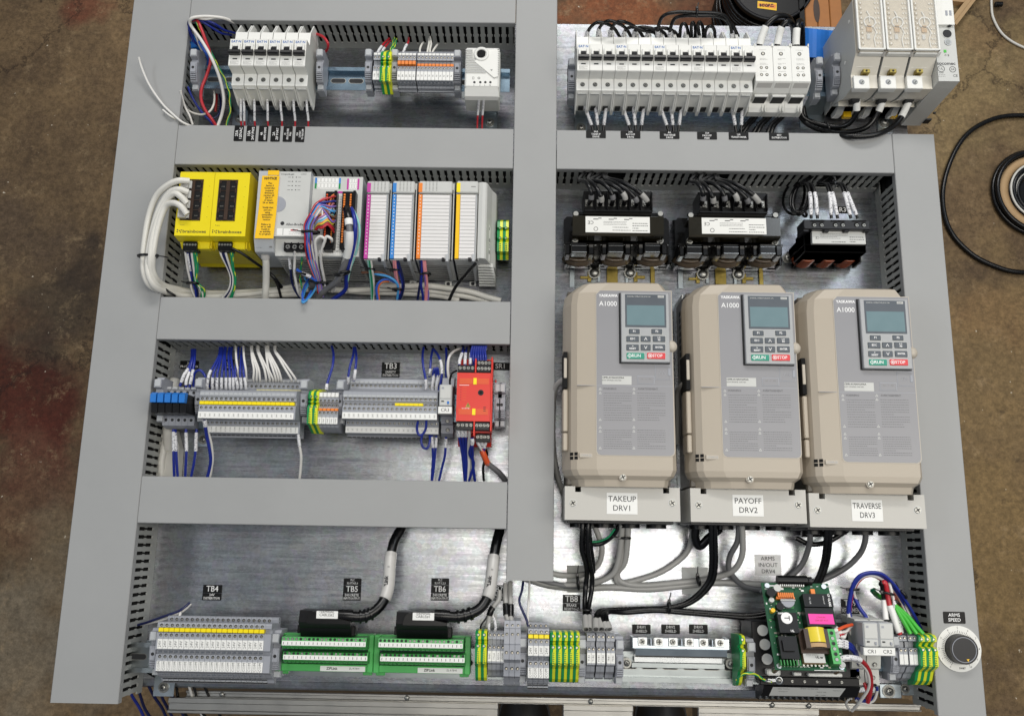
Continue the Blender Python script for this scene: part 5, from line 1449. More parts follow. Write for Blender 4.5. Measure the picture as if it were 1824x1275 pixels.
# ---- expansion modules
ZM = 94
def module(i, q0, q1, colr, strip, lab):
    """q0,q1 photo x of the module's edges at mid height"""
    x0_, x1_ = XP(q0, 390, ZM), XP(q1, 390, ZM)
    yt_, ym_, yb_ = YP(q0, 322, ZM + 2), YP(q0, 345, ZM), YP(q0, 461, ZM)
    t = thing('expansion_module', lab, 'control module', x0_, yb_, 0)
    b = MB('light_grey')
    b.prism([(YP(q0, 499, 8), 8), (YP(q0, 470, 72), 70), (YP(q0, 464, 84), 84), (yb_, ZM - 6), (yb_ + 1, ZM - 4), (yt_ - 1, ZM - 4), (yt_, ZM - 6), (yt_ + 1.5, 8)], x0_, x1_ + 2.2, 'x', 'light_grey', mc='mid_grey')
    b.build('housing', t)
    b = MB('light_grey'); b.box(x0_ + .4, x1_ - .2, ym_ + .4, yt_, ZM - 5, ZM + 2, 'light_grey', 1.4)
    cap = b.build('status_cap', t)
    b = MB(colr); b.box(x0_ + .3, x0_ + 5.2, ym_ + 1.2, yt_ - 3, ZM + 1.4, ZM + 2.2, colr, .2); b.build('colour_patch', cap)
    b = MB()
    w = x1_ - x0_
    for c in range(4):
        if colr == 'jumper_yellow': break
        xx = x0_ + 9 + c * 4.6
        if xx > x1_ - 4: break
        for r_ in range(7):
            yy = ym_ + 3.4 + r_ * 1.9; b.flat(xx, xx + 1.6, yy, yy + .8, ZM + 2.06, 'ink_soft')
    if colr == 'jumper_yellow': b.flat(x0_ + 19, x0_ + 25, ym_ + 8.5, ym_ + 9.6, ZM + 2.06, 'ink_soft')
    b.build('print', cap)
    b = MB('paper_warm'); lx0, lx1 = x0_ + 5.4, x1_ - 3.2
    b.box(lx0, lx1, yb_ + .6, ym_ - 1.2, ZM - 4.2, ZM - .4, 'module_white', .4)
    lab_ = b.build('paper_insert', t); ORG[lab_.name] = ORG[t.name]
    b = MB('ink_soft')
    for k in range(1, 18):
        yy = ym_ - 1.2 - k * (ym_ - yb_ - 1.8) / 18; b.flat(lx0 + .4, lx1 - .4, yy - .28, yy + .28, ZM - .34, 'ink_soft')
    b.build('ruled_lines', lab_)
    b = MB(strip); b.box(x0_ + .3, x0_ + 5.2, yb_ + .4, ym_ - 1, ZM - 4.2, ZM + .2, strip, .3)
    s_ = b.build('number_strip', t); ORG[s_.name] = ORG[t.name]
    b = MB('paper')
    if colr != 'jumper_yellow':
        for k in range(18):
            yy = ym_ - 4 - k * (ym_ - yb_ - 6) / 18; b.flat(x0_ + 2.1, x0_ + 3.6, yy, yy + 1.1, ZM + .26, 'paper')
        b.build('print', s_)
    b = MB('side_translucent'); b.box(x1_ - 3.1, x1_ - 1.8, yb_ - 1, ym_ - 1, ZM - 4, ZM + .6, 'pale_grey', .4); b.box(x1_ - 1.0, x1_ + 1.0, yb_, yt_ - 10, ZM - 8, ZM - 3.6, 'hole_dark'); b.build('door_edge', t)
    b = MB('pale_grey'); b.box(x1_ - 11, x1_ - 7.5, yb_ - 2, yb_ + 2, ZM - 6, ZM + .5, 'dark_plastic', .3)
    b.prism([(yb_ + 6, ZM - 6), (yb_ + 6, ZM + 2.5), (yb_ - 3, ZM + 1), (YP(q0, 500, 12) - 2, 16), (YP(q0, 500, 12) + 1, 12), (yb_ - 1, ZM - 8)], x1_ - 5.8, x1_ - 2.4, 'x', 'pale_grey'); b.build('lever', t)
    b = MB('ink_soft')
    y_a, z_a, y_b, z_b = YP(q0, 470, 72), 70, YP(q0, 499, 8), 8
    for k in range(8):
        f_ = .06 + k * .115; yy = y_a + (y_b - y_a) * f_; zz = z_a + (z_b - z_a) * f_
        b.box(x0_ + 1, x1_ - 7, yy - .9, yy + .5, zz - 1.6, zz + 1.0, 'ink_soft')
    b.build('vent_slot', t)
    b = MB('paper'); b.box(x1_ - 14, x1_ - 5, YP(q0, 509, 4), YP(q0, 498, 4), 1, 5, 'white', .5); b.cyl((x1_ - 9.5, YP(q0, 505, 5), 4.9), 2.6, .3, 'z', 'hole_dark', 12); b.build('mounting_tab', t)
    return x1_
module(0, 651, 691.5, 'magenta', 'magenta', 'expansion module with magenta number strip')
module(1, 697, 737, 'strip_blue', 'strip_blue', 'expansion module with blue number strip')
module(2, 743.5, 804.5, 'orange', 'orange', 'wide expansion module with orange number strip')
module(3, 811.5, 851, 'jumper_yellow', 'notice_yellow', 'expansion module with yellow number strip beside the end cap')
t = thing('row_terminator', 'rounded warm grey end cap closing the module row, with white type label', 'end cap', *P(868, 470, 0), 0)
b = MB('warm_white')
x0_, x1_ = XP(854, 400, 92), XP(884, 400, 60)
yt_, yb_ = YP(868, 332, 80), YP(868, 470, 70)
sec = [(x0_ - 2, 8), (x0_ - 2, 92), (x0_ + 3, 93.5), (x0_ + 7, 92), (x0_ + 9, 90), (x1_ - 6, 66), (x1_ - 1, 54), (x1_, 44), (x1_, 8)]
b.prism(sec, yb_, yt_, 'y', 'light_grey'); b.build('housing', t)
b = MB('light_grey')
for k in range(8):
    z = 62 - k * 7; sc = 1 - k * .01
    b.prism([(x0_ - 2, z), (x0_ - 2, z + 4.5), (x1_ - 8 + k * .9, z + 4.5), (x1_ - 3 + k * .4, z + 2), (x1_ - 3 + k * .4, z)], yb_ - 3 - k * 1.6, yb_ + 2, 'y', 'light_grey')
b.build('lower_rib', t)['kind'] = 'stuff'
b = MB('paper')
p = [P3(869, 396, 80), P3(881.5, 410, 56), P3(882, 462, 54), P3(867, 464, 76)]
def endcap_z(x): return 90 + (66 - 90) * (x - (x0_ + 9)) / ((x1_ - 6) - (x0_ + 9))
lx0, lx1 = x0_ + 12, x1_ - 7
v = [(lx0, YP(870, 398, 80), endcap_z(lx0) + .4), (lx1, YP(880, 409, 66), endcap_z(lx1) + .4), (lx1, yb_ + 3, endcap_z(lx1) + .4), (lx0, yb_ + 2, endcap_z(lx0) + .4)]
b.add(v, [(3, 2, 1, 0)], 'paper')
def onlab(u, w, h, s_):
    pts = []
    for du, dv in ((0, 0), (w, 0), (w, h), (0, h)):
        x = lx0 + (lx1 - lx0) * (u + du); pts.append((x, yb_ + 4 + (s_ + dv), endcap_z(x) + .5))
    b.add(pts, [(0, 1, 2, 3)], 'ink')
for k in range(9): onlab(.1 + .09 * k, .05, 5, 8)
for k in range(9): onlab(.1 + .09 * k, .05, 5, 24)
for k in range(4): onlab(.15, .5, .8, 16 + k * 1.8)
onlab(.15, .25, 4, 40)
b.build('type_label', t)
# earth pair at the end of the row
pe2 = tprof(895, [(392, 20), (393, 50), (395, 60), (405, 62), (408, 56), (412, 62), (424, 62), (428, 57), (432, 60), (448, 58), (452, 50), (454, 44), (463, 40), (464, 20)])
E2 = earth_mesh(7.6, 895, YP(895, 428, 50), pe2, [(406, 62, 2.0), (424, 62, 2.0)], (433, 446, 5, 60))
for k in range(2): earth(E2, XP(885.5, 420, 58) + k * 7.8, YP(895, 428, 50), ['earth terminal touching the rounded end cap of the modules', 'outer earth terminal beside the rounded end cap'][k])
din_rail('zinc rail peeping out under the module row beside the earth pair', XP(330, 430, 12), XP(907, 430, 12), YP(895, 430, 18), 10)
b = MB('dark_plastic'); u0, u1, v0, v1 = prect(640, 845, 488, 500, 6); b.box(u0, u1, v0, v1, .4, 9, 'black', .5); single('rail_cover', b, 'black strip under the lower edge of the expansion modules', 'strip', u0, v0, 0)

# ---- wires of the second row
for i, (pp, m) in enumerate((((330, 334, 336), 'wire_white'), ((334, 339, 340), 'wire_blue'), ((337, 342, 341), 'wire_navy'), ((341, 345, 346), 'wire_white'), ((345, 349, 344), 'wire_green'), ((349, 352, 347), 'wire_green'))):
    a, c, d = pp
    wire([(a, 446, 88), (a + 1, 455, 84), (c, 478, 70), (d + 3, 500, 56), (d + 6 + 2.2 * i, 518, 46), (d + 9 + (6 if m == 'wire_white' else 0) + i * 1.2, 536, 34)], 1.6, m, '%s wire from the plug of the cabled yellow switch' % ORD[i], sleeves=((.12, .42, 'marker'),) if i == 1 else (), stripe='earth_yellow' if i == 5 else None)
tie(345, 505.5, 54, 7.5, 'black cable tie on the wires under the cabled yellow switch', math.pi / 2, 12)
for i, (m, off) in enumerate((('wire_white', 0), ('wire_navy', 3.4), ('wire_navy', 6), ('wire_white', 9), ('wire_green', 18), ('wire_green', 20.5))):
    wire([(392 + off, 446, 88), (395 + off * .95, 456, 84), (405 + off * .5, 476, 70), (411 + off * .4, 495, 58), (408 + off * .45, 515, 48), (392 + off * .9, 536, 34)], 1.6, m, '%s wire from the plug of the second yellow switch' % ORD[i], stripe='earth_yellow' if i == 5 else None)
wire(A5((550, 745, 96), (640, 790, 90), (740, 860, 78), (830, 925, 60), (900, 985, 48), (950, 1060, 40), (985, 1180, 30)), 1.9, 'wire_black', 'black strap running from the second yellow switch down below the controller')
wire(A5((880, 960, 50), (930, 1010, 46), (990, 1090, 34)), 2.4, 'wire_black', 'short black tie end below the controller')
wire(A5((1048, 790, 84), (1058, 850, 76), (1068, 940, 66), (1080, 1040, 52), (1110, 1120, 44), (1165, 1200, 34)), 1.7, 'wire_navy', 'navy wire from the first power screw of the controller', sleeves=((0, .38, 'marker'),))
wire(A5((1105, 765, 96), (1103, 850, 82), (1100, 950, 70), (1115, 1050, 56), (1135, 1130, 44), (1175, 1190, 34)), 1.8, 'wire_white', 'white wire from the middle power screw of the controller')
wire(A5((1165, 760, 94), (1165, 850, 80), (1155, 930, 66), (1150, 1010, 56), (1170, 1110, 44)), 1.3, 'wire_green', 'green striped wire from the last power screw of the controller', stripe='earth_yellow')
colz = ['wire_red', 'wire_pink', 'wire_navy', 'wire_blue', 'wire_midblue', 'wire_lightblue', 'wire_violet', 'wire_pink', 'wire_orange', 'wire_lightblue', 'wire_midblue', 'wire_teal', 'wire_brown', 'wire_pink', 'wire_white', 'wire_violet']
names_c = {'wire_red': 'red', 'wire_pink': 'pink', 'wire_navy': 'navy', 'wire_blue': 'dark blue', 'wire_midblue': 'blue', 'wire_lightblue': 'light blue', 'wire_violet': 'violet', 'wire_orange': 'orange', 'wire_teal': 'teal', 'wire_brown': 'brown', 'wire_white': 'white', 'wire_green': 'green', 'wire_yellow': 'yellow', 'wire_bright_green': 'bright green'}
rr = random.Random(11)
for i, m in enumerate(colz):
    f_ = i / (len(colz) - 1)
    y0 = 305 + f_ * 210
    x0 = (235 if i % 3 else 315) + rr.uniform(-4, 4)
    bx = 62 + f_ * 62
    wire(B5((x0 + 16, y0 - 10, 106), (x0 - 14, y0 - 6 + rr.uniform(-5, 5), 116), (215 - (1 - f_) * 45, 350 + f_ * 55, 120), (115 + f_ * 45, 440 + f_ * 40, 118), (bx, 540 + f_ * 15, 114 - 3 * (i % 3)), (bx + rr.uniform(-3, 3), 620, 110 - 3 * (i % 3)), (bx + 5, 720, 102 - 3 * (i % 2)), (bx + 28, 850, 88), (bx + 68 - f_ * 10, 960, 70), (bx + 110 - f_ * 30, 1060, 52), (bx + 120 - f_ * 20, 1170, 36)), 1.25, m,
         '%s wire, %s in the rainbow bundle looping over the controller' % (names_c[m], ORD[i]), name='signal_wire', seg=5, n=6)
tie(555, 414, 109, 12.5, 'black cable tie round the rainbow wire bundle beside the controller', math.pi / 2, 15, ry=6)
for i, m in enumerate(('wire_orange', 'wire_brown', 'wire_pink', 'wire_violet', 'wire_white', 'wire_lightblue', 'wire_teal', 'wire_orange', 'wire_yellow', 'wire_brown', 'wire_red', 'wire_red')):
    y0 = 300 + i * 28
    wire(B5((318, y0, 106), (300, y0 - 8 + 20 * math.sin(i), 112), (262, 400 + i * 13, 117), (215, 440 + i * 12, 118), (180, 470 + i * 9, 114), (150, 520 + i * 8, 108)), 1.15, m, '%s wire, %s from the top inside the first black terminal block' % (names_c[m], ORD[i]), name='signal_wire', seg=5, n=6)
for i, (a, c) in enumerate(((240, 150), (300, 190))):
    wire(B5((a, 690, 104), (a - 5, 665, 112), (a - 45, 645, 114), (a - 85 + i * 20, 690, 110), (c + 14, 800, 96), (c + 20, 900, 78), (c + 40, 1000, 60), (c + 60, 1100, 44)), 1.9, 'wire_white', '%s white wire looping out of the foot of the first black terminal block' % ORD[i])
cc = B5((432, 405, 108), (440, 450, 116), (448, 520, 118), (455, 600, 116), (452, 700, 108), (430, 820, 92), (395, 930, 78), (350, 1030, 62), (270, 1090, 48), (200, 1150, 38), (175, 1200, 30))
wire(cc, 4.2, 'cable_dark_grey', 'grey cable with white label wrap looping from the second black terminal block', name='signal_cable', cat='cable', n=10, sleeves=((.0, .16, 'wire_black'), (.17, .24, 'paper'), (.3, .5, 'paper')))
wire(B5((425, 600, 106), (428, 680, 108), (425, 780, 98), (405, 880, 84), (370, 970, 70), (330, 1040, 54), (300, 1120, 40)), 3.4, 'cable_grey', 'pale grey cable behind the labelled cable', name='signal_cable', cat='cable', n=9)
wire(B5((470, 400, 108), (490, 450, 116), (505, 540, 118), (500, 660, 110), (478, 780, 96), (445, 900, 80), (425, 1000, 62), (415, 1110, 44), (300, 1200, 30)), 2.9, 'wire_blue', 'dark blue wire beside the labelled grey cable')
wire(B5((480, 405, 108), (510, 460, 114), (540, 560, 114), (535, 680, 106), (505, 800, 92), (465, 910, 76), (440, 1010, 60), (420, 1100, 44)), 1.7, 'wire_teal', 'pale teal wire bowing out beside the dark blue wire')
wire(B5((475, 410, 106), (498, 470, 112), (515, 600, 110), (505, 720, 102), (480, 830, 88), (455, 930, 74), (430, 1030, 56)), 1.6, 'wire_white', 'white wire between the dark blue wire and the teal wire')
tie(611, 487, 78, 11, 'black cable tie round the labelled grey cable and blue wire', math.pi / 2 + .3, 14, ry=6)
tie(574, 505, 54, 9, 'black cable tie at the lower end of the rainbow bundle', math.pi / 2, 12, ry=6)
wire(B5((60, 1000, 40), (90, 1060, 44), (60, 1130, 52), (40, 1210, 74), (60, 1215, 78), (110, 1170, 60), (160, 1090, 46), (170, 1040, 40)), 1.5, 'wire_lightblue', 'light blue wire looping out over the duct edge below the controller')
wire(B5((100, 1010, 42), (60, 1080, 50), (42, 1150, 64), (52, 1200, 74), (80, 1190, 66), (120, 1120, 50)), 1.4, 'wire_midblue', 'blue wire loop inside the light blue loop')
wire(A5((1120, 930, 76), (1170, 965, 70), (1230, 990, 66), (1290, 1030, 58)), 2.0, 'wire_midblue', 'blue wire with white sleeve lying across below the controller', sleeves=((.3, .7, 'marker'),))
wire(A5((1110, 960, 78), (1160, 965, 76), (1200, 975, 72)), 1.4, 'wire_black', 'short black tie end across the controller wires')
for i, (m, pts) in enumerate((('wire_teal', ((615, 850, 86), (625, 900, 76), (635, 980, 60), (645, 1080, 44), (650, 1200, 30))), ('wire_green', ((630, 850, 86), (640, 920, 74), (648, 1000, 58), (655, 1090, 44), (655, 1200, 30))), ('wire_white', ((642, 850, 86), (650, 930, 72), (662, 1010, 56), (664, 1100, 42), (662, 1200, 30))))):
    wire(B5(*pts), 1.7, m, '%s wire below the magenta module' % names_c[m])
for i, (m, pts) in enumerate((('wire_pink', ((840, 850, 86), (845, 920, 74), (860, 1010, 58), (880, 1100, 44), (885, 1200, 30))), ('wire_pink', ((852, 850, 86), (860, 930, 74), (872, 1020, 58), (892, 1110, 44), (895, 1200, 30))), ('wire_navy', ((875, 850, 86), (900, 930, 76), (925, 1030, 60), (922, 1120, 46), (890, 1210, 32))), ('wire_blue', ((862, 850, 84), (885, 940, 72), (915, 1040, 58), (912, 1120, 44), (870, 1210, 30))), ('wire_lightblue', ((640, 960, 58), (700, 975, 62), (780, 990, 64), (850, 1030, 60), (880, 1090, 50), (870, 1190, 34))), ('wire_midblue', ((880, 1060, 50), (800, 1020, 56), (730, 1030, 56), (690, 1090, 50), (700, 1200, 36))), ('wire_orange', ((800, 1035, 50), (740, 1040, 52), (705, 1090, 48), (710, 1200, 34))), ('wire_brown', ((560, 960, 60), (640, 955, 62), (720, 960, 62), (800, 990, 58), (850, 1030, 52))))):
    wire(B5(*pts), 1.7, m, '%s wire, %s of those tied below the blue module' % (names_c[m], ORD[i]))
tie(705.5, 482, 70, 6.5, 'black cable tie on the pink wires below the blue module', math.pi / 2, 10)
tie(709.5, 516.5, 46, 6.5, 'black cable tie on the blue wires by the duct below the blue module', math.pi / 2, 9)
tie(660.5, 480, 70, 6, 'black cable tie on the teal wires below the magenta module', math.pi / 2, 11)
for i, (m, pts) in enumerate((('wire_navy', ((250, 838, 86), (255, 920, 74), (250, 1020, 56), (235, 1120, 44), (220, 1220, 30))), ('wire_blue', ((262, 838, 86), (262, 940, 72), (255, 1060, 54), (270, 1140, 42), (275, 1220, 30))), ('wire_pink', ((278, 838, 86), (285, 920, 76), (295, 1020, 58), (298, 1120, 44), (292, 1220, 30))), ('wire_pink', ((290, 838, 86), (298, 930, 74), (308, 1030, 58), (310, 1120, 44), (304, 1220, 30))), ('wire_violet', ((284, 838, 84), (290, 940, 72), (300, 1040, 56), (318, 1130, 42), (314, 1220, 30))))):
    wire(D5(*pts), 1.8, m, '%s wire, %s of those dropping from the orange module' % (names_c[m], ORD[i]))
tie(759, 488.5, 68, 7, 'black cable tie on the pink wires below the orange module', math.pi / 2, 9)
t = wire(D5((750, 865, 90), (700, 920, 78), (640, 990, 60), (580, 1060, 48), (540, 1130, 40), (510, 1200, 34)), 2.2, 'cable_tie', 'long black cable tie slanting from the yellow strip module to the duct', name='cable_tie', cat='cable tie')
for i, pts in enumerate((((-120, 1060, 24), (100, 1070, 24), (300, 1065, 24), (500, 1090, 22), (700, 1120, 20), (860, 1170, 18), (980, 1205, 18)), ((-400, 1110, 16), (0, 1095, 16), (200, 1100, 16), (400, 1120, 14), (600, 1150, 14), (800, 1190, 12), (880, 1220, 12)), ((-700, 1090, 12), (-300, 1120, 12), (0, 1130, 10), (250, 1140, 10), (450, 1160, 10), (600, 1200, 10)))):
    wire(D5(*pts), 4.2, 'cable_white', '%s white network cable lying on the plate under the modules' % ORD[i], name='network_cable', cat='cable', n=9)
# ================================================================ third row
YC3 = P(740, 726, 47)[1]
din_rail('zinc rail on stand-offs carrying the red safety relay and the double level terminals', P(288, 726, 47)[0], P(900, 726, 47)[0], YC3, 40)
standoff('zinc bracket with bolt under the first double level terminals', P(353, 790, 20)[0], YC3, 40, 22, -30, 20)
def plate2(px, py, w, top, sub, label, htop=9.5, hsub=7.5, z=.3):
    x, y = P(px, py, z)
    t = thing('label_plate', label, 'label', x, y, z, 0, world_parts=False)
    b = MB('label_black'); b.box(-w / 2, w / 2, 0, htop, 0, .6, 'label_black', .2)
    b.box(-w / 2, w / 2, -hsub, -.25, 0, .6, 'label_black', .2); b.build('backing', t)
    text(top, htop * 1.02, 'ink_white', t, 0, htop / 2, .68, bold=.08, sx=.92)
    for k, s_ in enumerate(sub): text(s_, hsub / len(sub) * .96, 'ink_white', t, 0, -.3 - (k + .5) * (hsub - .6) / len(sub), .68, bold=.03, sx=min(.95, w / (len(s_) * hsub / len(sub) * .62)))
    return t
plate(337.5, 650, 25.5, 11.5, ['24V', 'PROTECTION'], 'black label reading 24V PROTECTION behind the blue relays', .3, sizes=[4.6, 4.6], bold=.08, sx=.85)
plate(406.5, 650, 15, 15, ['TB2', 'MAIN'], 'black label almost hidden behind the blue wires of the third row', .3, sizes=[7, 4])
plate2(696, 659.5, 24.5, 'TB3', ['SAFETY', 'DISTRIBUTION'], 'black label reading TB3 SAFETY DISTRIBUTION', 11, 9.5)
plate(890, 652.5, 27, 10.5, [' SR1'], 'black label reading SR1 beside the red safety relay', .3, sizes=[9.5], bold=.1)

# relays with blue levers
t0 = None
for i in range(5):
    x = XP(269.6 + 12.75 * i, 715, 98); w = 7.9
    t = thing('plug_relay', '%s slim black relay with blue lever, counted from the wide duct' % ORD[i], 'relay', x, YC3, 0, 0, 'black relays with blue levers')
    yt_, ym_, yb_ = YP(300, 698.5, 101), YP(300, 718, 99), YP(300, 735, 96)
    sx_ = XP(293 + 11.2 * i, 715, 58)
    b = MB('mid_grey')
    b.prism([(YP(320, 764, 44), 42), (YP(320, 762, 50), 50), (YP(320, 758, 56), 58), (YP(320, 742, 58), 58), (YP(320, 741, 58), 66), (YP(320, 705, 60), 66), (YP(320, 704, 58), 58), (YP(320, 692, 56), 56), (YP(320, 690, 50), 44)], sx_, sx_ + 8.3, 'x', 'mid_grey'); b.build('socket', t)
    b = MB(); b.cyl((sx_ + 4.2, YP(320, 748, 58), 57.9), 1.9, .2, 'z', 'hole_dark', 12); b.cyl((sx_ + 4.2, YP(320, 699, 58), 57.9), 1.9, .2, 'z', 'hole_dark', 12); b.build('terminal_screw', t)
    b = MB('pale_grey'); b.box(sx_ + .8, sx_ + 7.5, YP(320, 693.5, 58), YP(320, 689.5, 58), 54, 59.5, None, .3); b.build('tab', t)
    b = MB('black'); b.prism([(yb_, 96), (ym_, 98), (ym_ + 1, 96), (yt_ - 1, 94), (yt_ - 1, 66), (yb_ + 1, 66)], x, x + w, 'x', 'black'); b.build('relay_body', t)
    b = MB('relay_blue'); b.prism([(ym_ + .5, 98), (ym_ + .5, 103), (yt_ - 3, 104), (yt_, 99), (yt_, 94), (ym_ + 1, 94)], x + .4, x + w - .4, 'x', 'relay_blue'); b.build('lever', t)
end_clamp(286, 745, YC3, 'grey end clamp half hidden beneath the black relays', 0, 60)
end_clamp(357, 745, YC3 + 1, 'grey end clamp between the relays and the long terminal row', 0, 62)

def dl_kind(ref, yc, dy=0.0, upper_z=50, mark=(3.0, 3.0), m_upper='pale_grey'):
    d = lambda l: [(a + dy, z) for a, z in l]
    return tprof(ref, d([(673.5, 42), (674, 46), (675, 50), (680, 51), (681, 49), (692, 49), (695, 60), (696, 88), (698, 91), (706, 92), (707, 90), (714, 90), (714.5, 86), (721.5, 86), (722, 91), (733, 91.5), (746, 91), (748, 74), (749.5, 66), (757, 64), (758, 65), (771.5, 64.5), (773, 54), (776, 50), (779.5, 48), (780, 42)]))
refA = 440
pA = dl_kind(refA, YC3)
def exA(b, w, yc):
    for py, z in ((702, 91.6),):
        y = YP(refA, py, z) - yc; b.box(.4, w - .4, y - 1.6, y + 1.6, z - 1, z + .5, 'pale_grey', .25)
    y = YP(refA, 678, 50.5) - yc; b.box(.4, w - .4, y - 1.2, y + 1.2, 49, 52, 'pale_grey', .25)
    for py, z in ((775.5, 51), ):
        y = YP(refA, py, z) - yc; b.box(w * .15, w * .85, y - .6, y + .6, z - 1, z + .8, 'hole_dark')
hA = [(687.5, 49.2, 1.6), (710.5, 90.3, 1.65), (726.5, 91.3, 1.65), (753, 65.3, 1.6)]
mkA = terminal_kind('a', 6.18, refA, YC3, pA, hA, [(715, 721, 84, 91.5, 'jumper_yellow', 'jumper_bridge')], [(734, 745.6, 92.2, 2.6), (759.5, 770.5, 65.6, 2.6)], extra=exA)
mkA2 = terminal_kind('a', 6.18, refA, YC3, pA, hA, [(715, 721, 84, 91.5, 'jumper_yellow', 'jumper_bridge'), (693, 695.5, 50, 58, 'pale_yellow', 'lower_bridge')], [(734, 745.6, 92.2, 2.6), (759.5, 770.5, 65.6, 2.6)], extra=exA)
xA = XP(352.3, 740, 92); wA = (XP(522.5, 740, 92) - xA) / 20
for k in range(20):
    (mkA if k < 10 else mkA2)(xA + k * wA, '%s double level terminal with yellow bridge, third row, counted from the relays' % ORD[k], 'terminal block', 'double level terminals beside the black relays', ('24V', 'COM'))
b = MB('mid_grey'); ec = [(y - 0, z) for y, z in pA]; b.prism(ec, xA + 20 * wA, xA + 20 * wA + 2.0, 'x', 'mid_grey')
single('end_plate', b, 'thin grey end plate closing the first double level terminal row', 'end plate', xA + 20 * wA, YC3, 0)
hB = [(687.5, 49.2, 1.6), (711, 90.3, 1.65), (721, 86.3, 1.5), (728.5, 91.3, 1.65), (753.5, 65.3, 1.6)]
refB = 700
pB = dl_kind(refB, YC3, .8)
mkB = terminal_kind('b', 6.18, refB, YC3, pB, hB, [], [(735, 746.4, 92.2, 2.6), (760.3, 771.5, 65.6, 2.6)], extra=exA)
mkB2 = terminal_kind('b', 6.18, refB, YC3, pB, hB, [(717.5, 722.5, 85, 91.8, 'jumper_yellow', 'jumper_bridge')], [(735, 746.4, 92.2, 2.6), (760.3, 771.5, 65.6, 2.6)], extra=exA)
xB = XP(609, 740, 92); wB = (XP(778, 740, 92) - xB) / 20
for k in range(20):
    (mkB2 if 11 <= k <= 16 else mkB)(xB + k * wB, '%s double level terminal under the TB3 label, counted from the orange bridge' % ORD[k], 'terminal block', 'double level terminals under the label TB3', ('24V', 'SC'))
# small earth and orange-bridged group between them
end_clamp(540, 730, YC3 + 1, 'grey end clamp between double level terminals and earth pair, third row', 0, 74)
e3prof = tprof(560, [(693, 44), (694, 70), (697, 82), (702, 85), (710, 84), (712, 79), (716, 85), (719, 79), (722, 84), (728, 87), (735, 86), (755, 84), (758, 76), (762, 70), (766, 64), (772, 55), (773, 44)])
E3 = earth_mesh(6.4, 560, YC3, e3prof, [(706, 85, 1.9), (725, 86, 1.9)], (732, 752, 6, 86))
for k in range(2): earth(E3, XP(547.5, 730, 85) + k * 6.6, YC3, ['earth terminal beside the end clamp in the third row', 'earth terminal beside the orange bridge in the third row'][k])
p3 = tprof(585, [(697, 45), (698, 66), (699, 74), (701, 80), (709, 81), (716, 81), (717, 76), (731, 76), (732, 81), (741, 81), (755, 81), (757, 75), (761, 72), (764, 66), (768, 58), (771, 46)])
mk3 = terminal_kind('c', 4.9, 585, YC3, p3, [(713.5, 81, 1.6), (722, 76.5, 1.5), (735, 81, 1.6)], [(699, 707, 78, 82.5, 'paper', 'top_marker'), (727, 731.5, 75, 81.5, 'orange', 'jumper_bridge')], [(743, 755, 81.8, 2.8)])
for k in range(5):
    mk3(XP(566.5, 740, 81) + k * 4.98, '%s small terminal with orange bridge in the third row' % ORD[k], 'terminal block', 'small orange bridged terminals in the third row', ('PWS',))
end_clamp(604.5, 735, YC3 + 1, 'grey end clamp between the orange bridge and the TB3 terminals', 0, 74)

# control relay CR3
def relay_block(label, cr, x, yc, k=1.0, z=98, wd=16.0, lo=-37, up=40):
    """slim grey relay in a pale socket; x = front face's outer edge"""
    t = thing('control_relay', label, 'relay', x, yc, 0)
    b = MB('light_grey')
    b.box(x, x + wd, yc - 4, yc + 23, 70, z, 'pale_grey', 1.2)
    b.box(x + 1, x + wd - 1.2, yc + 5, yc + 22, z - 1, z + .9, 'light_grey', .6)
    b.box(x + 1, x + wd - 1.2, yc - 3.4, yc + 4.2, z - 1, z + .7, 'light_grey', .6)
    b.build('relay_body', t)
    b = MB('ink'); b.box(x + 3, x + 6, yc + 17, yc + 19.5, z + .9, z + 1.0, 'mid_grey'); b.box(x + 3, x + 6.4, yc + 1, yc + 2.6, z + .8, z + .9); b.build('print', t)
    b = MB('relay_blue' if cr == 'CR3' else 'mid_grey'); b.box(x + wd - 5.6, x + wd - 3.2, yc - 1.6, yc + 1.8, z + .6, z + 2, None, .3); b.build('test_lever', t)
    b = MB('paper'); b.box(x - 1, x + wd + .6, yc - 13.6, yc - 4.4, z - 10, z - .6, 'light_grey', .5); b.box(x - .4, x + wd, yc - 13, yc - 5, z - .8, z - .2, 'paper', .2); h_ = b.build('label_holder', t)
    text(cr, 5.8, 'ink', h_, x + wd / 2, yc - 9, z - .1)
    b = MB('breaker_side' if cr != 'CR3' else 'mid_grey')
    b.prism([(yc + lo, 42), (yc + lo, 50), (yc + lo + 4, 60), (yc + lo * .62, 60), (yc + lo * .58, 66), (yc - 13.5, 70), (yc - 12, 84), (yc + 24, 84), (yc + 25, 66), (yc + up - 2, 60), (yc + up, 42)], x + .5, x + wd - .5, 'x', None); b.build('socket', t)
    b = MB()
    for yy, zz, n in ((lo * .5, 68.2, 1), (lo * .78, 60.1, 1)):
        b.cyl((x + wd * .55, yc + yy, zz), 2.6, .2, 'z', 'hole_dark', 14); screw(b, x + wd * .55, yc + yy - .3, zz + .3, 2.0, h=.5)
    b.build('terminal_screw', t)
    return t
relay_block('slim grey relay marked CR3 between terminals and the red safety relay', 'CR3', XP(781.5, 720, 98), YC3 - 1)

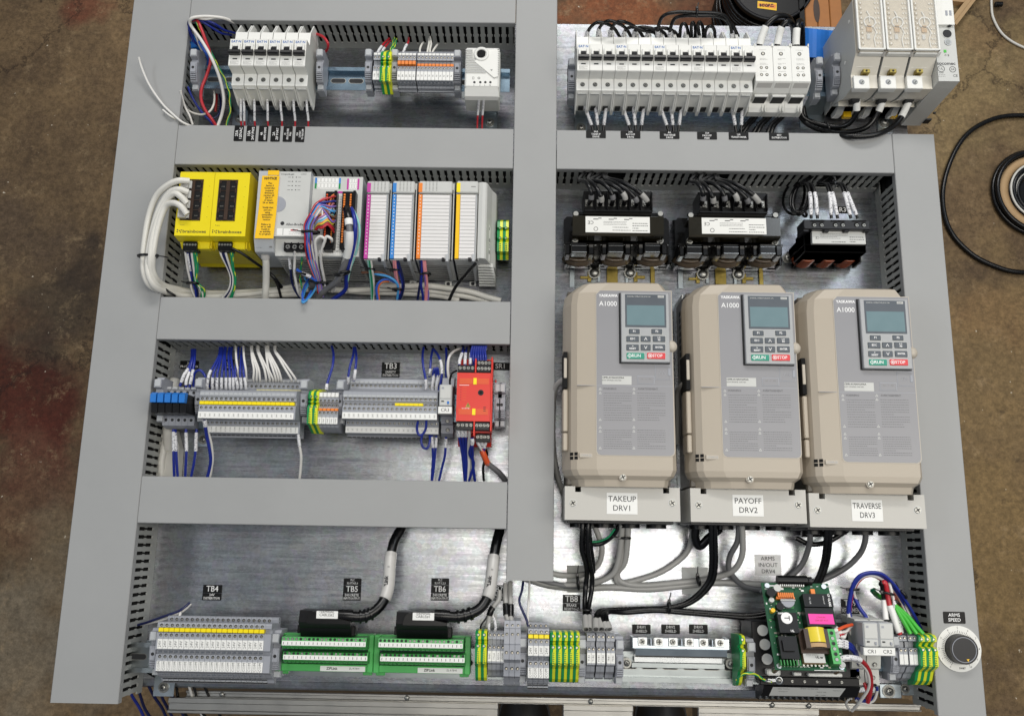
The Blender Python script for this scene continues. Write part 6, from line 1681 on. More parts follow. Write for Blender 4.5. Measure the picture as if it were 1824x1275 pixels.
# safety relay
ZR = 104
x0_, x1_ = XP(813.5, 700, ZR), XP(876, 700, ZR)
t = thing('safety_relay', 'bright red safety relay with black screw terminals at both ends', 'safety relay', x0_, YC3, 0)
yF0, yF1 = YP(845, 750, ZR), YP(845, 664, ZR)
b = MB('safety_red')
b.prism([(YP(850, 796, 40), 38), (YP(850, 796, 50), 52), (YP(850, 780, 70), 66), (yF0 - 12, 74), (yF0 - 12, 88), (yF0, 90), (yF0, ZR), (yF1, ZR), (yF1, 90), (yF1 + 12, 88), (yF1 + 12, 70), (yF1 + 26, 60), (yF1 + 26, 38)], x0_, x1_ - 1, 'x', 'safety_red', mc='red_dark')
b.box(x1_ - 1.4, x1_ + .6, yF0 - 12, yF1 + 20, 74, ZR + 1.5, 'safety_red', .5)
xm = (x0_ + x1_) / 2 + 1
b.box(xm - 1, xm + .8, yF1 + .2, yF1 + 18, 86, ZR + 1, 'safety_red', .4); b.box(xm - 1, xm + .8, yF0 - 18, yF0 - .2, 70, ZR + 1, 'safety_red', .4)
b.build('housing', t)
def sblock(xa, xb, ya, yb_, za, zb, n, nm='screw_terminal'):
    b = MB('black'); b.box(xa, xb, ya, yb_, za, zb, 'dark_plastic', .5)
    for k in range(n):
        xx = xa + (k + .5) * (xb - xa) / n
        b.cyl((xx, ya + (yb_ - ya) * .58, zb), 2.5, .3, 'z', 'hole_dark', 12); screw(b, xx, ya + (yb_ - ya) * .58, zb + .2, 2.2, rz=random.uniform(0, 2), h=.6)
    o = b.build(nm, t); return o
sblock(x0_ + .6, xm - 1.4, yF1 + .8, yF1 + 10, 90, ZR - 1, 4); sblock(xm + 1.4, x1_ - 1.8, yF1 + .8, yF1 + 9, 90, ZR, 4); sblock(xm + 1.4, x1_ - 1.8, yF1 + 10, yF1 + 18, 80, 94, 4)
sblock(x0_ + .4, xm - 1.6, yF0 - 10.5, yF0 - .8, 90, ZR - 1, 4); sblock(xm + 1, x1_ - 1.8, yF0 - 10.5, yF0 - .8, 90, ZR - 1, 4); sblock(xm + 1.4, x1_ - 1.6, yF0 - 22, yF0 - 13, 66, 84, 4)
b = MB('orange_red')
for yy in (yF1 - 14, yF0 + 8):
    b = MB('orange_red'); b.box(x0_ + 3, x1_ - 4, yy, yy + 7, ZR - .1, ZR + .25, 'orange_red', .1); b.build('face_band', t)
b = MB('jumper_yellow')
b.box(xm - 2.4, xm + 1.6, yF1 - 14.5, yF1 - 6.5, ZR + .2, ZR + .7, 'jumper_yellow', .1); b.box(xm - 3, xm + 1, yF0 + 7.5, yF0 + 15.4, ZR + .2, ZR + .7, 'jumper_yellow', .1); b.build('cover_catch', t)
b = MB('hole_dark'); b.cyl((x0_ + 29.5, yF1 - 24.5, ZR), 3.6, .25, 'z', 'dark_plastic', 18); b.cyl((x0_ + 29.5, yF1 - 24.5, ZR + .2), 1.8, .25, 'z', 'deep_black', 12); b.build('jack', t)
b = MB('ink')
b.prism([(x0_ + 11, yF0 + 17), (x0_ + 17.5, yF0 + 17), (x0_ + 14.2, yF0 + 23)], ZR + .04, ZR + .14, 'z', 'brass_bracket'); b.box(x0_ + 13.7, x0_ + 14.7, yF0 + 18, yF0 + 21, ZR + .14, ZR + .2)
for k in range(6):
    b.disc((x0_ + 5, yF1 - 18 - k * 3.1, ZR + .08), .7, 'red_dark', 8); b.flat(x0_ + 7, x0_ + 12, yF1 - 18.4 - k * 3.1, yF1 - 17.7 - k * 3.1, ZR + .06, 'orange_red')
b.flat(x0_ + 3, x0_ + 15, yF1 - 15.8, yF1 - 15.2, ZR + .06, 'paper')
for k in range(3): b.flat(x0_ + 33, x0_ + 36, yF0 + 12.5 + k * 2.2, yF0 + 13.2 + k * 2.2, ZR + .4, 'ink')
b.build('print', t)
text('V I P E R', 2.6, 'paper', t, x0_ + 11.5, yF0 + 15.3, ZR + .1, bold=.08)
b = MB('safety_red'); b.box(XP(881, 700, 60), XP(884, 700, 60), YP(884, 704, 60), YP(884, 676, 60), 50, 60, 'red_dark', .5); b.build('release_tab', t)
end_clamp(887, 735, YC3, 'grey end clamp touching the red safety relay', 0, 66); end_clamp(893.5, 735, YC3, 'outermost grey end clamp beyond the red safety relay', 0, 62)
# adhesive mounts behind the relays
b = MB('cable_white')
b.prism([P(285, 850, 4), P(322, 850, 4), P(326, 800, 4), P(318, 768, 4), P(296, 768, 4), P(288, 800, 4)], 1, 16, 'z', 'cable_white')
b.tube([P3(288, 856, 12), P3(288, 820, 16), P3(294, 790, 16), P3(300, 768, 12)], 5, 'cable_white', 10)
b.tube([P3(300, 800, 14), P3(300, 770, 22), P3(302, 740, 24), P3(306, 700, 24), P3(312, 676, 20)], 7, 'cable_white', 10)
single('plastic_sleeve', b, 'milky white plastic sleeve crumpled against the wide duct under the relays', 'plastic sleeve', *P(300, 800, 8), 4)

# ---- wires of the third row
K6 = ZP(260, 630, 5.545)
for i, (pts, lab) in enumerate((
    (((455, -40, 40), (450, 60, 52), (415, 150, 60), (375, 210, 64), (335, 320, 62)), 'blue wire with sleeve entering the second relay socket'),
    (((470, -40, 40), (460, 60, 54), (430, 180, 60), (400, 260, 62), (395, 330, 60)), 'blue wire with sleeve entering the third relay socket'),
    (((485, -40, 42), (480, 60, 56), (465, 160, 62), (450, 240, 62), (430, 330, 60)), 'blue wire with sleeve entering the fourth relay socket'),
    (((625, 330, 56), (590, 230, 64), (540, 165, 66), (490, 180, 64), (470, 240, 60), (470, 330, 56)), 'navy wire looping from the fifth relay socket'),)):
    wire(K6(*pts), 1.7, 'wire_blue', lab, sleeves=((.5, .9, 'marker'),) if i < 3 else ())
for i, (x0, x1, tx) in enumerate(((720, 625, 605), (735, 665, 655), (745, 705, 700), (770, 750, 745), (780, 790, 790), (815, 828, 828), (840, 862, 862), (905, 880, 902), (940, 930, 940), (960, 965, 985))):
    wire(K6((x0 + 10, -60, 40), (x0, 20, 54), ((x0 * .4 + x1 * .6), 130, 66), (x1, 200, 70), (tx, 300, 66), (tx + 2, 345, 60)), 1.55, 'wire_blue', '%s blue wire with grey sleeve dropping into the terminals beside the relays' % ORD[i], sleeves=((.68, 1, 'marker'),) if i else ((.5, 1, 'marker'),))
X1 = ZP(220, 560, 3.985)
for i, (a, c, d) in enumerate(((795, 810, 818), (850, 868, 872), (905, 925, 922), (905, 945, 945), (912, 960, 968), (950, 1000, 1012), (958, 1020, 1038), (1010, 1030, 1060), (1015, 1060, 1080), (1020, 1080, 1100), (1028, 1098, 1118), (1072, 1150, 1190), (1078, 1175, 1220))):
    wire(X1((a, 225, 40), (a + 2, 262, 54), ((a + c) / 2 - 2, 320, 66), (c, 390, 66), (d, 455, 60), (d + 1, 475, 52)), 1.5, 'wire_white', '%s white wire dropping into the terminals beside the relays' % ORD[i])
wire(X1((1478, 225, 40), (1490, 280, 52), (1485, 360, 62), (1465, 430, 66), (1445, 495, 70), (1440, 535, 72)), 1.7, 'wire_blue', 'single blue wire curving into the orange bridged terminals', sleeves=((.8, 1, 'marker'),))
X2 = ZP(560, 560, 3.985)
for i, (pts, sl) in enumerate(((((280, 235, 40), (275, 290, 52), (255, 360, 62), (242, 430, 64), (238, 490, 56)), (.78, 1)), (((290, 235, 40), (298, 300, 54), (293, 370, 62), (286, 430, 62), (280, 470, 56)), (.6, .95)), (((775, 235, 40), (768, 300, 52), (775, 380, 60), (790, 460, 62), (793, 530, 56)), (.75, 1)), (((840, 245, 40), (828, 310, 52), (822, 400, 58), (815, 440, 54)), (.6, .9)),
        (((845, 245, 42), (875, 285, 54), (900, 350, 62), (905, 420, 62), (895, 490, 58), (880, 545, 50)), (.35, .6)), (((935, 240, 40), (938, 320, 50), (935, 420, 54), (940, 520, 50), (945, 570, 46)), (.8, 1)), (((840, 440, 60), (846, 400, 66), (855, 385, 66), (848, 420, 62), (838, 500, 56), (836, 545, 50)), (.6, 1)), (((866, 440, 60), (862, 395, 66), (874, 383, 66), (880, 430, 62), (868, 500, 56), (866, 545, 50)), (.6, 1)))):
    wire(X2(*pts), 1.65, 'wire_blue', '%s blue wire dropping into the TB3 terminal row' % ORD[i], sleeves=(sl + ('marker',),))
wire(X2((1045, 240, 40), (990, 262, 52), (955, 310, 58), (948, 400, 60), (962, 480, 58), (980, 560, 54), (985, 600, 50)), 1.9, 'wire_white', 'white wire bowing down beside the CR3 relay')
wire(X2((1010, 400, 94), (975, 420, 84), (962, 470, 74), (965, 520, 66)), 1.3, 'wire_black', 'thin black wire from the red safety relay toward CR3')
for i, (a, c) in enumerate(((1050, 1030), (1075, 1070), (1110, 1108))):
    wire(X2((a + 8, 230, 40), (a, 270, 66), (c, 330, 90), (c, 375, 92)), 1.7, 'wire_blue', '%s blue wire with sleeve into the first upper block of the red relay' % ORD[i], sleeves=((.4, .85, 'marker'),))
for i in range(7):
    a = 1115 + i * 16
    wire(X2((a + 10, 250, 36), (a + 8, 228, 66), (a, 262, 80), (a - 6 + i * 2, 310, 86), (a + 2, 362, 84)), 1.6, 'wire_blue', '%s blue wire arching into the upper rear block of the red relay' % ORD[i])
wire(X2((735, 755, 84), (728, 810, 80), (740, 850, 78), (765, 852, 78), (790, 810, 80), (795, 750, 84)), 1.6, 'wire_blue', 'short blue loop hanging from the lower TB3 markers')
wire(X2((768, 850, 60), (758, 900, 62), (775, 945, 60), (805, 945, 60), (820, 890, 60), (815, 850, 58)), 1.6, 'wire_blue', 'second blue loop hanging lower beneath the TB3 terminals')
for i, (pts) in enumerate((((833, 855, 58), (838, 930, 54), (842, 1010, 48), (838, 1090, 42), (833, 1180, 34)), ((865, 860, 58), (862, 930, 54), (855, 1010, 48), (848, 1090, 42), (835, 1180, 34)), ((935, 870, 60), (932, 930, 56), (925, 1010, 50), (905, 1090, 42), (885, 1180, 34)))):
    wire(X2(*pts), 1.65, 'wire_blue', ['first blue wire running down from the TB3 row to the duct', 'second blue wire running down from the TB3 row to the duct', 'blue wire running down from the CR3 relay to the duct'][i], sleeves=((.03, .28, 'marker'),))
for i, (a, m, e) in enumerate(((1022, 'wire_blue', 1068), (1048, 'wire_blue', 1074), (1073, 'wire_blue', 1080), (1100, 'wire_white', 1085), (1120, 'wire_blue', 1095), (1118, 'wire_blue', 1140))):
    dy = 60 if i > 3 else 0
    wire(X2((a, 815 + dy, 90), (a + 2, 850 + dy, 86), ((a + e) / 2 - (6 if i > 3 else 0), 950 + dy * .6, 66), ((a + e * 2) / 3 + (28 if i == 4 else 6 if i != 5 else -8), 1060, 50), (e, 1180, 34)), 1.9, m, '%s wire from the lower terminals of the red safety relay' % ORD[i], sleeves=((.05, .3, 'marker'),) if i != 3 else ())
for i, a in enumerate((1160, 1188, 1215)):
    wire(X2((a - 8 + i * 3, 880, 70), (a, 910, 68), (1190 + i * 6, 960, 62), (1205, 1000, 58)), 1.7, ('wire_white', 'wire_red', 'wire_blue')[i], '%s wire from the lowest red relay block into the orange wrap' % ORD[i], sleeves=((0, .55, 'marker'),))
wire(X2((1190, 965, 60), (1205, 1000, 58), (1232, 1060, 50)), 4.0, 'orange_red', 'orange wrap around the cable below the red relay', name='wrap', cat='wrap')
wire(X2((1225, 1050, 52), (1260, 1080, 46), (1310, 1120, 40), (1360, 1180, 32)), 3.6, 'cable_dark_grey', 'dark grey cable curving from the orange wrap to the duct corner', name='signal_cable', cat='cable', n=9)
wire(X2((1218, 960, 56), (1225, 1000, 50), (1202, 1060, 44), (1198, 1110, 38), (1203, 1180, 32)), 1.7, 'wire_black', 'thin black wire beside the orange wrapped cable')
for i, (pts) in enumerate((((270, 745, 52), (272, 830, 52), (272, 960, 50), (275, 1100, 44), (280, 1240, 36)), ((290, 750, 50), (292, 850, 52), (298, 960, 50), (305, 1100, 44), (315, 1240, 36)), ((395, 745, 52), (398, 850, 52), (400, 960, 50), (393, 1100, 44), (387, 1240, 36)), ((500, 745, 52), (495, 850, 52), (490, 960, 50), (470, 1100, 44), (440, 1240, 36)))):
    wire(K6(*pts), 1.8, 'wire_blue', '%s blue wire with sleeve hanging from the relay sockets to the duct' % ORD[i], sleeves=((.1, .48, 'marker'),))
wire(K6((578, 655, 88), (585, 700, 84), (598, 800, 72), (625, 930, 60), (640, 1050, 50), (625, 1150, 42), (600, 1240, 36)), 2.2, 'wire_blue', 'thick blue wire from the first double level terminal to the duct', sleeves=((0, .2, 'marker'),))
wire(K6((600, 760, 66), (625, 810, 62), (648, 920, 56), (655, 1050, 48), (640, 1160, 40), (625, 1240, 34)), 2.0, 'wire_white', 'white wire beside the thick blue wire of the first terminal')
wire(X1((1240, 845, 62), (1248, 920, 58), (1260, 1000, 52), (1258, 1080, 44), (1248, 1180, 34)), 1.7, 'wire_white', 'lone white wire from the last bridged double level terminal to the duct', sleeves=((0, .3, 'marker'),))

# ================================================================ fourth row
YC4 = P(240, 1170, 47)[1]
din_rail('zinc rail along the lower edge carrying the green modules and terminals', P(222, 1170, 47)[0], P(1350, 1170, 47)[0], YC4, 40, 'zinc_grey')
standoff('zinc bracket with bolt at the outer end of the lowest rail', P(290, 1220, 6)[0], YC4, 40, 26, -30, 22)
def plate3(px, py, w, l, label):
    t = plate2(px, py, w, l[1], l[2], label, 10, 9)
    b = MB('label_black'); b.box(-w / 2, w / 2, 10.2, 18.6, 0, .6, 'label_black', .2); b.build('backing', t, (0, 0, 0))
    for k, s_ in enumerate(l[0]): text(s_, 3.7, 'ink_white', t, 0, 16.3 - k * 3.9, .68, bold=.04, sx=.85)
plate2(378, 1055.5, 24.5, 'TB4', ['24V', 'DISTRIBUTION'], 'black label reading TB4 24V DISTRIBUTION', 10, 9)
plate3(627, 1056, 23, (['PLC', 'SLOT:4,5,6'], 'TB5', ['DISCRETE', 'INPUT/OUTPUT']), 'black label reading TB5 DISCRETE INPUT/OUTPUT')
plate3(783.5, 1056, 23, (['PLC', 'SLOT:1,2,3'], 'TB6', ['DISCRETE', 'INPUT/OUTPUT']), 'black label reading TB6 DISCRETE INPUT/OUTPUT')
plate2(885, 1056, 23, 'TB7', ['ANALOG', 'INPUT/OUTPUT'], 'black label reading TB7 half hidden behind the cable sleeve', 10, 9)
plate2(1018, 1074, 22.5, 'TB8', ['BRAKE', 'RESISTORS'], 'black label reading TB8 BRAKE RESISTORS', 10.5, 9.5)
refC = 375
pC = tprof(refC, [(1096.5, 48), (1097, 56), (1099, 58), (1101, 58), (1107, 57), (1107.5, 82), (1109, 86), (1112, 87), (1118, 87), (1119, 82), (1126, 82), (1127, 87), (1157.5, 87), (1159, 82), (1165, 80), (1166, 84), (1176, 84), (1196.5, 84), (1199, 74), (1205, 68), (1207, 62), (1209, 60), (1214, 58), (1217, 50)])
def exC(b, w, yc):
    for py, z in ((1161.5, 82.3), (1201, 72)):
        y = YP(refC, py, z) - yc; b.box(w * .15, w * .7, y - 1, y + 1, z - 1.5, z + .4, 'terminal_dark', .2)
    for py, z in ((1208.5, 61), (1214, 58.3)):
        y = YP(refC, py, z) - yc; b.box(.3, w - .3, y - .7, y + .7, z - 1, z + .6, 'hole_dark'); b.box(.2, w - .2, y + .8, y + 1.6, z - 1, z + .8, 'pale_grey')
mkC = terminal_kind('d', 6.2, refC, YC4, pC, [(1103, 58, 1.8), (1114, 87, 1.8), (1131.5, 87, 1.8), (1170, 84, 1.9)], [(1119, 1126, 81, 88.5, 'jumper_yellow', 'jumper_bridge')], [(1139, 1156.5, 87.8, 4.6), (1178, 1196, 84.8, 4.6)], extra=exC)
xC = XP(279.5, 1147, 88); wC = (XP(469.3, 1147, 88) - xC) / 20
for k in range(20):
    mkC(xC + k * wC, '%s triple level terminal marked 24V and COM in the long TB4 row' % ORD[k], 'terminal block', 'triple level terminals under the label TB4', ('24V', 'COM'))
b = MB('mid_grey'); b.prism(pC, xC + 20 * wC, xC + 20 * wC + 8, 'x', 'mid_grey'); single('end_plate', b, 'grey end plate closing the long row marked TB4', 'end plate', xC + 20 * wC, YC4, 0)
b = MB('mid_grey'); b.prism(pC, xC - 1.8, xC - .1, 'x', 'mid_grey'); single('end_plate', b, 'thin grey end plate opening the long row marked TB4', 'end plate', xC - 2, YC4, 0)
end_clamp(272.5, 1170, YC4 + 7, 'grey end clamp at the outer end of the long TB4 row', 0, 74)
end_clamp(491, 1160, YC4 + 7, 'grey end clamp between the TB4 row and the first green module', 0, 74)

# green interface modules
def green_module(q0, q1, t0, t1, label, lz=86):
    x0_, x1_ = XP(q0, 1170, 60), XP(q1, 1170, 60)
    t = thing('interface_module', label, 'interface module', x0_, YC4, 0)
    yt_, yb_ = YP(600, 1128, 58), YP(600, 1197, 62)
    b = MB('module_green')
    b.box(x0_, x0_ + 7, yb_, yt_, 46, 62, 'module_green', .8); b.box(x1_ - 7, x1_, yb_, yt_, 46, 62, 'module_green', .8)
    b.box(x0_ + 7, x1_ - 7, YP(600, 1196, 62), YP(600, 1183, 62), 46, 61, 'module_green', .6)
    b.box(x0_ + 7, x1_ - 7, yt_ - 2, yt_ - .4, 46, 60, 'module_green', .4)
    b.box(x0_ + 2, x0_ + 13, yb_ - 4, yb_, 44, 52, 'module_green', .6); b.box(x1_ - 13, x1_ - 2, yb_ - 4, yb_, 44, 52, 'module_green', .6)
    b.build('carrier', t)
    b = MB('navy_board'); b.box(x0_ + 7, x1_ - 7, yb_ + 6, yt_ - 2, 52, 55, 'navy_board'); b.build('circuit_board', t)
    xa, xb = XP(t0, 1150, lz), XP(t1, 1150, lz)
    rr = random.Random(int(q0))
    for r_, (p0, p1, p2, p3, dz) in enumerate(((1135, 1142, 1150.5, 1156, 0), (1161.5, 1167, 1175.5, 1181, 0))):
        off = r_ * 3.0
        b = MB('module_green')
        zb = lz - 8 * r_
        sh = 0
        xaa, xbb = XP(t0 + 4 * r_, 1150, zb), XP(t1 + 4 * r_, 1150, zb)
        b.prism([(YP(600, p3, zb - 8), 54), (YP(600, p3, zb - 8), zb - 8), (YP(600, p2, zb), zb), (YP(600, p1, zb), zb), (YP(600, p0, zb - 3), zb - 2), (YP(600, p0, zb - 3) + .6, 54)], xaa, xbb, 'x', 'module_green', mc='module_green_dark')
        o = b.build('terminal_row', t); ORG[o.name] = ORG[t.name]
        b = MB('paper'); b.box(xaa + .5, xbb - .5, YP(600, p2, zb), YP(600, p1, zb), zb - .4, zb + .6, 'paper', .2); s_ = b.build('marker_strip', o); ORG[s_.name] = ORG[t.name]
        b = MB(); n = 20
        for k in range(n):
            xx = xaa + (k + .5) * (xbb - xaa) / n; yy = (YP(600, p0, zb) + YP(600, p1, zb)) / 2
            b.cyl((xx, yy - .2, zb - 2.4), 1.75, 2.2, 'z', 'module_green_dark', 10)
            b.disc((xx, yy - .2, zb - .1), 1.45, 'hole_dark' if rr.random() < .55 else 'screw_metal', 10)
            b.box(xx - 1.7, xx + 1.7, YP(600, p3 - .5, zb - 5), YP(600, p3 - 2.6, zb - 5), zb - 6.2, zb - 3.5, 'module_green_dark')
            b.box(xx - .4, xx + .4, YP(600, p2 - 2, zb), YP(600, p1 + 2, zb), zb + .6, zb + .66, 'ink_soft')
        b.build('screw_row', o)
    b = MB('paper'); u0, u1 = x0_ + (x1_ - x0_) * .46, x1_ - 9
    b.box(u0, u1, YP(600, 1195, 61), YP(600, 1185.5, 61), 61, 61.3, 'paper', .1); l_ = b.build('type_label', t)
    text('ZIPLink', 4.2, 'ink', l_, u0 + (u1 - u0) * .26, YP(600, 1190, 61), 61.4, bold=.1); text('ZL-RTB40', 3.0, 'ink', l_, u0 + (u1 - u0) * .76, YP(600, 1189.6, 61), 61.4)
    return t
green_module(492.5, 665, 501, 652, 'green interface module beside the long TB4 row')
green_module(665.8, 838, 673.5, 825, 'green interface module beside the earth pair')
for i, (dx, lab) in enumerate(((0, '2'), (172, '1'))):
    t = thing('connector_cable', ['thick black connector cable below the TB5 label', 'thick black connector cable below the TB6 label'][i], 'cable', *P(600 + dx, 1110, 80), 60)
    b = MB('gloss_black')
    xl = lambda p, z: XP(p + dx, 1110, z)
    yT_, yM_, yL_ = YP(600, 1088, 96), YP(600, 1104, 96), YP(600, 1135, 66)
    b.prism([(xl(546, 96), yM_ - 2), (xl(549, 96), yT_ - 4), (xl(555, 96), yT_ - .5), (xl(600, 96), yT_), (xl(600, 96), yM_ + 2), (xl(625, 96), yM_ - 1), (xl(625, 96), yM_ - 4), (xl(546, 96), yM_ - 4)], 78, 98, 'z', 'gloss_black')
    b.prism([(YP(600, 1137, 66), 58), (YP(600, 1134, 70), 78), (YP(600, 1118, 82), 86), (yM_ - 3, 94), (yT_, 90), (yT_, 62), (YP(600, 1128, 60), 58)], xl(535, 84), xl(626, 84), 'x', 'black')
    b.box(xl(531, 74), xl(536, 74), YP(600, 1128, 74), YP(600, 1113, 74), 58, 76, 'black', .6); b.box(xl(625, 74), xl(634, 74), YP(600, 1132, 74), YP(600, 1113, 74), 58, 76, 'black', .8)
    b.build('connector_hood', t)
    b = MB('paper'); b.box(xl(562.5, 98), xl(601, 98), YP(600, 1101.5, 98), YP(600, 1088, 98), 97.6, 98.3, 'paper', .2); l_ = b.build('label', t)
    text('TERMINAL', 3.9, 'ink', l_, xl(581, 98), YP(600, 1089.6, 98), 98.42); text('CABLE#' + lab, 4.4, 'ink', l_, xl(581, 98), YP(600, 1095, 98), 98.42)
    if i == 0: cp = ((602, 1096, 90), (622, 1097, 90), (640, 1098, 88), (658, 1094, 84), (674, 1082, 80), (686, 1064, 74), (692, 1040, 66), (694, 1010, 58), (697, 985, 50), (703, 962, 44), (714, 942, 38), (720, 928, 34))
    else: cp = ((774, 1096, 90), (794, 1097, 90), (814, 1098, 88), (836, 1093, 84), (856, 1082, 78), (869, 1062, 72), (874, 1040, 66), (877, 1015, 60), (880, 990, 52), (884, 968, 46), (889, 948, 40), (894, 926, 34))
    path = catmull([P3(*q) for q in cp], 6); N = len(path)
    b = MB('gloss_black'); b.tube(path, 6.2, 'wire_black', 14)
    b.tube(path[:9], 7.4, 'wire_black', 14)
    for k in (13, 16, 19): b.tube(path[k - 1:k + 1], 8.0, 'wire_black', 14)
    b.build('cable_jacket', t)
    a0, a1 = (int(N * .45), int(N * .71))
    b = MB('paper'); b.tube(path[a0:a1], 7.2, 'paper', 14); sl = b.build('printed_sleeve', t)
    b = MB('side_translucent'); b.tube(path[a0 - 1:a1 + 2], 7.5, 'side_translucent', 14); b.build('clear_wrap', t)
    mid = Vector(path[(a0 + a1) // 2]); d = Vector(path[a1 - 2]) - Vector(path[a0 + 1]); ang = math.atan2(d.y, d.x)
    m1 = Vector(path[a0 + int((a1 - a0) * .38)])
    text('ZIPLink', 6.4, 'ink', sl, m1.x - 1.8, m1.y, m1.z + 8.2, rz=ang, bold=.25, rot=(0, math.asin(max(-1, min(1, -d.z / d.length))) * 0, ang)).rotation_euler = (0, 0, ang)
    m2 = Vector(path[a1 - 5]); text('CE', 3.4, 'ink', sl, m2.x, m2.y, m2.z + 8, rz=ang)

# terminals between the green modules and the shield bar
e4prof = tprof(860, [(1119, 46), (1120, 72), (1123, 84), (1128, 88), (1138, 87), (1140, 80), (1144, 78), (1146, 84), (1152, 89), (1162, 88), (1178, 87), (1182, 84), (1185, 78), (1188, 74), (1206, 66), (1211, 60), (1212, 46)])
E4 = earth_mesh(6.8, 860, YC4, e4prof, [(1130, 88, 2.1), (1150, 89, 2.1)], (1158, 1180, 7, 88))
for k in range(2): earth(E4, XP(846, 1160, 88) + k * 6.9, YC4, ['earth terminal beside the second green module', 'earth terminal beside the grey analog terminals'][k])
refD = 885
pD = tprof(refD, [(1122, 46), (1123, 66), (1125, 78), (1127, 82), (1138, 82), (1139, 74), (1148, 74), (1149, 82), (1180, 82), (1183, 72), (1192, 68), (1197, 60), (1203, 56), (1206, 46)])
mkD = terminal_kind('e', 5.0, refD, YC4, pD, [(1130, 82.2, 1.8), (1152, 82.2, 1.8)], [], [(1159, 1177.5, 82.8, 3.1)])
for k, s_ in enumerate(('PHN', '10mA', 'AO1+', 'COM')):
    mkD(XP(868.5, 1165, 82) + k * 5.05, 'grey terminal marked %s beside the earth pair of the lowest row' % s_, 'terminal block', 'grey analog terminals in the lowest row', (s_,))
refE = 912
pE = tprof(refE, [(1100, 46), (1102, 60), (1105, 70), (1118, 74), (1119, 82), (1146, 84), (1148, 92), (1174, 92), (1177, 84), (1180, 80), (1204, 78), (1206, 66), (1212, 60), (1219, 54), (1220, 46)])
mkE0 = terminal_kind('f', 6.5, refE, YC4, pE, [(1113, 73, 1.5), (1129, 83, 1.7), (1161.5, 92, 1.9), (1190, 79.5, 1.9)], [], [], body='mid_grey')
for k in range(3): mkE0(XP(897, 1165, 92) + k * 6.6, '%s of three tall grey terminals without markers in the lowest row' % ORD[k], 'terminal block', 'tall grey terminals in the lowest row')
end_clamp(931, 1165, YC4 + 7, 'grey end clamp between the tall terminals and the 24V group of four', 0, 74)
for k in range(4):
    mkC(XP(940.5, 1147, 88) + k * 6.25, '%s terminal marked 24V and COM in the group of four beside the five earth terminals' % ORD[k], 'terminal block', 'four triple level terminals below the centre duct', ('24V', 'COM'))
for k in range(5): earth(E4, XP(980, 1160, 88) + k * 6.95, YC4, '%s of five side by side earth terminals in the lowest row' % ORD[k])
end_clamp(1037, 1165, YC4 + 7, 'grey end clamp between five earth terminals and the brake terminals', 0, 76)
for k, (s_) in enumerate(('TUB1', 'TUB2', 'POB1', 'POB2', 'TRB1', 'TRB2')):
    mkD(XP(1045.5, 1165, 82) + k * 4.95 + (k // 2) * 1.6, 'grey terminal marked %s below the label TB8' % s_, 'terminal block', 'brake resistor terminals in pairs', (s_,))
end_clamp(1104, 1165, YC4 + 7, 'grey end clamp between the brake terminals and the shield bar', 0, 76)
# analog wires
for i, (pts, m) in enumerate((((( 890, 1052, 50), (888, 1068, 56), (880, 1078, 60), (874, 1088, 62), (871, 1100, 62), (869, 1118, 66)), 'cable_grey'), (((900, 1040, 40), (900, 1060, 50), (901, 1078, 56), (902, 1095, 60), (905, 1105, 64)), 'cable_grey'), (((909, 1036, 40), (909, 1060, 50), (910, 1080, 56), (910, 1098, 62), (912, 1108, 66)), 'cable_grey'))):
    wire(pts, 3.0, m, '%s short grey signal cable with black wrap above the analog terminals' % ORD[i], name='signal_cable', cat='cable', sleeves=((.45, .75, 'wire_black'),), n=9)
wire([(872, 1088, 60), (866, 1100, 62), (857, 1113, 68), (856, 1122, 72)], 1.0, 'wire_black', 'thin black wire into the earth pair of the lowest row')
wire([(872, 1092, 60), (872, 1104, 62), (871, 1115, 68), (871, 1122, 74)], 1.3, 'wire_white', 'short white wire into the terminal marked PHN', sleeves=((.3, 1, 'marker'),))
wire([(874, 1090, 60), (880, 1102, 62), (883, 1115, 68), (882, 1122, 74)], 1.3, 'wire_white', 'short white wire into the terminal marked AO1+', sleeves=((.3, 1, 'marker'),))
wire([(934, 1020, 40), (930, 1050, 48), (925, 1070, 52), (932, 1090, 58), (938, 1103, 60), (941, 1115, 60)], 1.6, 'wire_navy', 'navy wire from the centre duct into the group of four terminals')
wire([(943, 1020, 40), (943, 1050, 46), (941, 1080, 52), (940, 1100, 58), (941, 1112, 60)], 1.4, 'wire_white', 'white wire from the centre duct into the group of four terminals')
for i, (pts) in enumerate((((338, 1073, 44), (330, 1080, 48), (318, 1088, 50), (290, 1098, 46), (262, 1108, 40), (236, 1115, 30)), ((340, 1075, 40), (328, 1086, 44), (310, 1096, 44), (280, 1106, 40), (250, 1112, 32)), ((322, 1086, 46), (320, 1096, 52), (314, 1104, 54)))):
    wire(pts, 1.6, ('wire_navy', 'wire_white', 'wire_white')[i], '%s loose wire end lying across the corner above the TB4 row' % ORD[i])
for i in range(9):
    rr2 = random.Random(50 + i); xx = 236 + i * 17 + rr2.uniform(-5, 5)
    wire([(xx - 6 + rr2.uniform(-4, 4), 1222, -6), (xx, 1240, -20), (xx + 12 + rr2.uniform(-6, 6), 1262, -40), (xx + 26, 1290, -60)], 1.9, ['wire_blue', 'wire_navy', 'wire_navy', 'wire_navy', 'wire_navy', 'wire_black', 'wire_white', 'wire_black', 'wire_black'][i], '%s loose wire hanging off the lower corner of the plate' % ORD[i])
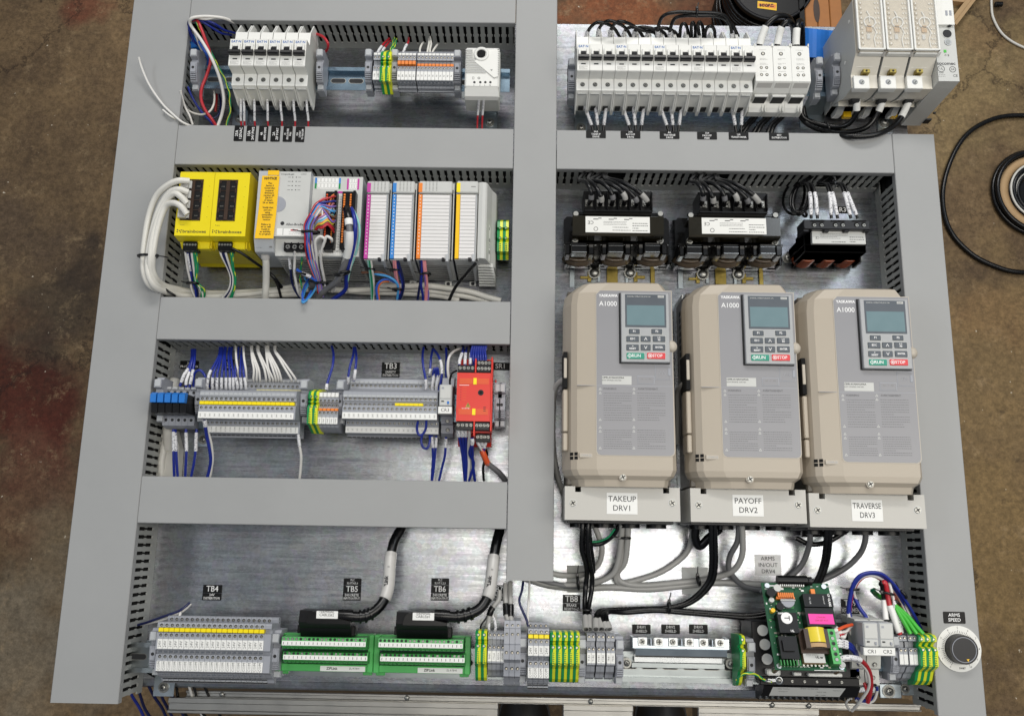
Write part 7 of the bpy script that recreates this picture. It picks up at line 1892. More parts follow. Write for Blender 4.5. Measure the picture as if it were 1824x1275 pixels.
# ================================================================ variable frequency drives
def loft_y(b, secs, m, caps=True):
    """secs: list of (y, [(x, z), ...]) with equal point counts"""
    n = len(secs[0][1]); vs = []
    for y, pts in secs: vs += [(x, y, z) for x, z in pts]
    fs = []
    for j in range(len(secs) - 1):
        for k in range(n):
            a, c = j * n + k, j * n + (k + 1) % n
            fs.append((a, a + n, c + n, c))
    if caps: fs += [tuple(range(n)), tuple((len(secs) - 1) * n + k for k in range(n - 1, -1, -1))]
    b.add(vs, fs, m)
FZ = 126.0
def U(px, py, z=FZ): return P(px, py, z)
def ubox(b, q0, q1, p0, p1, z0, z1, m=None, bev=.4):
    """rectangle of the first drive measured at the face height"""
    xm, ym = (q0 + q1) / 2, (p0 + p1) / 2
    b.box(P(q0, ym, z1)[0], P(q1, ym, z1)[0], P(xm, p1, z1)[1], P(xm, p0, z1)[1], z0, z1, m, bev); return b
dx0 = U(1004.5, 700)[0]; dx1 = U(1206.5, 700)[0]
dyb, dyt = U(1107, 866)[1], U(1107, 503.5, 118)[1]
D0 = thing('motor_drive', 'beige motor drive with keypad, first from the centre duct, above the TAKEUP DRV1 plate', 'motor drive', dx0, dyb, 0, 0, 'three beige motor drives')
def sec(y, a, c, zt, inset):
    w = c - a
    return (y, [(a, 88), (a, zt - 30 + inset), (a + 2.5, zt - 22), (a + 9, zt - 9), (a + 16, zt - 4), (a + 39, zt), (c - 7, zt), (c - 1.5, zt - 8), (c, zt - 18), (c, 88)])
b = MB('drive_beige')
yA, yB_ = U(1107, 521)[1], U(1107, 842)[1]
loft_y(b, [sec(dyt, dx0 + 17, dx1 - 15, FZ - 8, 0), sec(dyt - 3, dx0 + 15, dx1 - 13, FZ - 1, 0), sec(yA, dx0 + 2, dx1 - 5, FZ, 0), sec(yA - 14, dx0, dx1 - 2, FZ, 0), sec(yB_ + 4, dx0, dx1, FZ, 0), sec(yB_ - 3, dx0 + 3, dx1 - 3, FZ - 1, 0), sec(dyb + 8, dx0 + 9, dx1 - 9, FZ - 5, 0), sec(dyb, dx0 + 10, dx1 - 10, FZ - 7, 0)], 'drive_beige')
b.build('front_cover', D0)
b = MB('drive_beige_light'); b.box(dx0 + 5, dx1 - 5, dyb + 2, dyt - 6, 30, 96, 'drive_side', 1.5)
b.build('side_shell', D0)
b = MB('steel'); b.box(dx0 + 6.5, dx1 - 6.5, dyb + 4, dyt - 2, 2, 30, 'steel', .8)
for k in range(14):
    x = dx0 + 8 + k * (dx1 - dx0 - 16) / 13; b.box(x - .7, x + .7, dyt - 3, dyt + 2.5, 6, 60, 'aluminium')
b.build('heat_sink', D0)
b = MB('hole_dark')
for k in range(9):
    y = dyt - 20 - k * 9
    b.box(dx0 + 4.7, dx0 + 5.2, y - 5.5, y, 50, 62, 'hole_dark'); b.box(dx0 + 4.7, dx0 + 5.2, y - 5.5, y, 72, 84, 'hole_dark')
    pass
b.build('vent_slot', D0)
b = MB('deep_black')
yN0, yN1 = U(1008, 688)[1], U(1008, 623)[1]
b.box(dx0 - .3, dx0 + 4.8, yN0, yN1, 78, 115.5, 'deep_black', .4)
b.build('side_opening', D0)
b = MB('drive_beige')
b.box(dx0 - .6, dx0 + 5.2, yN0 - 53, yN0 - 1.5, 84, 114, 'drive_beige', 1.2); b.box(dx0 - .6, dx0 + 5.2, yN0 - 76, yN0 - 54.5, 84, 114, 'drive_beige', 1.2); b.box(dx0 + .2, dx0 + 4, yN0 + 12, yN1 - 8, 90, 116.4, 'drive_beige_light', .6); b.build('side_latch', D0)
# grey label field
b = MB('drive_grey')
gx0_, gx1_ = U(1062.5, 660)[0], U(1198, 660)[0]; gy0, gy1 = U(1130, 811)[1], U(1130, 518.5)[1]
r = 5
pts = [(gx1_, gy1), (gx0_ + r, gy1), (gx0_, gy1 - r), (gx0_, gy0 + r), (gx0_ + 1.5, gy0 + 1.5), (gx0_ + r, gy0), (gx1_ - r, gy0), (gx1_ - 1.5, gy0 + 1.5), (gx1_, gy0 + r)]
b.prism([(x + (.9 if x > (gx0_ + gx1_) / 2 else -.9), y + (.9 if y > (gy0 + gy1) / 2 else -.9)) for x, y in pts], FZ - 2, FZ + .35, 'z', 'drive_beige_light')
b.prism(pts, FZ - 2, FZ + .6, 'z', 'drive_grey')
gp = b.build('label_field', D0)
ysm = U(1107, 687)[1]
b = MB('ink_soft'); b.box(gx0_, gx1_, ysm - .25, ysm + .25, FZ + .5, FZ + .66, 'mid_grey'); b.box(dx0 + 16, gx0_ - 1.2, ysm - .25, ysm + .25, FZ - 5, FZ - .3, 'mid_grey'); b.build('seam', D0)
text('YASKAWA', 4.8, 'ink_white', gp, *U(1083.3, 527), FZ + .7, bold=.16)
text('A1000', 8.4, 'ink_white', gp, *U(1083, 541.5), FZ + .7, bold=.05, sx=.98)
# warning print
b = MB()
for c in range(2):
    q0 = 1075 + c * 60
    for (p0, p1, n, h) in ((698, 750, 12, .5), (764, 800, 9, .5)):
        print_lines(b, U(q0, p0)[0], U(q0 + 50, p0)[0], U(q0, p1)[1], U(q0, p0)[1], FZ + .68, n, 'ink_mid', h + .12, 7 + c, 1.7)
    for py in (692.5, 699.5, 747, 760.5, 767.5, 797.5):
        x, y = U(q0 - 6, py); b.prism([(x - 1.7, y - 1.4), (x + 1.7, y - 1.4), (x, y + 1.6)], FZ + .6, FZ + .7, 'z', 'light_grey')
        b.prism([(x - .9, y - .9), (x + .9, y - .9), (x, y + .8)], FZ + .7, FZ + .74, 'z', 'drive_grey')
b.build('warning_print', gp)
text('WARNING', 3.3, 'ink_mid', gp, *U(1086, 692.5), FZ + .7, bold=.08); text('AVERTISSEMENT', 3.3, 'ink_mid', gp, *U(1154, 693), FZ + .7, bold=.08)
b = MB('paper'); ubox(b, 1072.5, 1125, 669.5, 685, FZ + .5, FZ + .9, 'light_grey', .1); st = b.build('rating_sticker', D0)
text('CIMR-AU4A0023FAA', 2.9, 'ink', st, *U(1092, 672.8), FZ + 1.0, bold=.06); text('600V 3PHASE 15A/18A', 2.4, 'ink', st, *U(1089.5, 677.5), FZ + 1.0)
b = MB('mid_grey'); ubox(b, 1135.5, 1166, 669.5, 684, FZ + .5, FZ + .95, 'mid_grey', .3); ubox(b, 1136.5, 1165, 670.5, 683, FZ + .6, FZ + 1.05, 'drive_grey', .3); o_ = b.build('embossed_panel', D0); text('NS - C - MS', 2.6, 'ink_soft', o_, *U(1150.5, 675.5), FZ + 1.1)
b = MB('mid_grey'); ubox(b, 1167, 1195, 650.5, 676, FZ + .5, FZ + .9, 'mid_grey', .2); ubox(b, 1168, 1194.5, 651.5, 675, FZ + .6, FZ + 1.0, 'drive_grey', .2); ubox(b, 1190, 1195, 656, 669, FZ + .8, FZ + 1.5, 'mid_grey', .3)
x, y = U(1180, 664); b.tube([(x - 4, y - 2, FZ + 1), (x - 2, y + 2, FZ + 1), (x - .5, y - 2, FZ + 1), (x + 1, y + 2.4, FZ + 1), (x + 3.5, y - 2, FZ + 1)], .25, 'mid_grey', 4); b.build('corner_cover', D0)
# keypad
KZ = FZ + 7
KP = lambda px, py: P(px, py, KZ)
kp = MB('keypad_grey')
def kbox(b, q0, q1, p0, p1, z0, z1, m=None, bev=.3):
    xm, ym = (q0 + q1) / 2, (p0 + p1) / 2
    b.box(KP(q0, ym)[0], KP(q1, ym)[0], KP(xm, p1)[1], KP(xm, p0)[1], z0, z1, m, bev); return b
kbox(kp, 1103.5, 1194, 520, 646.5, FZ, FZ + 1.0, 'hole_dark', .3)
kbox(kp, 1106.5, 1192.5, 522, 645, FZ + .8, KZ, 'keypad_grey', .8)
kpo = kp.build('keypad', D0); ORG[kpo.name] = ORG[D0.name]
b = MB('keypad_dark'); kbox(b, 1113.5, 1186.5, 524.5, 583, KZ - .4, KZ + .35, 'keypad_dark', .3); b.build('display_bezel', kpo)
b = MB('lcd'); kbox(b, 1116.5, 1183.5, 544, 579.5, KZ, KZ + .55, 'lcd', .15); b.build('display', kpo)
text('DIGITAL OPERATOR JVOP-180', 2.1, 'light_grey', kpo, *KP(1138, 528.5), KZ + .45, bold=.02)
b = MB('light_grey'); kbox(b, 1171.5, 1182.5, 526.5, 530.5, KZ + .3, KZ + .5, 'light_grey', .05); lt_ = b.build('alarm_lamp', kpo); text('ALARM', 1.9, 'ink', lt_, *KP(1177, 528.5), KZ + .6)
def key(q0, q1, p0, p1, m, s_=None, sz=3.4, col='ink_white', arrow=None):
    b = MB('light_grey'); kbox(b, q0 - .9, q1 + .9, p0 - .9, p1 + .9, KZ - .5, KZ + .25, 'light_grey', .2)
    kbox(b, q0, q1, p0, p1, KZ, KZ + 1.2, m, .5)
    o = b.build('button', kpo)
    cx_, cy_ = KP((q0 + q1) / 2, (p0 + p1) / 2)
    if s_: text(s_, sz, col, o, cx_, cy_, KZ + 1.3, bold=.08)
    return o, cx_, cy_
key(1120, 1139.5, 586, 595, 'keypad_dark', 'F1', 3.6); key(1160, 1179.5, 586, 595, 'keypad_dark', 'F2', 3.6)
key(1115.5, 1138, 598.5, 609, 'keypad_dark', 'ESC', 3.6); key(1141, 1159, 598.5, 609, 'keypad_dark', '\u2227', 6); key(1162.5, 1185, 598.5, 609, 'keypad_dark', 'LO\nRE', 2.8)
key(1115.5, 1138, 613.5, 624.5, 'keypad_dark', '>\nRESET', 3.0); key(1141, 1159, 613.5, 624.5, 'keypad_dark', '\u2228', 6); key(1162.5, 1185, 613.5, 624.5, 'keypad_dark', 'ENTER', 3.0)
o_, cx_, cy_ = key(1116, 1148, 628.5, 639.5, 'button_green', ' RUN', 5.4)
b = MB('ink_white'); x_ = cx_ - 7.2; b.prism([(x_ - 2.8, cy_), (x_, cy_ - 2.8), (x_ + 2.8, cy_), (x_, cy_ + 2.8)], KZ + 1.2, KZ + 1.3, 'z'); b.prism([(x_ - 1.9, cy_), (x_, cy_ - 1.9), (x_ + 1.9, cy_), (x_, cy_ + 1.9)], KZ + 1.3, KZ + 1.34, 'z', 'button_green'); b.box(x_ - .3, x_ + .3, cy_ - 1, cy_ + 1, KZ + 1.3, KZ + 1.4, 'ink_white'); b.build('start_symbol', o_.parent)
o_, cx_, cy_ = key(1152.5, 1185, 628.5, 639.5, 'button_red', '  STOP', 5.0)
b = MB('ink_white'); b.ring((cx_ - 7.4, cy_, 0), 1.9, 2.6, KZ + 1.2, KZ + 1.32, 'ink_white', 16); b.disc((cx_ - 7.4, cy_, KZ + 1.3), 1.1, 'ink_white', 10); b.build('stop_symbol', o_.parent)
b = MB('drive_beige_light'); x, y = U(1195.5, 617); b.dome((x, y, FZ - 1), 7.5, 5.0, 'drive_beige_light', 20, 5); b.build('release_knob', D0)
# lower details
b = MB('deep_black')
for i in range(2):
    for j in range(2):
        x, y = P(1018.5 + i * 7.6, 808 + j * 7.2, FZ - 5)
        zz = lambda q: FZ - 9 + 5 * (q - dx0 - 9) / 7 + .25
        b.add([(x - 1.9, y - 1.9, zz(x - 1.9)), (x + 1.9, y - 1.9, zz(x + 1.9)), (x + 1.9, y + 1.9, zz(x + 1.9)), (x - 1.9, y + 1.9, zz(x - 1.9))], [(0, 1, 2, 3)])
b.build('vent_hole', D0)
b = MB('mid_grey'); b.box(P(1032.5, 810, FZ)[0], P(1057, 810, FZ)[0], P(1045, 814.5, FZ)[1], P(1045, 806.5, FZ)[1], FZ - 4, FZ - .9, 'drive_beige_light', .5); o_ = b.build('embossed_tag', D0); text('CHARGE', 3.2, 'mid_grey', o_, *P(1044.5, 810.5, FZ), FZ - .8)
b = MB(); x, y = P(1109.5, 849.5, FZ - 2); b.cyl((x, y, FZ - 4), 4.6, 2.6, 'z', 'drive_beige_light', 20); screw(b, x, y, FZ - 1.4, 3.9, cross=True, h=1.4, rz=.5); b.build('screw', D0)
# wiring cover below
CZ = 108
cx0_, cx1_ = P(1006, 900, CZ)[0], P(1211.5, 900, CZ)[0]; cyt, cyb = P(1107, 867, CZ)[1], P(1107, 927, CZ)[1]
b = MB('drive_cover')
nt_ = [P(q, 870, CZ)[0] for q in (1024.5, 1035, 1181, 1192)]
y2 = P(1107, 877, CZ)[1]
b.prism([(cx0_, cyb), (cx1_, cyb), (cx1_, cyt), (nt_[3], cyt), (nt_[3], y2), (nt_[2], y2), (nt_[2], cyt), (nt_[1], cyt), (nt_[1], y2), (nt_[0], y2), (nt_[0], cyt), (cx0_, cyt)], 30, CZ, 'z', 'drive_cover')
wc = b.build('wiring_cover', D0); ORG[wc.name] = ORG[D0.name]
b = MB('deep_black'); b.box(nt_[0] + .2, nt_[3] - .2, y2 - 6, dyb + 4, 60, 84, 'deep_black'); b.build('notch_shade', wc)  # black block put in for the shade inside the cover notches
for px in (1020.5, 1197.5):
    b = MB(); x, y = P(px, 895.5, CZ); b.cyl((x, y, CZ - .1), 5.0, .3, 'z', 'light_grey', 18); screw(b, x, y, CZ + .3, 4.0, cross=True, h=1.3, rz=.6); b.build('screw', wc)
b = MB('black')
for f_ in (.16, .38, .62, .86): b.cyl((cx0_ + (cx1_ - cx0_) * f_, cyb - 7.5, 46), 12.5, 8.5, 'y', 'black', 24)
b.box(cx0_ + 4, cx1_ - 4, cyb - 3, cyb + .2, 14, 84, 'dark_plastic', .6); b.build('bushing', D0)
def drv_offset(q, p): 
    a = P(1062.5, 560, FZ); c = P(q, p, FZ); return c[0] - a[0], c[1] - a[1]
drv = [D0]
for (q, p, lab) in ((1280.5, 563, 'beige motor drive with keypad, middle of the three, above the PAYOFF DRV2 plate'), (1486.5, 571, 'beige motor drive with keypad, beside the outer duct, above the TRAVERSE DRV3 plate')):
    ox_, oy_ = drv_offset(q, p)
    drv.append(copy_thing(D0, dx0 + ox_, dyb + oy_, 0, None, lab))
for k, (ln, nm) in enumerate(((('TAKEUP', 'DRV1'), 1107.5), (('PAYOFF', 'DRV2'), 0), (('TRAVERSE', 'DRV3'), 0))):
    ox_ = drv[k].location.x / S - dx0; oy_ = drv[k].location.y / S - dyb
    x, y = P(1108, 896.5, CZ)
    b = MB('paper'); w = 36.5; h = 25
    o = inst(MB('paper').box(-w / 2, w / 2, -h / 2, h / 2, 0, .4, 'paper', .1).mesh('name_label'), 'name_label', None, x + ox_, y + oy_, CZ + .05)
    tag(o, 'white paper label reading %s stuck on the drive cover' % ' '.join(ln), 'label')
    for j, s_ in enumerate(ln): text(s_, 9.3, 'ink', o, 0, 5.2 - j * 10.8, .5, sx=.98 if k < 2 else .8, bold=.02, spacing=1.0)

# ================================================================ reactors
RX = ZP(960, 280, 4.5525)
def rp(px, py): return 960 + px / 4.5525, 280 + py / 4.5525
def rbox(b, x0, x1, y0, y1, z0, z1, m, bev=.6):
    q0, p0 = rp(x0, y0); q1, p1 = rp(x1, y1); return pbox(b, q0, q1, p0, p1, z0, z1, m, bev)
R0 = thing('line_reactor', 'large black line reactor with white label above the takeup drive', 'line reactor', *P(1098, 440, 0), 0, 0, 'large black line reactors')
b = MB('black_metal')
q0, q1, p0, p1 = prect(1004, 1192, 387, 456, 46)
b.prism([(q0 + 4, p0), (q0, p0 + 5), (q0, p1 - 5), (q0 + 4, p1), (q1 - 4, p1), (q1, p1 - 5), (q1, p0 + 5), (q1 - 4, p0)], 4, 46, 'z', 'black_metal')
b.build('core', R0)
b = MB('black_metal'); u0, u1, v0, v1 = prect(1006, 1190, 390, 476, 12); b.box(u0, u1, v0, v1, 2, 12, 'black_metal', 1.5); b.box(u0 + 3, u1 - 3, v0 + 1, v0 + 5, 12, 22, 'black_metal', 1); b.build('base_plate', R0)
yk = lambda py, z: YP(1098, 280 + py / 4.5525, z)
b = MB('black_metal')
rbox(b, 205, 1055, 690, 712, 46, 66, 'black_metal', .8)
for c in range(3):
    x0 = 260 + c * 297
    rbox(b, x0, x0 + 132, 690, 775, 60, 78, 'black_metal', 1.2)
    rbox(b, x0 - 50, x0 - 4, 700, 790, 46, 70, 'black_metal', 1.5); rbox(b, x0 + 138, x0 + 190, 700, 790, 46, 70, 'black_metal', 1.5)
for c in range(4): rbox(b, 205 + c * 280, 228 + c * 280, 790, 870, 12, 34, 'black_metal', 1)
b.build('clamp_frame', R0)
b = MB('steel')
for c in range(3):
    x0 = 268 + c * 297
    for (a0, a1, c0, c1) in ((x0, x0 + 120, 764, 772), (x0, x0 + 120, 714, 719)): rbox(b, a0, a1, c0, c1, 77, 78.6, 'steel', .3)
rbox(b, 205, 466, 709, 714, 66, 67, 'steel', .2); rbox(b, 500, 760, 709, 714, 66, 67, 'steel', .2); rbox(b, 800, 1050, 709, 714, 66, 67, 'steel', .2)
b.build('edge_trim', R0)
for c in range(3):
    b = MB('coil_varnish')
    q, p = rp(325 + c * 300, 792); x, y = P(q, p, 44)
    for k in range(6):
        w = 20 - k * .6
        pts = [(x + w * math.cos(a), y + (9 + 1.5 * math.sin(k)) * math.sin(a) * 1.0, 28 + k * 3.2) for a in [math.pi + math.pi * i / 14 for i in range(15)]]
        b.tube(pts, 2.6, 'coil_varnish', 7)
    b.prism([(x + 19 * math.cos(a), y + 9 * math.sin(a)) for a in [math.pi + math.pi * i / 12 for i in range(13)]], 12, 46, 'z', 'coil_varnish')
    b.build('coil', R0)
b = MB('olive_black')
q0, q1, p0, p1 = prect(1020, 1182.5, 385, 419.5, 94)
b.prism([(p0, 92), (p0 + 2, 94), (p1, 94), (p1, 60), (p1 - 2, 60), (p1 - 2, 90), (p0, 90), (p0 - 1, 76), (p0, 92)][:8], q0, q1, 'x', 'olive_black')
b.box(q0 + 3, q1 - 3, p0 + 2, p1 - 3, 46, 90, 'black_metal', 1)
b.build('label_bracket', R0)
b = MB('white'); u0, u1, v0, v1 = prect(1043, 1157.5, 386, 414.5, 94.4); b.box(u0, u1, v0, v1, 94, 94.4, 'white', .1); lb = b.build('rating_label', R0); ORG[lb.name] = ORG[R0.name]
def upside(s_, sz, px, py, z=94.5, par=None, **k): return text(s_, sz, 'ink', par or lb, *P(px, py, z), z, rz=math.pi, **k)
rb = MB(); w = u1 - u0; h = v1 - v0
print_lines(rb, u0 + w * .73, u0 + w * .97, v0 + 1.2, v0 + h * .66, 94.46, 4, 'ink', .9, 1, 1.9)
print_lines(rb, u0 + w * .42, u0 + w * .70, v0 + 1.2, v0 + h * .42, 94.46, 2, 'ink', .8, 2, 1.8); print_lines(rb, u0 + w * .28, u0 + w * .64, v0 + h * .45, v0 + h * .72, 94.46, 3, 'ink', .5, 5, 1.4)
rb.ring((u0 + w * .16, v0 + h * .22, 0), 2.2, 2.8, 94.38, 94.5, 'ink', 16)
for k in range(3): rb.flat(u0 + w * (.12 + k * .24), u0 + w * (.2 + k * .24), v1 - h * .2, v1 - h * .15, 94.46, 'ink'); rb.flat(u0 + w * (.2 + k * .24), u0 + w * (.25 + k * .24), v1 - h * .14, v1 - h * .09, 94.46, 'ink')
rb.build('print', lb)
text('CE', 6.4, 'ink', lb, u0 + w * .08, v0 + h * .62, 94.5, rz=math.pi)
# terminal block of the reactor
b = MB('black'); rbox(b, 362, 922, 275, 440, 48, 84, 'black', 1.0)
rbox(b, 365, 918, 427, 443, 60, 90, 'black', .5)
for k in range(7): rbox(b, 366 + k * 91, 374 + k * 91, 285, 420, 80, 92, 'black', .4)
tb_ = b.build('terminal_block', R0)
b = MB()
for k in range(6):
    q, p = rp(405 + k * 93, 378); x, y = P(q, p, 86); b.box(x - 5, x + 5, y - 4, y + 6, 84, 86, 'screw_metal', .5); screw(b, x, y, 86.4, 4.2, cross=True, h=2, rz=.4 * k)
b.build('terminal_screw', tb_)
b = MB('steel'); rbox(b, 272, 1012, 448, 470, 80, 83, 'black_metal', .5)
for q_ in (300, 985):
    x, y = P(*rp(q_, 460), 84); b.cyl((x, y, 80), 3.4, 5, 'z', 'screw_metal', 12)
for q_, p_ in ((295, 660), (985, 672)):
    x, y = P(*rp(q_, p_), 78); b.cyl((x, y, 68), 4.4, 8, 'z', 'screw_metal', 12); b.dome((x, y, 76), 3.4, 3, 'screw_metal', 12)
b.build('bolt', R0)
b = MB('brass_bracket')
for (x0, x1, y0, y1) in ((248, 290, 905, 1055), (550, 640, 905, 1020), (905, 940, 905, 1040), (335, 425, 965, 985), (395, 425, 925, 1010), (768, 860, 960, 985), (768, 800, 930, 1010), (700, 726, 905, 1020), (475, 500, 905, 1010)):
    rbox(b, x0, x1, y0, y1, 1, 3.2, 'brass_bracket' if x0 not in (248, 700, 475) else 'zinc', .4)
b.build('mounting_bracket', R0)
for q_ in (450, 740):
    b = MB(); x, y = P(*rp(q_, 935), 6); b.cyl((x, y, 3.2), 8.4, 1.4, 'z', 'screw_metal', 22); b.dome((x, y, 4.6), 6.6, 4.4, 'screw_metal', 18, 5); b.build('mounting_bolt', R0)
rdx = P(1098 + 199.3, 442.5, 46)[0] - P(1098, 440, 46)[0]; rdy = P(1297, 442.5, 46)[1] - P(1098, 440, 46)[1]
R1 = copy_thing(R0, R0.location.x / S + rdx, R0.location.y / S + rdy, 0, None, 'large black line reactor with white label above the payoff drive')
def R3p(a, c): return 1340 + a / 3.768, 280 + c / 3.768
def r3box(b, x0, x1, y0, y1, z0, z1, m, bev=.6):
    q0, p0 = R3p(x0, y0); q1, p1 = R3p(x1, y1); return pbox(b, q0, q1, p0, p1, z0, z1, m, bev)
t = thing('small_transformer', 'small transformer with copper windings and dark terminal strip beside the label R3', 'transformer', *P(1480, 440, 0), 0)
b = MB('zinc'); r3box(b, 205, 725, 660, 713, .4, 3, 'zinc', 1.0); b.build('base_plate', t)
b = MB(); hexbolt(b, *P(*R3p(237, 678), 5), 3, 5); hexbolt(b, *P(*R3p(708, 682), 5), 3, 4.4); b.build('bolt', t)
b = MB('black_metal'); r3box(b, 300, 735, 560, 628, 3, 40, 'black', 1.5); r3box(b, 305, 730, 690, 712, 3, 10, 'black', 1); r3box(b, 350, 765, 585, 640, 30, 76, 'black', 1.2)
for k_ in range(4): r3box(b, 306 + 138 * k_, 318 + 138 * k_, 620, 705, 6, 34, 'black', .6); r3box(b, 345, 765, 490, 590, 40, 74, 'black', 1); b.build('core', t)
for c in range(3):
    b = MB('copper'); x, y = P(*R3p(378 + c * 138, 655), 46)
    for k in range(8): b.tube([(x + 12.5 * math.cos(a), y + 4 + 12 * math.sin(a), 18 + k * 3.6) for a in [math.pi + math.pi * i / 12 for i in range(13)]], 1.9, 'copper', 6)
    b.build('winding', t)
b = MB('dark_plastic'); r3box(b, 345, 790, 420, 485, 60, 88, 'dark_plastic', 1)
for x0 in (342, 480, 615, 750): r3box(b, x0, x0 + 38, 470, 500, 60, 86, 'dark_plastic', .8)
for x0 in (392, 530, 672): r3box(b, x0, x0 + 96, 422, 428, 84, 90, 'dark_plastic', .5)
ts = b.build('terminal_strip', t)
b = MB()
for x0 in (415, 465, 557, 607, 700, 748):
    x, y = P(*R3p(x0, 453), 88.2); b.cyl((x, y, 88), 3.4, .3, 'z', 'deep_black', 14); screw(b, x + .5, y - .8, 88.3, 2.4, cross=True, h=.5)
b.build('terminal_screw', ts)
b = MB('paper'); u0, u1, v0, v1 = prect(*[R3p(402, 0)[0], R3p(760, 0)[0], R3p(0, 494)[1], R3p(0, 582)[1]], 80); b.box(u0, u1, v0, v1, 70, 80, 'light_grey', .2); lb2 = b.build('rating_label', t); ORG[lb2.name] = ORG[t.name]
b = MB(); w = u1 - u0; h = v1 - v0
print_lines(b, u0 + w * .7, u1 - 2, v0 + 1.5, v0 + h * .6, 80.06, 3, 'ink', .9, 1, 1.8); print_lines(b, u0 + w * .15, u0 + w * .67, v0 + h * .35, v0 + h * .8, 80.06, 4, 'ink', .45, 3, 1.4); print_lines(b, u0 + w * .36, u0 + w * .62, v0 + 1, v0 + h * .22, 80.06, 1, 'ink', .9, 4, 1.8)
b.build('print', lb2); text('CE', 4.6, 'ink', lb2, u0 + w * .1, v0 + h * .45, 80.1, rz=math.pi)
plate(*R3p(606, 355), 21, 10, ['R3'], 'black label reading R3 behind the small transformer wires', .3, sizes=[9.5], bold=.12)
# reactor wires
for rr_, (dx_, nm) in enumerate(((0, 'takeup'), (199.3, 'payoff'))):
    for k, pts in enumerate((((370, 130, 62), (325, 185, 84), (375, 200, 98), (415, 260, 104), (425, 330, 98), (405, 378, 90)), ((430, 125, 62), (400, 180, 86), (450, 230, 100), (495, 300, 104), (508, 350, 98), (495, 385, 90)),
            ((505, 140, 62), (420, 185, 84), (500, 205, 98), (570, 260, 104), (600, 330, 100), (590, 385, 90)), ((530, 150, 62), (470, 190, 86), (580, 220, 100), (660, 270, 104), (700, 330, 100), (688, 385, 90)),
            ((520, 130, 58), (540, 180, 84), (640, 220, 100), (730, 280, 104), (790, 350, 100), (788, 390, 90)), ((540, 140, 56), (560, 175, 84), (680, 205, 100), (800, 275, 106), (870, 345, 100), (885, 390, 90)))):
        pp = [(q[0] + dx_ + (2.5 if False else 0), q[1] + (2 if rr_ else 0), q[2]) for q in RX(*pts)]
        wire(pp, 2.9, 'wire_black', '%s black wire looping from the duct into the reactor above the %s drive' % (ORD[k], nm), name='power_wire', n=9, sleeves=((.66, .84, 'cable_grey'),) if k in (1, 3, 5) else ((.72, .84, 'cable_dark_grey'),))
KX = ZP(1340, 280, 3.768)
for k, (a, c, e) in enumerate(((330, 390, 395), (350, 425, 438), (440, 522, 530), (450, 545, 573), (520, 625, 662), (530, 650, 708))):
    wire(KX((a + 60, 130, 50), (a, 175, 64), ((a + c * 2) / 3, 185, 76), (c, 270, 84), ((c + e) / 2, 340, 86), (e, 412, 84)), 2.0, 'wire_black', '%s black wire with printed sleeve into the small transformer' % ORD[k], name='power_wire', sleeves=((.52, .93, 'marker'),))
for k in range(6):
    rr3 = random.Random(k + 20); cx_, cy_ = 305 + rr3.uniform(-6, 14) + k * 4, 270 + rr3.uniform(-6, 6)
    ra, rb_ = 60 + k * 3 - (k % 2) * 22, 112 - (k % 3) * 8
    if k == 0: ra, rb_, cx_ = 92, 112, 300
    pts = [KX((cx_ + ra * math.cos(a) + 18 * math.sin(-a), cy_ + rb_ * math.sin(a), 20 + k * 7 + 6 * math.sin(a)))[0] for a in [2 * math.pi * i / 16 for i in range(16)]]
    w3 = catmull([P3(*q) for q in pts + pts[:1]], 3)
    single('wire_loop', MB().tube(w3, 1.9, 'wire_black', 7), '%s turn of the coiled black wire beside the small transformer' % ORD[k], 'wire', *w3[0])
tie(1432, 380, 40, 7, 'black cable tie at the bottom of the coiled black wire', .6, 9)
tie(1485.5, 321, 70, 5, 'black cable tie where the transformer wires leave the duct', math.pi + .2, 9)

# ================================================================ cables under the drives
CA = ZP(960, 860, 3.0725); CB = ZP(1320, 860, 3.0725)
def cab(pts, r, m, lab, **k): return wire(pts, r, m, lab, name='cable', cat='cable', n=9, **k)
cab([(1012, 672, 92), (990, 690, 70), (985, 740, 50), (986, 800, 40), (994, 850, 34), (1004, 880, 26), (1010, 905, 20)], 3.6, 'cable_grey', 'grey cable bulging out beside the takeup drive from its side opening')
cab([(1232, 675, 96), (1216, 685, 84), (1207, 700, 64), (1207, 730, 50), (1206, 790, 36)], 3.4, 'cable_grey', 'grey cable entering the side opening of the payoff drive')
cab([(1443, 682, 96), (1432, 690, 84), (1424, 705, 64), (1422, 740, 44)], 3.4, 'cable_grey', 'grey cable entering the side opening of the traverse drive')
for i, (x, c) in enumerate(((238, 262), (268, 285))):
    cab(CA((x + 2, 195, 60), (x, 260, 60), (x - 4 + 4 * i, 360, 54), (c - 6, 440, 44), (c + 6 * i, 500, 34), (c - 8 + 12 * i, 580, 30), (c - 12, 680, 40), (c - 8, 740, 56), (c - 4 - i * 4, 800, 70)), 3.0, 'wire_black', '%s black cable from the takeup drive down to the terminals marked TUB' % ORD[i], sleeves=((.85, 1, 'cable_grey'),))
for i, (x) in enumerate((242, 275)):
    cab(CA((x, 190, 52), (x + 4, 300, 46), (x + 20, 420, 34), (x + 24, 490, 28)), 2.6, 'wire_black', '%s short black cable behind the takeup drive cables' % ORD[i])
for i, (x) in enumerate((940, 962)):
    cab(CA((x, 200, 60), (x + 2, 300, 54), (x + 4, 450, 42), (x - 20, 550, 32), (x - 110, 640, 26), (x - 220, 680, 24), (x - 380, 688 + i * 6, 22), (x - 560, 695 + i * 6, 30), (330 + i * 25, 702, 42), (312 + i * 22, 740, 60), (312 + i * 30, 800, 74)), 3.2, 'wire_black', '%s black cable from the payoff drive sweeping to the terminals marked POB' % ORD[i], sleeves=((.92, 1, 'cable_grey'),))
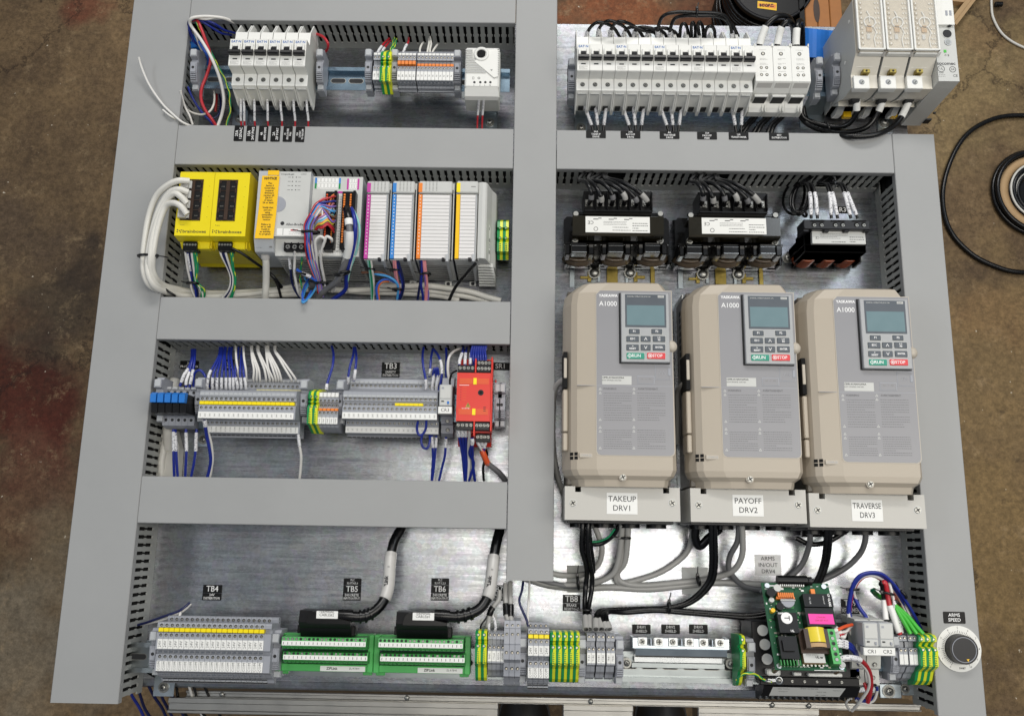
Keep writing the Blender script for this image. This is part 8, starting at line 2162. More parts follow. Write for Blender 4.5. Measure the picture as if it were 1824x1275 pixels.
for i in range(2):
    cab(CA((1300, 700 + i * 18, 30), (1160, 722 + i * 16, 26), (1000, 714 + i * 12, 24), (800, 700 + i * 10, 24), (640, 690 + i * 8, 26), (480, 700 + i * 8, 30), (380, 705, 44), (348 + i * 20, 735, 62), (372 + i * 14, 800, 74)), 3.0, 'wire_black', '%s black cable running from the circuit board to the terminals marked TRB' % ORD[i], sleeves=((.94, 1, 'cable_grey'),))
cab(CA((300, 225, 44), (330, 300, 36), (345, 370, 30), (320, 450, 22), (240, 500, 16), (120, 505, 12), (40, 480, 12), (-60, 440, 12)), 3.6, 'cable_grey', 'grey cable curling from the takeup drive toward the centre duct')
cab(CA((455, 225, 50), (450, 300, 40), (435, 420, 28), (400, 500, 20), (300, 545, 14), (160, 560, 12), (20, 550, 10), (-120, 500, 10)), 3.8, 'cable_grey', 'long grey cable from the takeup drive under the centre duct end')
cab(CA((488, 225, 50), (485, 310, 38), (470, 430, 24), (430, 490, 14), (450, 540, 10), (560, 560, 8), (760, 545, 8), (950, 520, 10), (1060, 480, 20), (1110, 400, 34), (1115, 300, 48), (1110, 225, 56)), 3.8, 'cable_grey', 'long grey cable hanging between the takeup and payoff drives')
cab(CA((490, 230, 44), (470, 330, 32), (440, 440, 22), (415, 500, 14), (440, 545, 8), (540, 530, 8), (680, 480, 8), (800, 390, 10), (835, 300, 20), (838, 225, 30)), 3.6, 'cable_grey', 'grey cable swinging from the takeup drive up between the two drives')
cab(CA((1095, 225, 52), (1085, 320, 40), (1045, 400, 26), (1040, 470, 18), (1090, 540, 10), (1160, 575, 8), (1300, 590, 8)), 3.6, 'cable_dark_grey', 'grey cable crossing below the payoff drive toward the circuit board')
cab(CA((-80, 520, 8), (60, 560, 7), (220, 575, 6), (400, 570, 6), (600, 580, 6), (800, 560, 6), (1000, 545, 6), (1300, 560, 6)), 4.2, 'cable_grey', 'lowest grey cable lying flat on the plate below the drives')
cab(CA((-80, 500, 12), (60, 545, 12), (180, 565, 12), (300, 550, 12), (390, 500, 16), (440, 420, 22)), 3.6, 'cable_dark_grey', 'dark grey cable curving below the end of the centre duct')
cab(CB((350, 215, 50), (378, 290, 38), (365, 370, 24), (330, 450, 14), (270, 510, 8), (200, 560, 6)), 3.6, 'cable_dark_grey', 'grey cable dropping between the payoff and traverse drives behind the board')
cab(CB((678, 235, 52), (680, 310, 40), (655, 380, 26), (590, 450, 14), (510, 500, 10), (430, 535, 8), (330, 570, 8)), 3.6, 'cable_dark_grey', 'grey cable from the traverse drive curving behind the circuit board')
for i, x in enumerate((465, 485)):
    cab(CB((x + 2, 225, 60), (x, 320, 52), (x - 12, 420, 40), (x - 40, 510, 34), (x - 90, 600, 28)), 3.3, 'wire_black', '%s black cable from the traverse drive dropping behind the board' % ORD[i])
cab(CA((440, 235, 46), (400, 290, 40), (340, 330, 36), (285, 330, 40), (278, 300, 44)), 3.2, 'wire_black', 'black cable looped under the takeup drive', )
cab(CA((415, 250, 50), (380, 295, 46), (330, 318, 44), (288, 322, 44)), 1.3, 'wire_green', 'green wire along the black loop under the takeup drive')
cab(CA((860, 240, 40), (855, 300, 34), (880, 345, 30), (930, 300, 36), (990, 250, 46)), 5.5, 'wire_black', 'thick black cable wrapped with foil print under the payoff drive', sleeves=())
cab(CA((880, 350, 32), (930, 320, 36), (990, 270, 44)), 1.3, 'wire_bright_green', 'green wire beside the thick cable under the payoff drive')
cab(CB((700, 240, 40), (600, 250, 34), (480, 320, 28), (380, 335, 24), (300, 300, 22)), 3.2, 'wire_black', 'black cable lying across under the traverse drive')
cab(CB((640, 240, 40), (540, 265, 30), (440, 280, 22), (330, 280, 20)), 3.4, 'wire_black', 'second black cable lying across under the traverse drive')
for k, (a, c) in enumerate(((225, 525), (855, 535))):
    x, y = P(960 + a / 3.0725, 860 + c / 3.0725, .5)
    b = MB('light_grey'); b.box(x - 16, x + 16, y - 16, y + 16, .2, 1.0, 'side_translucent', .2); b.prism([(x - 14, y - 14), (x + 14, y - 14), (x + 14, y + 14), (x - 14, y + 14)], 1.0, 1.4, 'z', 'paper')
    b = MB('paper'); v = [(x - 17, y - 17, .3), (x + 17, y - 17, .3), (x + 17, y + 17, .3), (x - 17, y + 17, .3), (x, y, 6)]
    b.add(v, [(0, 1, 4), (1, 2, 4), (2, 3, 4), (3, 0, 4)], 'light_grey')
    single('tie_mount', b, ['clear adhesive cable tie mount under the takeup drive cables', 'clear adhesive cable tie mount under the payoff drive cables'][k], 'tie mount', x, y, 0)
tie(1029.5, 1037, 24, 11, 'black cable tie on the grey cables near the end of the centre duct', .1, 13, ry=8)
tie(1244, 1033, 20, 8, 'black cable tie on the grey cables over the second adhesive mount', .2, 12, ry=7)
tie(1191.5, 1081, 28, 9, 'black cable tie on the four black cables beside the shield labels', 0, 10)
tie(1113.5, 958, 40, 8, 'black cable tie on the grey pair below the takeup drive', math.pi / 2, 8)
tie(1045, 1086, 46, 7, 'black cable tie on the cables above the terminals marked TUB', math.pi / 2, 9)
x, y = P(1368, 1006, .6)
t = thing('paper_label', 'clear label reading ARMS IN/OUT DRV4 stuck on the plate above the circuit board', 'label', x, y, .3, 0, world_parts=False)
b = MB('film_clear'); b.box(-17, 17, -13, 13, 0, .3, 'film_clear', .05); b.build('film', t)
for k, s_ in enumerate(('ARMS', 'IN/OUT', 'DRV4')): text(s_, 7.2, 'ink', t, 0, 8 - k * 8, .4)

# ================================================================ shield clamp bar
t = thing('shield_bar', 'zinc shield clamp bar with three saddles below the DRV SHIELD labels', 'clamp bar', *P(1212, 1160, 40), 40)
SA = lambda a, c: (960 + a / 3.0725, 860 + c / 3.0725)
b = MB('zinc')
q0, q1 = P(1126, 1150, 72)[0], P(1299, 1150, 72)[0]
ya, yb_, yc_ = YP(1212, 1136, 74), YP(1212, 1156, 74), YP(1212, 1170, 66)
b.box(q0, q1, yb_, ya, 71, 74, 'zinc', .6)
yl_ = YP(1212, 1171, 70)
b.prism([(yb_ + .1, 74), (yl_ + 2, 72), (yl_, 69), (yl_, 66), (yl_ + 1.4, 66), (yl_ + 2, 70), (yb_ + .1, 72)], q0 + 4, q1 - 3, 'x', 'zinc')
b.box(q0 + 5, q1 - 4, YP(1212, 1180, 50), yb_ + 2, 49, 50.6, 'steel', .3); b.box(q0 + 2, q1 - 1, YP(1212, 1190, 50), YP(1212, 1181, 50), 48, 49.2, 'zinc_grey', .3); b.box(q0, q0 + 3, yb_, ya, 48, 72, 'zinc', .3); b.box(q1 - 3, q1, yb_, ya, 48, 72, 'zinc', .3)
b.build('bar', t)
for c in range(3):
    b = MB('steel')
    qa, qb = 1143 + c * 54.5, 1176 + c * 54.5
    xa, xb = XP(qa, 1143, 78), XP(qb, 1143, 78); ym = YP(1212, 1143.5, 78)
    n = 8; arc = [(xa + 7 + (xb - xa - 14) * i / n, 76 + 7 * math.sin(math.pi * i / n)) for i in range(n + 1)]
    for i in range(n):
        (u, z0), (v, z1) = arc[i], arc[i + 1]
        b.add([(u, ym - 4, z0), (v, ym - 4, z1), (v, ym + 4, z1), (u, ym + 4, z0)], [(0, 1, 2, 3)], 'steel', True)
        b.add([(u, ym - 4, z0), (u, ym - 4, z0 - 1.4), (v, ym - 4, z1 - 1.4), (v, ym - 4, z1)], [(0, 1, 2, 3)], 'steel')
    b.box(xa - 4, xa + 7, ym - 5, ym + 5, 74, 76, 'steel', .4); b.box(xb - 7, xb + 4, ym - 5, ym + 5, 74, 76, 'steel', .4); o = b.build('saddle', t)
    for q in (xa + 1, xb - 1): b = MB(); screw(b, q, ym, 76.3, 3.6, cross=True, h=2.4, rz=q); b.build('screw', o)
for (q_, p_, z_, r_) in ((1116, 1180, 47, 4.2), (1301.5, 1181.5, 47, 4.2)):
    b = MB(); hexbolt(b, *P(q_, p_, 48), z_, r_); b.build('mounting_bolt', t)
for k, (px, s_) in enumerate(((1142.5, 'DRV1'), (1194.5, 'DRV2'), (1244, 'DRV3'))):
    plate(px, 1120, 23.5, 11.5, [s_, 'SHIELD'], 'black label reading %s SHIELD above the clamp bar' % s_, .3, sizes=[5.0, 5.0], bold=.04, sx=.95)
# single earth terminal and clamp beside the board
earth(E4, XP(1318, 1165, 88), YC4, 'single earth terminal between the clamp bar and the circuit board')
end_clamp(1338, 1165, YC4 + 7, 'grey end clamp between the single earth terminal and the circuit board', 0, 76)

# ================================================================ circuit board drive on its heat sink
t = thing('board_drive', 'green circuit board with black relays, pink sticker and yellow transformer on black heat sink', 'circuit board', *P(1430, 1200, 0), 0)
b = MB('black')
pbox(b, 1340, 1530, 1107, 1206, 8, 60, 'dark_plastic', 1)
pbox(b, 1354, 1531, 1206, 1221, 8, 66, 'black', .8)
b.build('heat_sink', t)
b = MB('black'); x0_, x1_ = P(1357, 1230, 50)[0], P(1528, 1230, 50)[0]
b.prism([(YP(1430, 1222, 62), 60), (YP(1430, 1240, 46), 46), (YP(1430, 1243, 30), 20), (YP(1430, 1222, 62) + 3, 20)], x0_, x1_, 'x', 'black')
for k in range(16):
    xx = x0_ + 2 + k * (x1_ - x0_ - 4) / 15; b.box(xx - .6, xx + .6, YP(1430, 1247, 30), YP(1430, 1240, 40), 14, 30, 'black')
b.build('front_fins', t)
yl0, zl0, yl1, zl1 = YP(1430, 1224, 60), 58.6, YP(1430, 1239, 47), 47.4
b = MB('paper'); xa, xb = P(1375, 1232, 54)[0], P(1504, 1232, 54)[0]
b.add([(xa - 2, yl1, zl1 + .6), (xb - 4, yl1, zl1 + .6), (xb, yl0, zl0 + .6), (xa, yl0, zl0 + .6)], [(0, 1, 2, 3)], 'light_grey'); pl2 = b.build('rating_label', t); ORG[pl2.name] = ORG[t.name]
tilt = math.atan2(zl0 - zl1, yl0 - yl1)
for (s_, sz, f_, px) in (('Dart Controls', 3.6, .12, 1440), ('120V 5 10A', 2.4, .5, 1463), ('A2F - 01558', 2.4, .85, 1463), ('SPEED CONTROL', 1.8, .2, 1395), ('ZIONSVILLE IN', 1.6, .5, 1395), ('MADE IN USA', 1.6, .3, 1490)):
    o = text(s_, sz, 'ink', pl2, XP(px, 1230, 54), yl0 + (yl1 - yl0) * f_, zl0 + (zl1 - zl0) * f_ + .75, rot=(tilt, 0, 0))
for k in range(5): b = MB(); screw(b, XP(1411 + k * 22, 1213, 66), YP(1430, 1213, 66), 66.3, 1.8, h=1); b.build('screw', t)
b = MB('white')
for (px, py) in ((1358, 1122), (1362, 1147), (1366, 1173)): b.cyl(P3(px, py, 62), 6.4, 1.6, 'z', 'white', 18)
pbox(b, 1367, 1391, 1192, 1203, 60, 72, 'white', 1.5); pbox(b, 1414, 1428, 1197, 1203, 60, 68, 'white', .8); pbox(b, 1440, 1501, 1199, 1205, 60, 68, 'white', 1.0)
b.build('nylon_spacer', t)
# the board: a local frame, u across, v up the tilted board, w out of it
BL = Vector(P3(1376.5, 1193, 116)); BR = Vector(P3(1512, 1194, 116)); TL = Vector(P3(1359.6, 1037, 80)); TR = Vector(P3(1470.6, 1039, 80))
cb = (BL + BR) / 2; ct = (TL + TR) / 2
ux = Vector((1, 0, 0)); vy = (ct - cb); Hb = vy.length; vy.normalize(); Wb = ((BR - BL).length + (TR - TL).length) / 2
shear = (vy - ux * vy.dot(ux)).normalized()
nz = ux.cross(shear).normalized()
Hb = (ct - cb).dot(shear); lean = (ct - cb).dot(ux)
def B(u, v, w=0.0):
    """u, v 0..1 on the board (u follows its lean), w mm above it"""
    wd = (BR - BL).length * (1 - v) + (TR - TL).length * v
    wd = Wb
    p = cb + ux * (lean * v + (u - .5) * wd) + shear * (Hb * v) + nz * w
    return p
def bb(b, u0, u1, v0, v1, w0, w1, m, top=None):
    P8 = [B(u, v, w) for w in (w0, w1) for v in (v0, v1) for u in (u0, u1)]
    vs = [tuple(p) for p in P8]
    b.add(vs, [(0, 2, 3, 1), (0, 1, 5, 4), (2, 6, 7, 3), (0, 4, 6, 2), (1, 3, 7, 5)], m); b.add(vs, [(4, 5, 7, 6)], top or m); return b
def bcyl(b, u, v, w0, w1, r, m, n=14, mt=None):
    c0, c1 = B(u, v, w0), B(u, v, w1); vs = []
    for c in (c0, c1): vs += [tuple(c + ux * (r * math.cos(2 * math.pi * i / n)) + shear * (r * math.sin(2 * math.pi * i / n))) for i in range(n)]
    b.add(vs, [(i, (i + 1) % n, n + (i + 1) % n, n + i) for i in range(n)], m, True); b.add(vs, [tuple(range(n, 2 * n))], mt or m); return b
b = MB('pcb'); bb(b, 0, 1, 0, 1, -1.6, 0, 'pcb')
pcb = b.build('circuit_board', t); ORG[pcb.name] = ORG[t.name]
RB = Matrix((ux, shear, nz)).transposed().to_euler()
def btext(s_, sz, m, par, u, v, w, r=0.0, **k):
    p = B(u, v, w); o = text(s_, sz, m, par, p.x, p.y, p.z, **k)
    o.rotation_euler = (Matrix((ux, shear, nz)).transposed() @ Matrix.Rotation(r, 3, 'Z')).to_euler(); return o
# standoffs, traces, small parts
for u, v in ((.06, .04), (.94, .04), (.08, .96), (.92, .96)):
    b = MB('steel'); bcyl(b, u, v, -22, 0, 3, 'steel'); bcyl(b, u, v, 0, 2.0, 3.0, 'steel'); b.build('standoff', t)
rr = random.Random(9)
b = MB('light_grey')
for k in range(240):
    u, v = rr.random() * .94 + .02, rr.random() * .94 + .02
    m = rr.choice(['light_grey', 'ink_white', 'module_green', 'terminal_metal', 'black', 'ink_white'])
    s_ = rr.uniform(.006, .02); bb(b, u, u + s_ * rr.choice((1, 2.5)), v, v + s_ * rr.choice((.6, 1.2)), 0, rr.choice((.12, .12, 1.6)), m)
b.build('surface_part', pcb)['kind'] = 'stuff'
b = MB('ink_white')
for k in range(12): bb(b, .26 + k * .031, .275 + k * .031, .945, .985, 0, 5, 'white')
bb(b, .12, .22, .955, .97, 0, .4, 'ink_white'); bb(b, .55, .97, .0, .006, 0, .3, 'ink_white'); bb(b, .06, .5, .035, .04, 0, .3, 'ink_white')
b.build('pin_header', pcb)
b = MB('black'); c0, c1 = B(.24, 1.02, 2), B(.68, 1.02, 2); b.tube([tuple(c0.lerp(c1, i / 6)) for i in range(7)], 6.2, 'black', 14); c2 = B(.75, 1.02, 2); b.tube([tuple(B(.70, 1.02, 2)), tuple(c2)], 5, 'dark_plastic', 12); b.build('capacitor', pcb)
b = MB('orange')
for k in range(8): bb(b, .19 + k * .03, .21 + k * .03, .80, .855, 2, 9, 'orange')
bb(b, .17, .44, .79, .815, 1, 6, 'orange'); b.build('resistor_pack', pcb)
b = MB('notice_yellow'); bb(b, .69, .75, .84, .91, 2, 7, 'orange'); b.build('small_capacitor', pcb)
b = MB('notice_yellow'); bcyl(b, .09, .655, 0, 6, 2.6, 'notice_yellow', 10); b.build('small_capacitor', pcb)
b = MB('screw_metal'); bcyl(b, .33, .77, 0, 6, 8.0, 'mid_grey', 22); bb(b, .22, .44, .765, .78, 6, 7, 'screw_metal'); b.build('coin_cell', pcb)
b = MB('dark_plastic'); bcyl(b, .10, .86, 0, 8, 5.4, 'black'); bcyl(b, .20, .91, 0, 9, 4.4, 'light_grey'); bcyl(b, .10, .78, 0, 5, 3, 'light_grey'); bcyl(b, .2, .70, 0, 7, 4.5, 'black'); b.build('round_capacitor', pcb)
b = MB('black'); bb(b, .53, .95, .68, .83, 0, 14, 'black'); r1_ = b.build('relay', pcb)
btext('CP CLARE', 3.4, 'ink_white', pcb, .90, .76, 14.1, -math.pi / 2, bold=.1); btext('UL 15A', 2.6, 'ink_white', pcb, .62, .75, 14.1, -math.pi / 2); btext('250VAC HP', 2.0, 'ink_white', pcb, .82, .76, 14.1, -math.pi / 2)
b = MB('black'); bb(b, .51, .92, .45, .66, 0, 16, 'black'); b.build('relay', pcb)
b = MB('pink'); bb(b, .545, .90, .475, .59, 16, 16.3, 'pink'); pk = b.build('pink_sticker', pcb)
btext('LTHOSN', 2.6, 'ink_red', pcb, .72, .55, 16.4, bold=.03); btext('1504 SET POT', 2.6, 'ink_red', pcb, .72, .515, 16.4, bold=.03)
b = MB('black'); bb(b, .11, .39, .38, .61, 0, 13, 'black'); b.build('relay', pcb)
b = MB('ink_white'); bcyl(b, .24, .545, 13, 13.3, 6.6, 'ink_white', 22); b.build('round_sticker', pcb)
btext('T', 8.5, 'ink', pcb, .24, .545, 13.4, -math.pi / 2, bold=.1); btext('OMRON', 3.2, 'ink_white', pcb, .2, .597, 13.1, bold=.1); btext('UL', 3.4, 'ink_white', pcb, .29, .40, 13.1, bold=.12)
b = MB('black'); bb(b, .08, .34, .10, .35, 0, 10, 'black'); bb(b, .12, .28, .18, .30, 10, 13, 'black')
for k in range(7): bb(b, .06 + k * .045, .075 + k * .045, .03, .09, 0, 9, 'module_green_dark')
b.build('heat_sink_block', pcb)
b = MB('transformer_brown'); bb(b, .38, .80, .165, .44, 2, 9, 'transformer_brown'); bb(b, .42, .76, .20, .41, 0, 20, 'transformer_brown'); tr_ = b.build('transformer_core', pcb)
b = MB('transformer_yellow')
for (v0, v1, r_) in ((.345, .425, 0), (.26, .345, 0), (.205, .25, 1)):
    n = 10; us = [.46 + .27 * i / n for i in range(n + 1)]
    for i in range(n):
        h0 = 17 + 6 * math.sin(math.pi * i / n) ** .5; h1 = 17 + 6 * math.sin(math.pi * (i + 1) / n) ** .5
        q = [B(us[i], v0, h0), B(us[i + 1], v0, h1), B(us[i + 1], v1, h1), B(us[i], v1, h0)]
        b.add([tuple(p) for p in q], [(0, 1, 2, 3)], 'card_tan' if r_ else 'transformer_yellow', True)
    bb(b, .46, .73, v0, v1, 4, 17.2, 'card_tan' if r_ else 'transformer_yellow')
b.build('winding', pcb)
b = MB('paper'); bb(b, .40, .70, .065, .165, 0, 8, 'card_tan', 'light_grey'); b.build('transformer_label', pcb); btext('UL us', 3.4, 'ink', pcb, .62, .125, 8.1, bold=.15); btext('BUTLER WINDING', 1.6, 'ink', pcb, .53, .152, 8.1)
b = MB('terminal_metal')
for k in range(6): bcyl(b, .40 + k * .055, .045, 0, 4, 1.2, 'terminal_metal', 8)
for k in range(3): bb(b, .25 + k * .035, .262 + k * .035, .04, .1, 0, 6, 'ink_white')
b.build('solder_pin', pcb)
b = MB('module_green'); bb(b, .775, .885, .04, .425, 0, 15, 'module_green_dark', 'module_green')
gt = b.build('screw_terminal_block', pcb); b = MB()
for k in range(6): bcyl(b, .83, .09 + k * .058, 15, 15.2, 2.5, 'module_green_dark', 12); bcyl(b, .832, .088 + k * .058, 15.2, 15.4, 1.9, 'hole_dark' if k % 2 else 'screw_metal', 10)
b.build('terminal_screw', pcb)
for (u, v) in ((.965, .46), (.955, .38), (.95, .06)): b = MB(); bcyl(b, u, v, 0, 4, 3.4, 'screw_metal', 12); b.build('terminal_stud', pcb)
wire([(1312, 1211, 70), (1320, 1202, 78), (1335, 1198, 80), (1352, 1204, 76), (1362, 1211, 72), (1374, 1214, 70)], 1.5, 'wire_green', 'green striped wire from the single earth terminal to the heat sink lug', stripe='earth_yellow', sleeves=((.8, .98, 'steel'),))
b = MB('screw_metal'); x, y = P(1388, 1211, 68); b.ring((x, y, 0), 2, 5, 66.5, 68, 'steel', 16); b.dome((x, y, 68), 3.4, 2.4, 'screw_metal', 12); b.box(x - 14, x - 4, y - 2, y + 2, 67, 69, 'steel', .4)
single('ring_lug', b, 'steel ring lug bolted to the black heat sink edge', 'lug', x, y, 66)

# ---- relays CR1, CR2 and the last terminals
for k, (px) in enumerate((1538, 1565.5)):
    o = relay_block('pale relay marked CR%d beside the circuit board' % (k + 1), 'CR%d' % (k + 1), XP(px, 1130, 110), YP(1550, 1108, 110) - 23, 1, 110, 17.4, YP(1545, 1222, 44) - YP(1550, 1108, 110) + 23, 27)
plate2(1514.5, 1081, 23, 'TB9', ['XFORMER'], 'black label reading TB9 XFORMER behind the blue wires', 10, 8)
end_clamp(1592, 1175, YP(1600, 1170, 50), 'grey end clamp between relay CR2 and the last grey terminals', 0, 70)
YC5 = YP(1620, 1170, 47) + 1
din_rail('short zinc rail under the relays CR1 and CR2', XP(1525, 1175, 47), XP(1665, 1175, 47), YC5, 40)
refF = 1615
pF = tprof(refF, [(1127, 46), (1128, 66), (1130, 76), (1132, 80), (1141, 80), (1142, 70), (1153, 70), (1154, 80), (1184, 80), (1187, 72), (1196, 66), (1200, 60), (1207, 56), (1212, 46)])
mkF = terminal_kind('g', 5.0, refF, YC5, pF, [(1135.5, 80.2, 1.7), (1157.5, 80.2, 1.7)], [], [(1165, 1183, 80.8, 3.1)])
for k in range(4): mkF(XP(1601.5, 1165, 80) + k * 5.1 + (k // 2) * 1.4, '%s plain grey terminal beside relay CR2' % ORD[k], 'terminal block', 'plain grey terminals beside relay CR2')
e5prof = tprof(1655, [(1126, 46), (1127, 70), (1130, 82), (1134, 86), (1142, 86), (1145, 80), (1150, 76), (1153, 84), (1160, 88), (1170, 87), (1186, 86), (1190, 82), (1193, 76), (1196, 72), (1212, 66), (1219, 58), (1220, 46)])
E5 = earth_mesh(6.9, 1655, YC5, e5prof, [(1138, 86, 2.1), (1157, 88, 2.1)], (1166, 1186, 6, 87))
for k in range(3): earth(E5, XP(1638.5, 1165, 86) + k * 7.0, YC5, '%s of three earth terminals beside the speed dial duct' % ORD[k])
t = thing('rail_bracket', 'zinc foot bracket with large bolt under the relay CR2 socket', 'bracket', *P(1585, 1232, 4), 0)
b = MB('zinc'); pbox(b, 1567, 1606, 1217, 1243, 1, 6, 'zinc', .8); pbox(b, 1606, 1640, 1212, 1238, 1, 4, 'zinc', .6); b.build('bent_plate', t); b = MB(); hexbolt(b, *P(1584, 1231, 8), 6, 5.4); hexbolt(b, *P(1612, 1226, 5), 4, 4); b.build('bolt', t)
# ---- wires of that corner
W4 = ZP(1480, 1000, 4.868)
def w4(m, lab, pts, r=1.7, **k): return wire(W4(*pts), r, m, lab, **k)
w4('wire_blue', 'outer blue wire arching from the TB9 label over to the duct', ((160, 510, 60), (148, 430, 64), (165, 300, 70), (200, 180, 76), (260, 115, 80), (350, 92, 80), (450, 110, 78), (540, 190, 72), (600, 270, 66), (660, 360, 60), (730, 480, 50), (790, 600, 40)), 2.0, sleeves=((0, .08, 'marker'),))
w4('wire_blue', 'inner blue wire arching from the TB9 label over to the duct', ((180, 500, 56), (165, 430, 60), (175, 310, 66), (205, 200, 72), (270, 125, 76), (350, 104, 76), (440, 122, 74), (520, 195, 68), (590, 290, 62), (650, 400, 54), (720, 540, 44), (760, 600, 36)), 1.8)
w4('wire_blue', 'blue wire running from the tie down to the CR1 relay', ((180, 260, 62), (210, 320, 62), (250, 400, 62), (300, 470, 64), (315, 515, 66)), 2.4)
w4('wire_white', 'white wire arching beside the blue wires over the TB9 label', ((340, 510, 60), (290, 440, 60), (220, 330, 62), (200, 240, 68), (240, 160, 72), (320, 118, 74), (420, 140, 72), (500, 210, 66), (570, 280, 60), (640, 420, 52), (690, 560, 44)), 1.8)
w4('wire_red', 'red wire arching beside the blue wires over the TB9 label', ((160, 530, 56), (168, 420, 60), (185, 300, 64), (230, 190, 70), (300, 130, 72), (380, 128, 72), (460, 180, 68), (520, 240, 62), (590, 350, 56), (640, 470, 46)), 1.6)
w4('wire_black', 'thick black wire descending into the last grey terminals', ((430, 200, 70), (440, 180, 74), (448, 240, 72), (460, 330, 70), (470, 430, 72), (485, 520, 76), (560, 620, 76)), 2.6, sleeves=((.5, .8, 'paper'),))
w4('wire_red', 'thick red wire descending into the last grey terminals', ((470, 260, 66), (455, 185, 74), (475, 190, 76), (490, 280, 74), (510, 380, 74), (535, 440, 76), (570, 560, 78), (600, 630, 78)), 3.0, sleeves=((.58, .95, 'paper'),))
w4('wire_red', 'second red wire tied beside the thick red wire', ((500, 220, 64), (520, 270, 66), (560, 350, 66), (600, 430, 62), (630, 500, 58)), 2.0)
w4('wire_white', 'white wire with printed sleeve descending into the last grey terminals', ((480, 210, 66), (505, 190, 70), (530, 280, 70), (560, 400, 72), (590, 500, 74), (620, 620, 78)), 2.0, sleeves=((.5, .95, 'marker'),))
w4('wire_white', 'outer white wire crossing from the tie to the duct', ((500, 195, 62), (560, 260, 62), (620, 340, 58), (680, 460, 50), (720, 560, 42)), 1.8)
w4('wire_brown', 'brown wire crossing from the tie to the duct', ((505, 240, 60), (560, 310, 60), (600, 380, 56), (660, 480, 48)), 1.6)
for k in range(3):
    w4('wire_bright_green', '%s bright green wire fanning into the three earth terminals' % ORD[k], ((380, 265, 30), (430, 300, 50), (510, 340, 64), (560, 400 - k * 10, 72), (610 + k * 25, 480 - k * 8, 78), (660 + k * 45, 570, 84), (690 + k * 55, 625, 86)), 2.5)
w4('wire_green', 'dark green wire bundle emerging below the traverse drive', ((360, 250, 20), (400, 290, 30), (440, 310, 44), (520, 340, 60)), 3.4)
tie(1519.5, 1049, 66, 8, 'black cable tie where the blue arch starts over the TB9 label', math.pi / 2, 9)
tie(1580, 1056, 72, 9, 'black cable tie on the black and red wires beside relay CR2', math.pi / 2 - .2, 11)
tie(1607, 1057, 64, 8, 'black cable tie on the blue arch near the duct fingers', math.pi / 2 - .9, 10)
tie(1594, 1071, 66, 8, 'black cable tie on the bright green wires', math.pi / 2 - .6, 10)
W3 = ZP(1300, 1000, 4.865)
for k in range(3):
    wire(W3((890, 690 + k * 22, 108), (960, 685 + k * 22, 108), (1040, 710 + k * 20, 100), (1090, 770 + k * 20, 86), (1115, 860, 70), (1105, 960, 56), (1100, 1050, 44)), 1.9, 'wire_blue', '%s blue wire from the green block of the board to the relay sockets' % ORD[k], sleeves=((.02, .28, 'marker'),))
wire(W3((925, 870, 112), (980, 835, 114), (1050, 830, 112), (1130, 850, 104), (1190, 910, 90), (1220, 990, 76), (1222, 1090, 62), (1205, 1180, 50), (1195, 1215, 44)), 2.6, 'wire_red', 'thick red wire with white printed sleeve looping from the board past the sockets', sleeves=((.03, .38, 'marker'),))
wire(W3((925, 880, 110), (1000, 850, 110), (1100, 860, 102), (1180, 930, 88), (1210, 1040, 70), (1190, 1120, 58), (1120, 1220, 40), (1060, 1290, 20)), 1.9, 'wire_white', 'white wire beside the thick red wire hanging past the plate edge')
wire(W3((1165, 1045, 60), (1180, 1090, 60), (1195, 1150, 52), (1190, 1190, 46)), 2.0, 'wire_red', 'short red wire in the relay CR1 socket')
for k in range(3):
    wire(W3((1260, 1050, 56), (1275, 1110, 48), (1250, 1170 + k * 12, 40), (1190, 1200 + k * 12, 36), (1120, 1190 + k * 14, 34), (1090, 1170 + k * 10, 34)), 1.9, 'wire_blue' if k < 2 else 'wire_white', '%s wire looping under the relay sockets' % ORD[k])
wire(W3((1060, 1180, 30), (1020, 1200, 26), (1010, 1240, 18), (1040, 1285, 10)), 1.5, 'wire_white', 'white wire loop hanging below the heat sink')
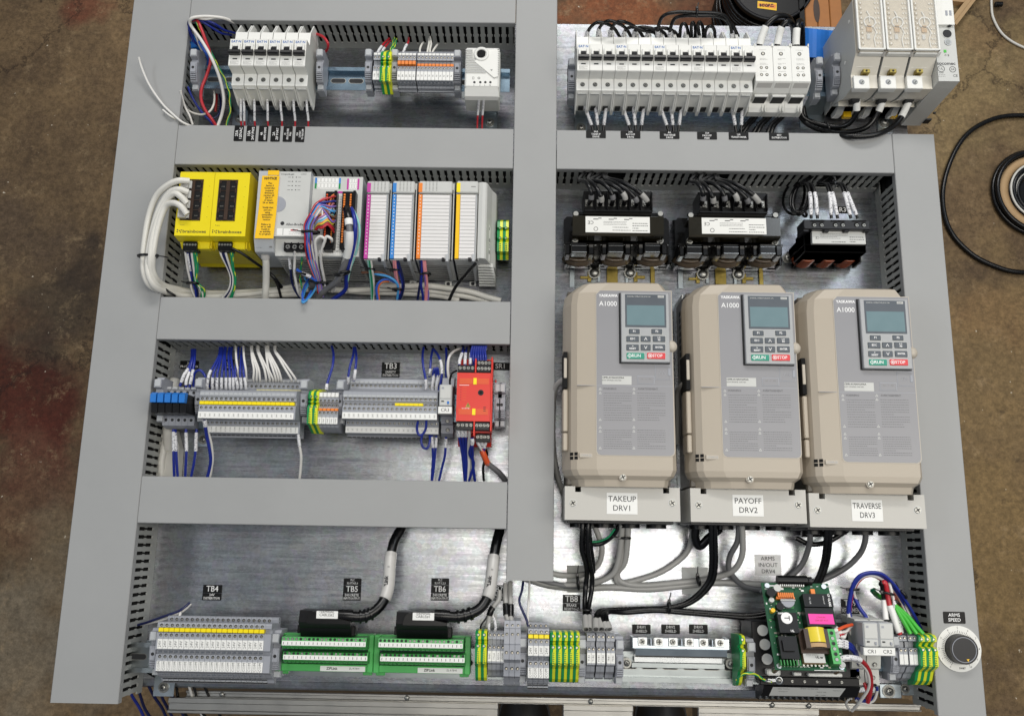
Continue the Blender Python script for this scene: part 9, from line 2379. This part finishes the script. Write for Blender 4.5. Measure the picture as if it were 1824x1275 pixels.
for k, (m, pts) in enumerate((('orange_red', ((885, 600, 104), (930, 590, 104), (1000, 560, 100), (1060, 545, 92))), ('wire_white', ((900, 605, 102), (960, 610, 100), (1010, 600, 96), (1040, 560, 90))), ('wire_red', ((880, 640, 102), (930, 645, 102), (980, 620, 98), (1030, 590, 92))), ('wire_white', ((950, 640, 100), (990, 650, 96), (1010, 600, 92), (1050, 560, 86))))):
    wire(W3(*pts), 2.0, m, '%s short wire from the board studs toward relay CR1' % ORD[k], sleeves=((0, .35, 'paper'),))
tie(1551, 1218, 56, 7, 'black cable tie on the thick red wire below relay CR1', math.pi / 2, 9)
b = MB('cable_white'); x, y = P(1530, 1122, 70); torus(b, x, y, 70, 11, 1.3, 'cable_white', 22, 6); single('wire_ring', b, 'round white wire ring standing behind relay CR1', 'wire', x, y, 70)

# ================================================================ speed dial on the outer duct
x, y = P(1707.5, 1154.5, DT)
t = thing('speed_dial', 'round black speed knob on a white numbered dial plate on the outer duct', 'dial', x, y, DT, 0, world_parts=False)
b = MB('light_grey'); b.cyl((0, 0, .05), 26.2, 1.2, 'z', 'white', 56); dp = b.build('dial_plate', t)
b = MB('ink')
for k in range(51):
    a = math.radians(240 - 300 * k / 50); r0 = 17.8; r1_ = 21.6 if k % 5 == 0 else 20.2
    c, s_ = math.cos(a), math.sin(a); w = .22
    b.add([(r0 * c - w * s_, r0 * s_ + w * c, 1.3), (r0 * c + w * s_, r0 * s_ - w * c, 1.3), (r1_ * c + w * s_, r1_ * s_ - w * c, 1.3), (r1_ * c - w * s_, r1_ * s_ + w * c, 1.3)], [(0, 1, 2, 3)])
b.build('scale_mark', dp)
for k in range(11):
    a = math.radians(240 - 300 * k / 10); text(str(k), 3.4, 'ink', dp, 23.7 * math.cos(a), 23.7 * math.sin(a), 1.32)
text('DART', 2.8, 'ink', dp, 2, -22, 1.32, bold=.1)
b = MB('dark_plastic'); b.cyl((0, 0, 1.3), 17.2, 12, 'z', 'dark_plastic', 48, 16.4)
b.ring((0, 0, 0), 13.6, 14.4, 13.3, 13.9, 'mid_grey', 48)
b.cyl((0, 0, 13.2), 13.4, .4, 'z', 'dark_plastic', 48); b.build('knob', t)
b = MB('notice_yellow'); b.prism([(1.6, -10.4), (4.8, -10.0), (3.4, -13.2)], 13.7, 13.9, 'z'); b.build('pointer', t)
plate(1699.5, 1099.3, 26, 13.5, ['ARMS', 'SPEED'], 'black label reading ARMS SPEED above the round dial', DT, sizes=[5.6, 5.6], bold=.06, lift=.05)
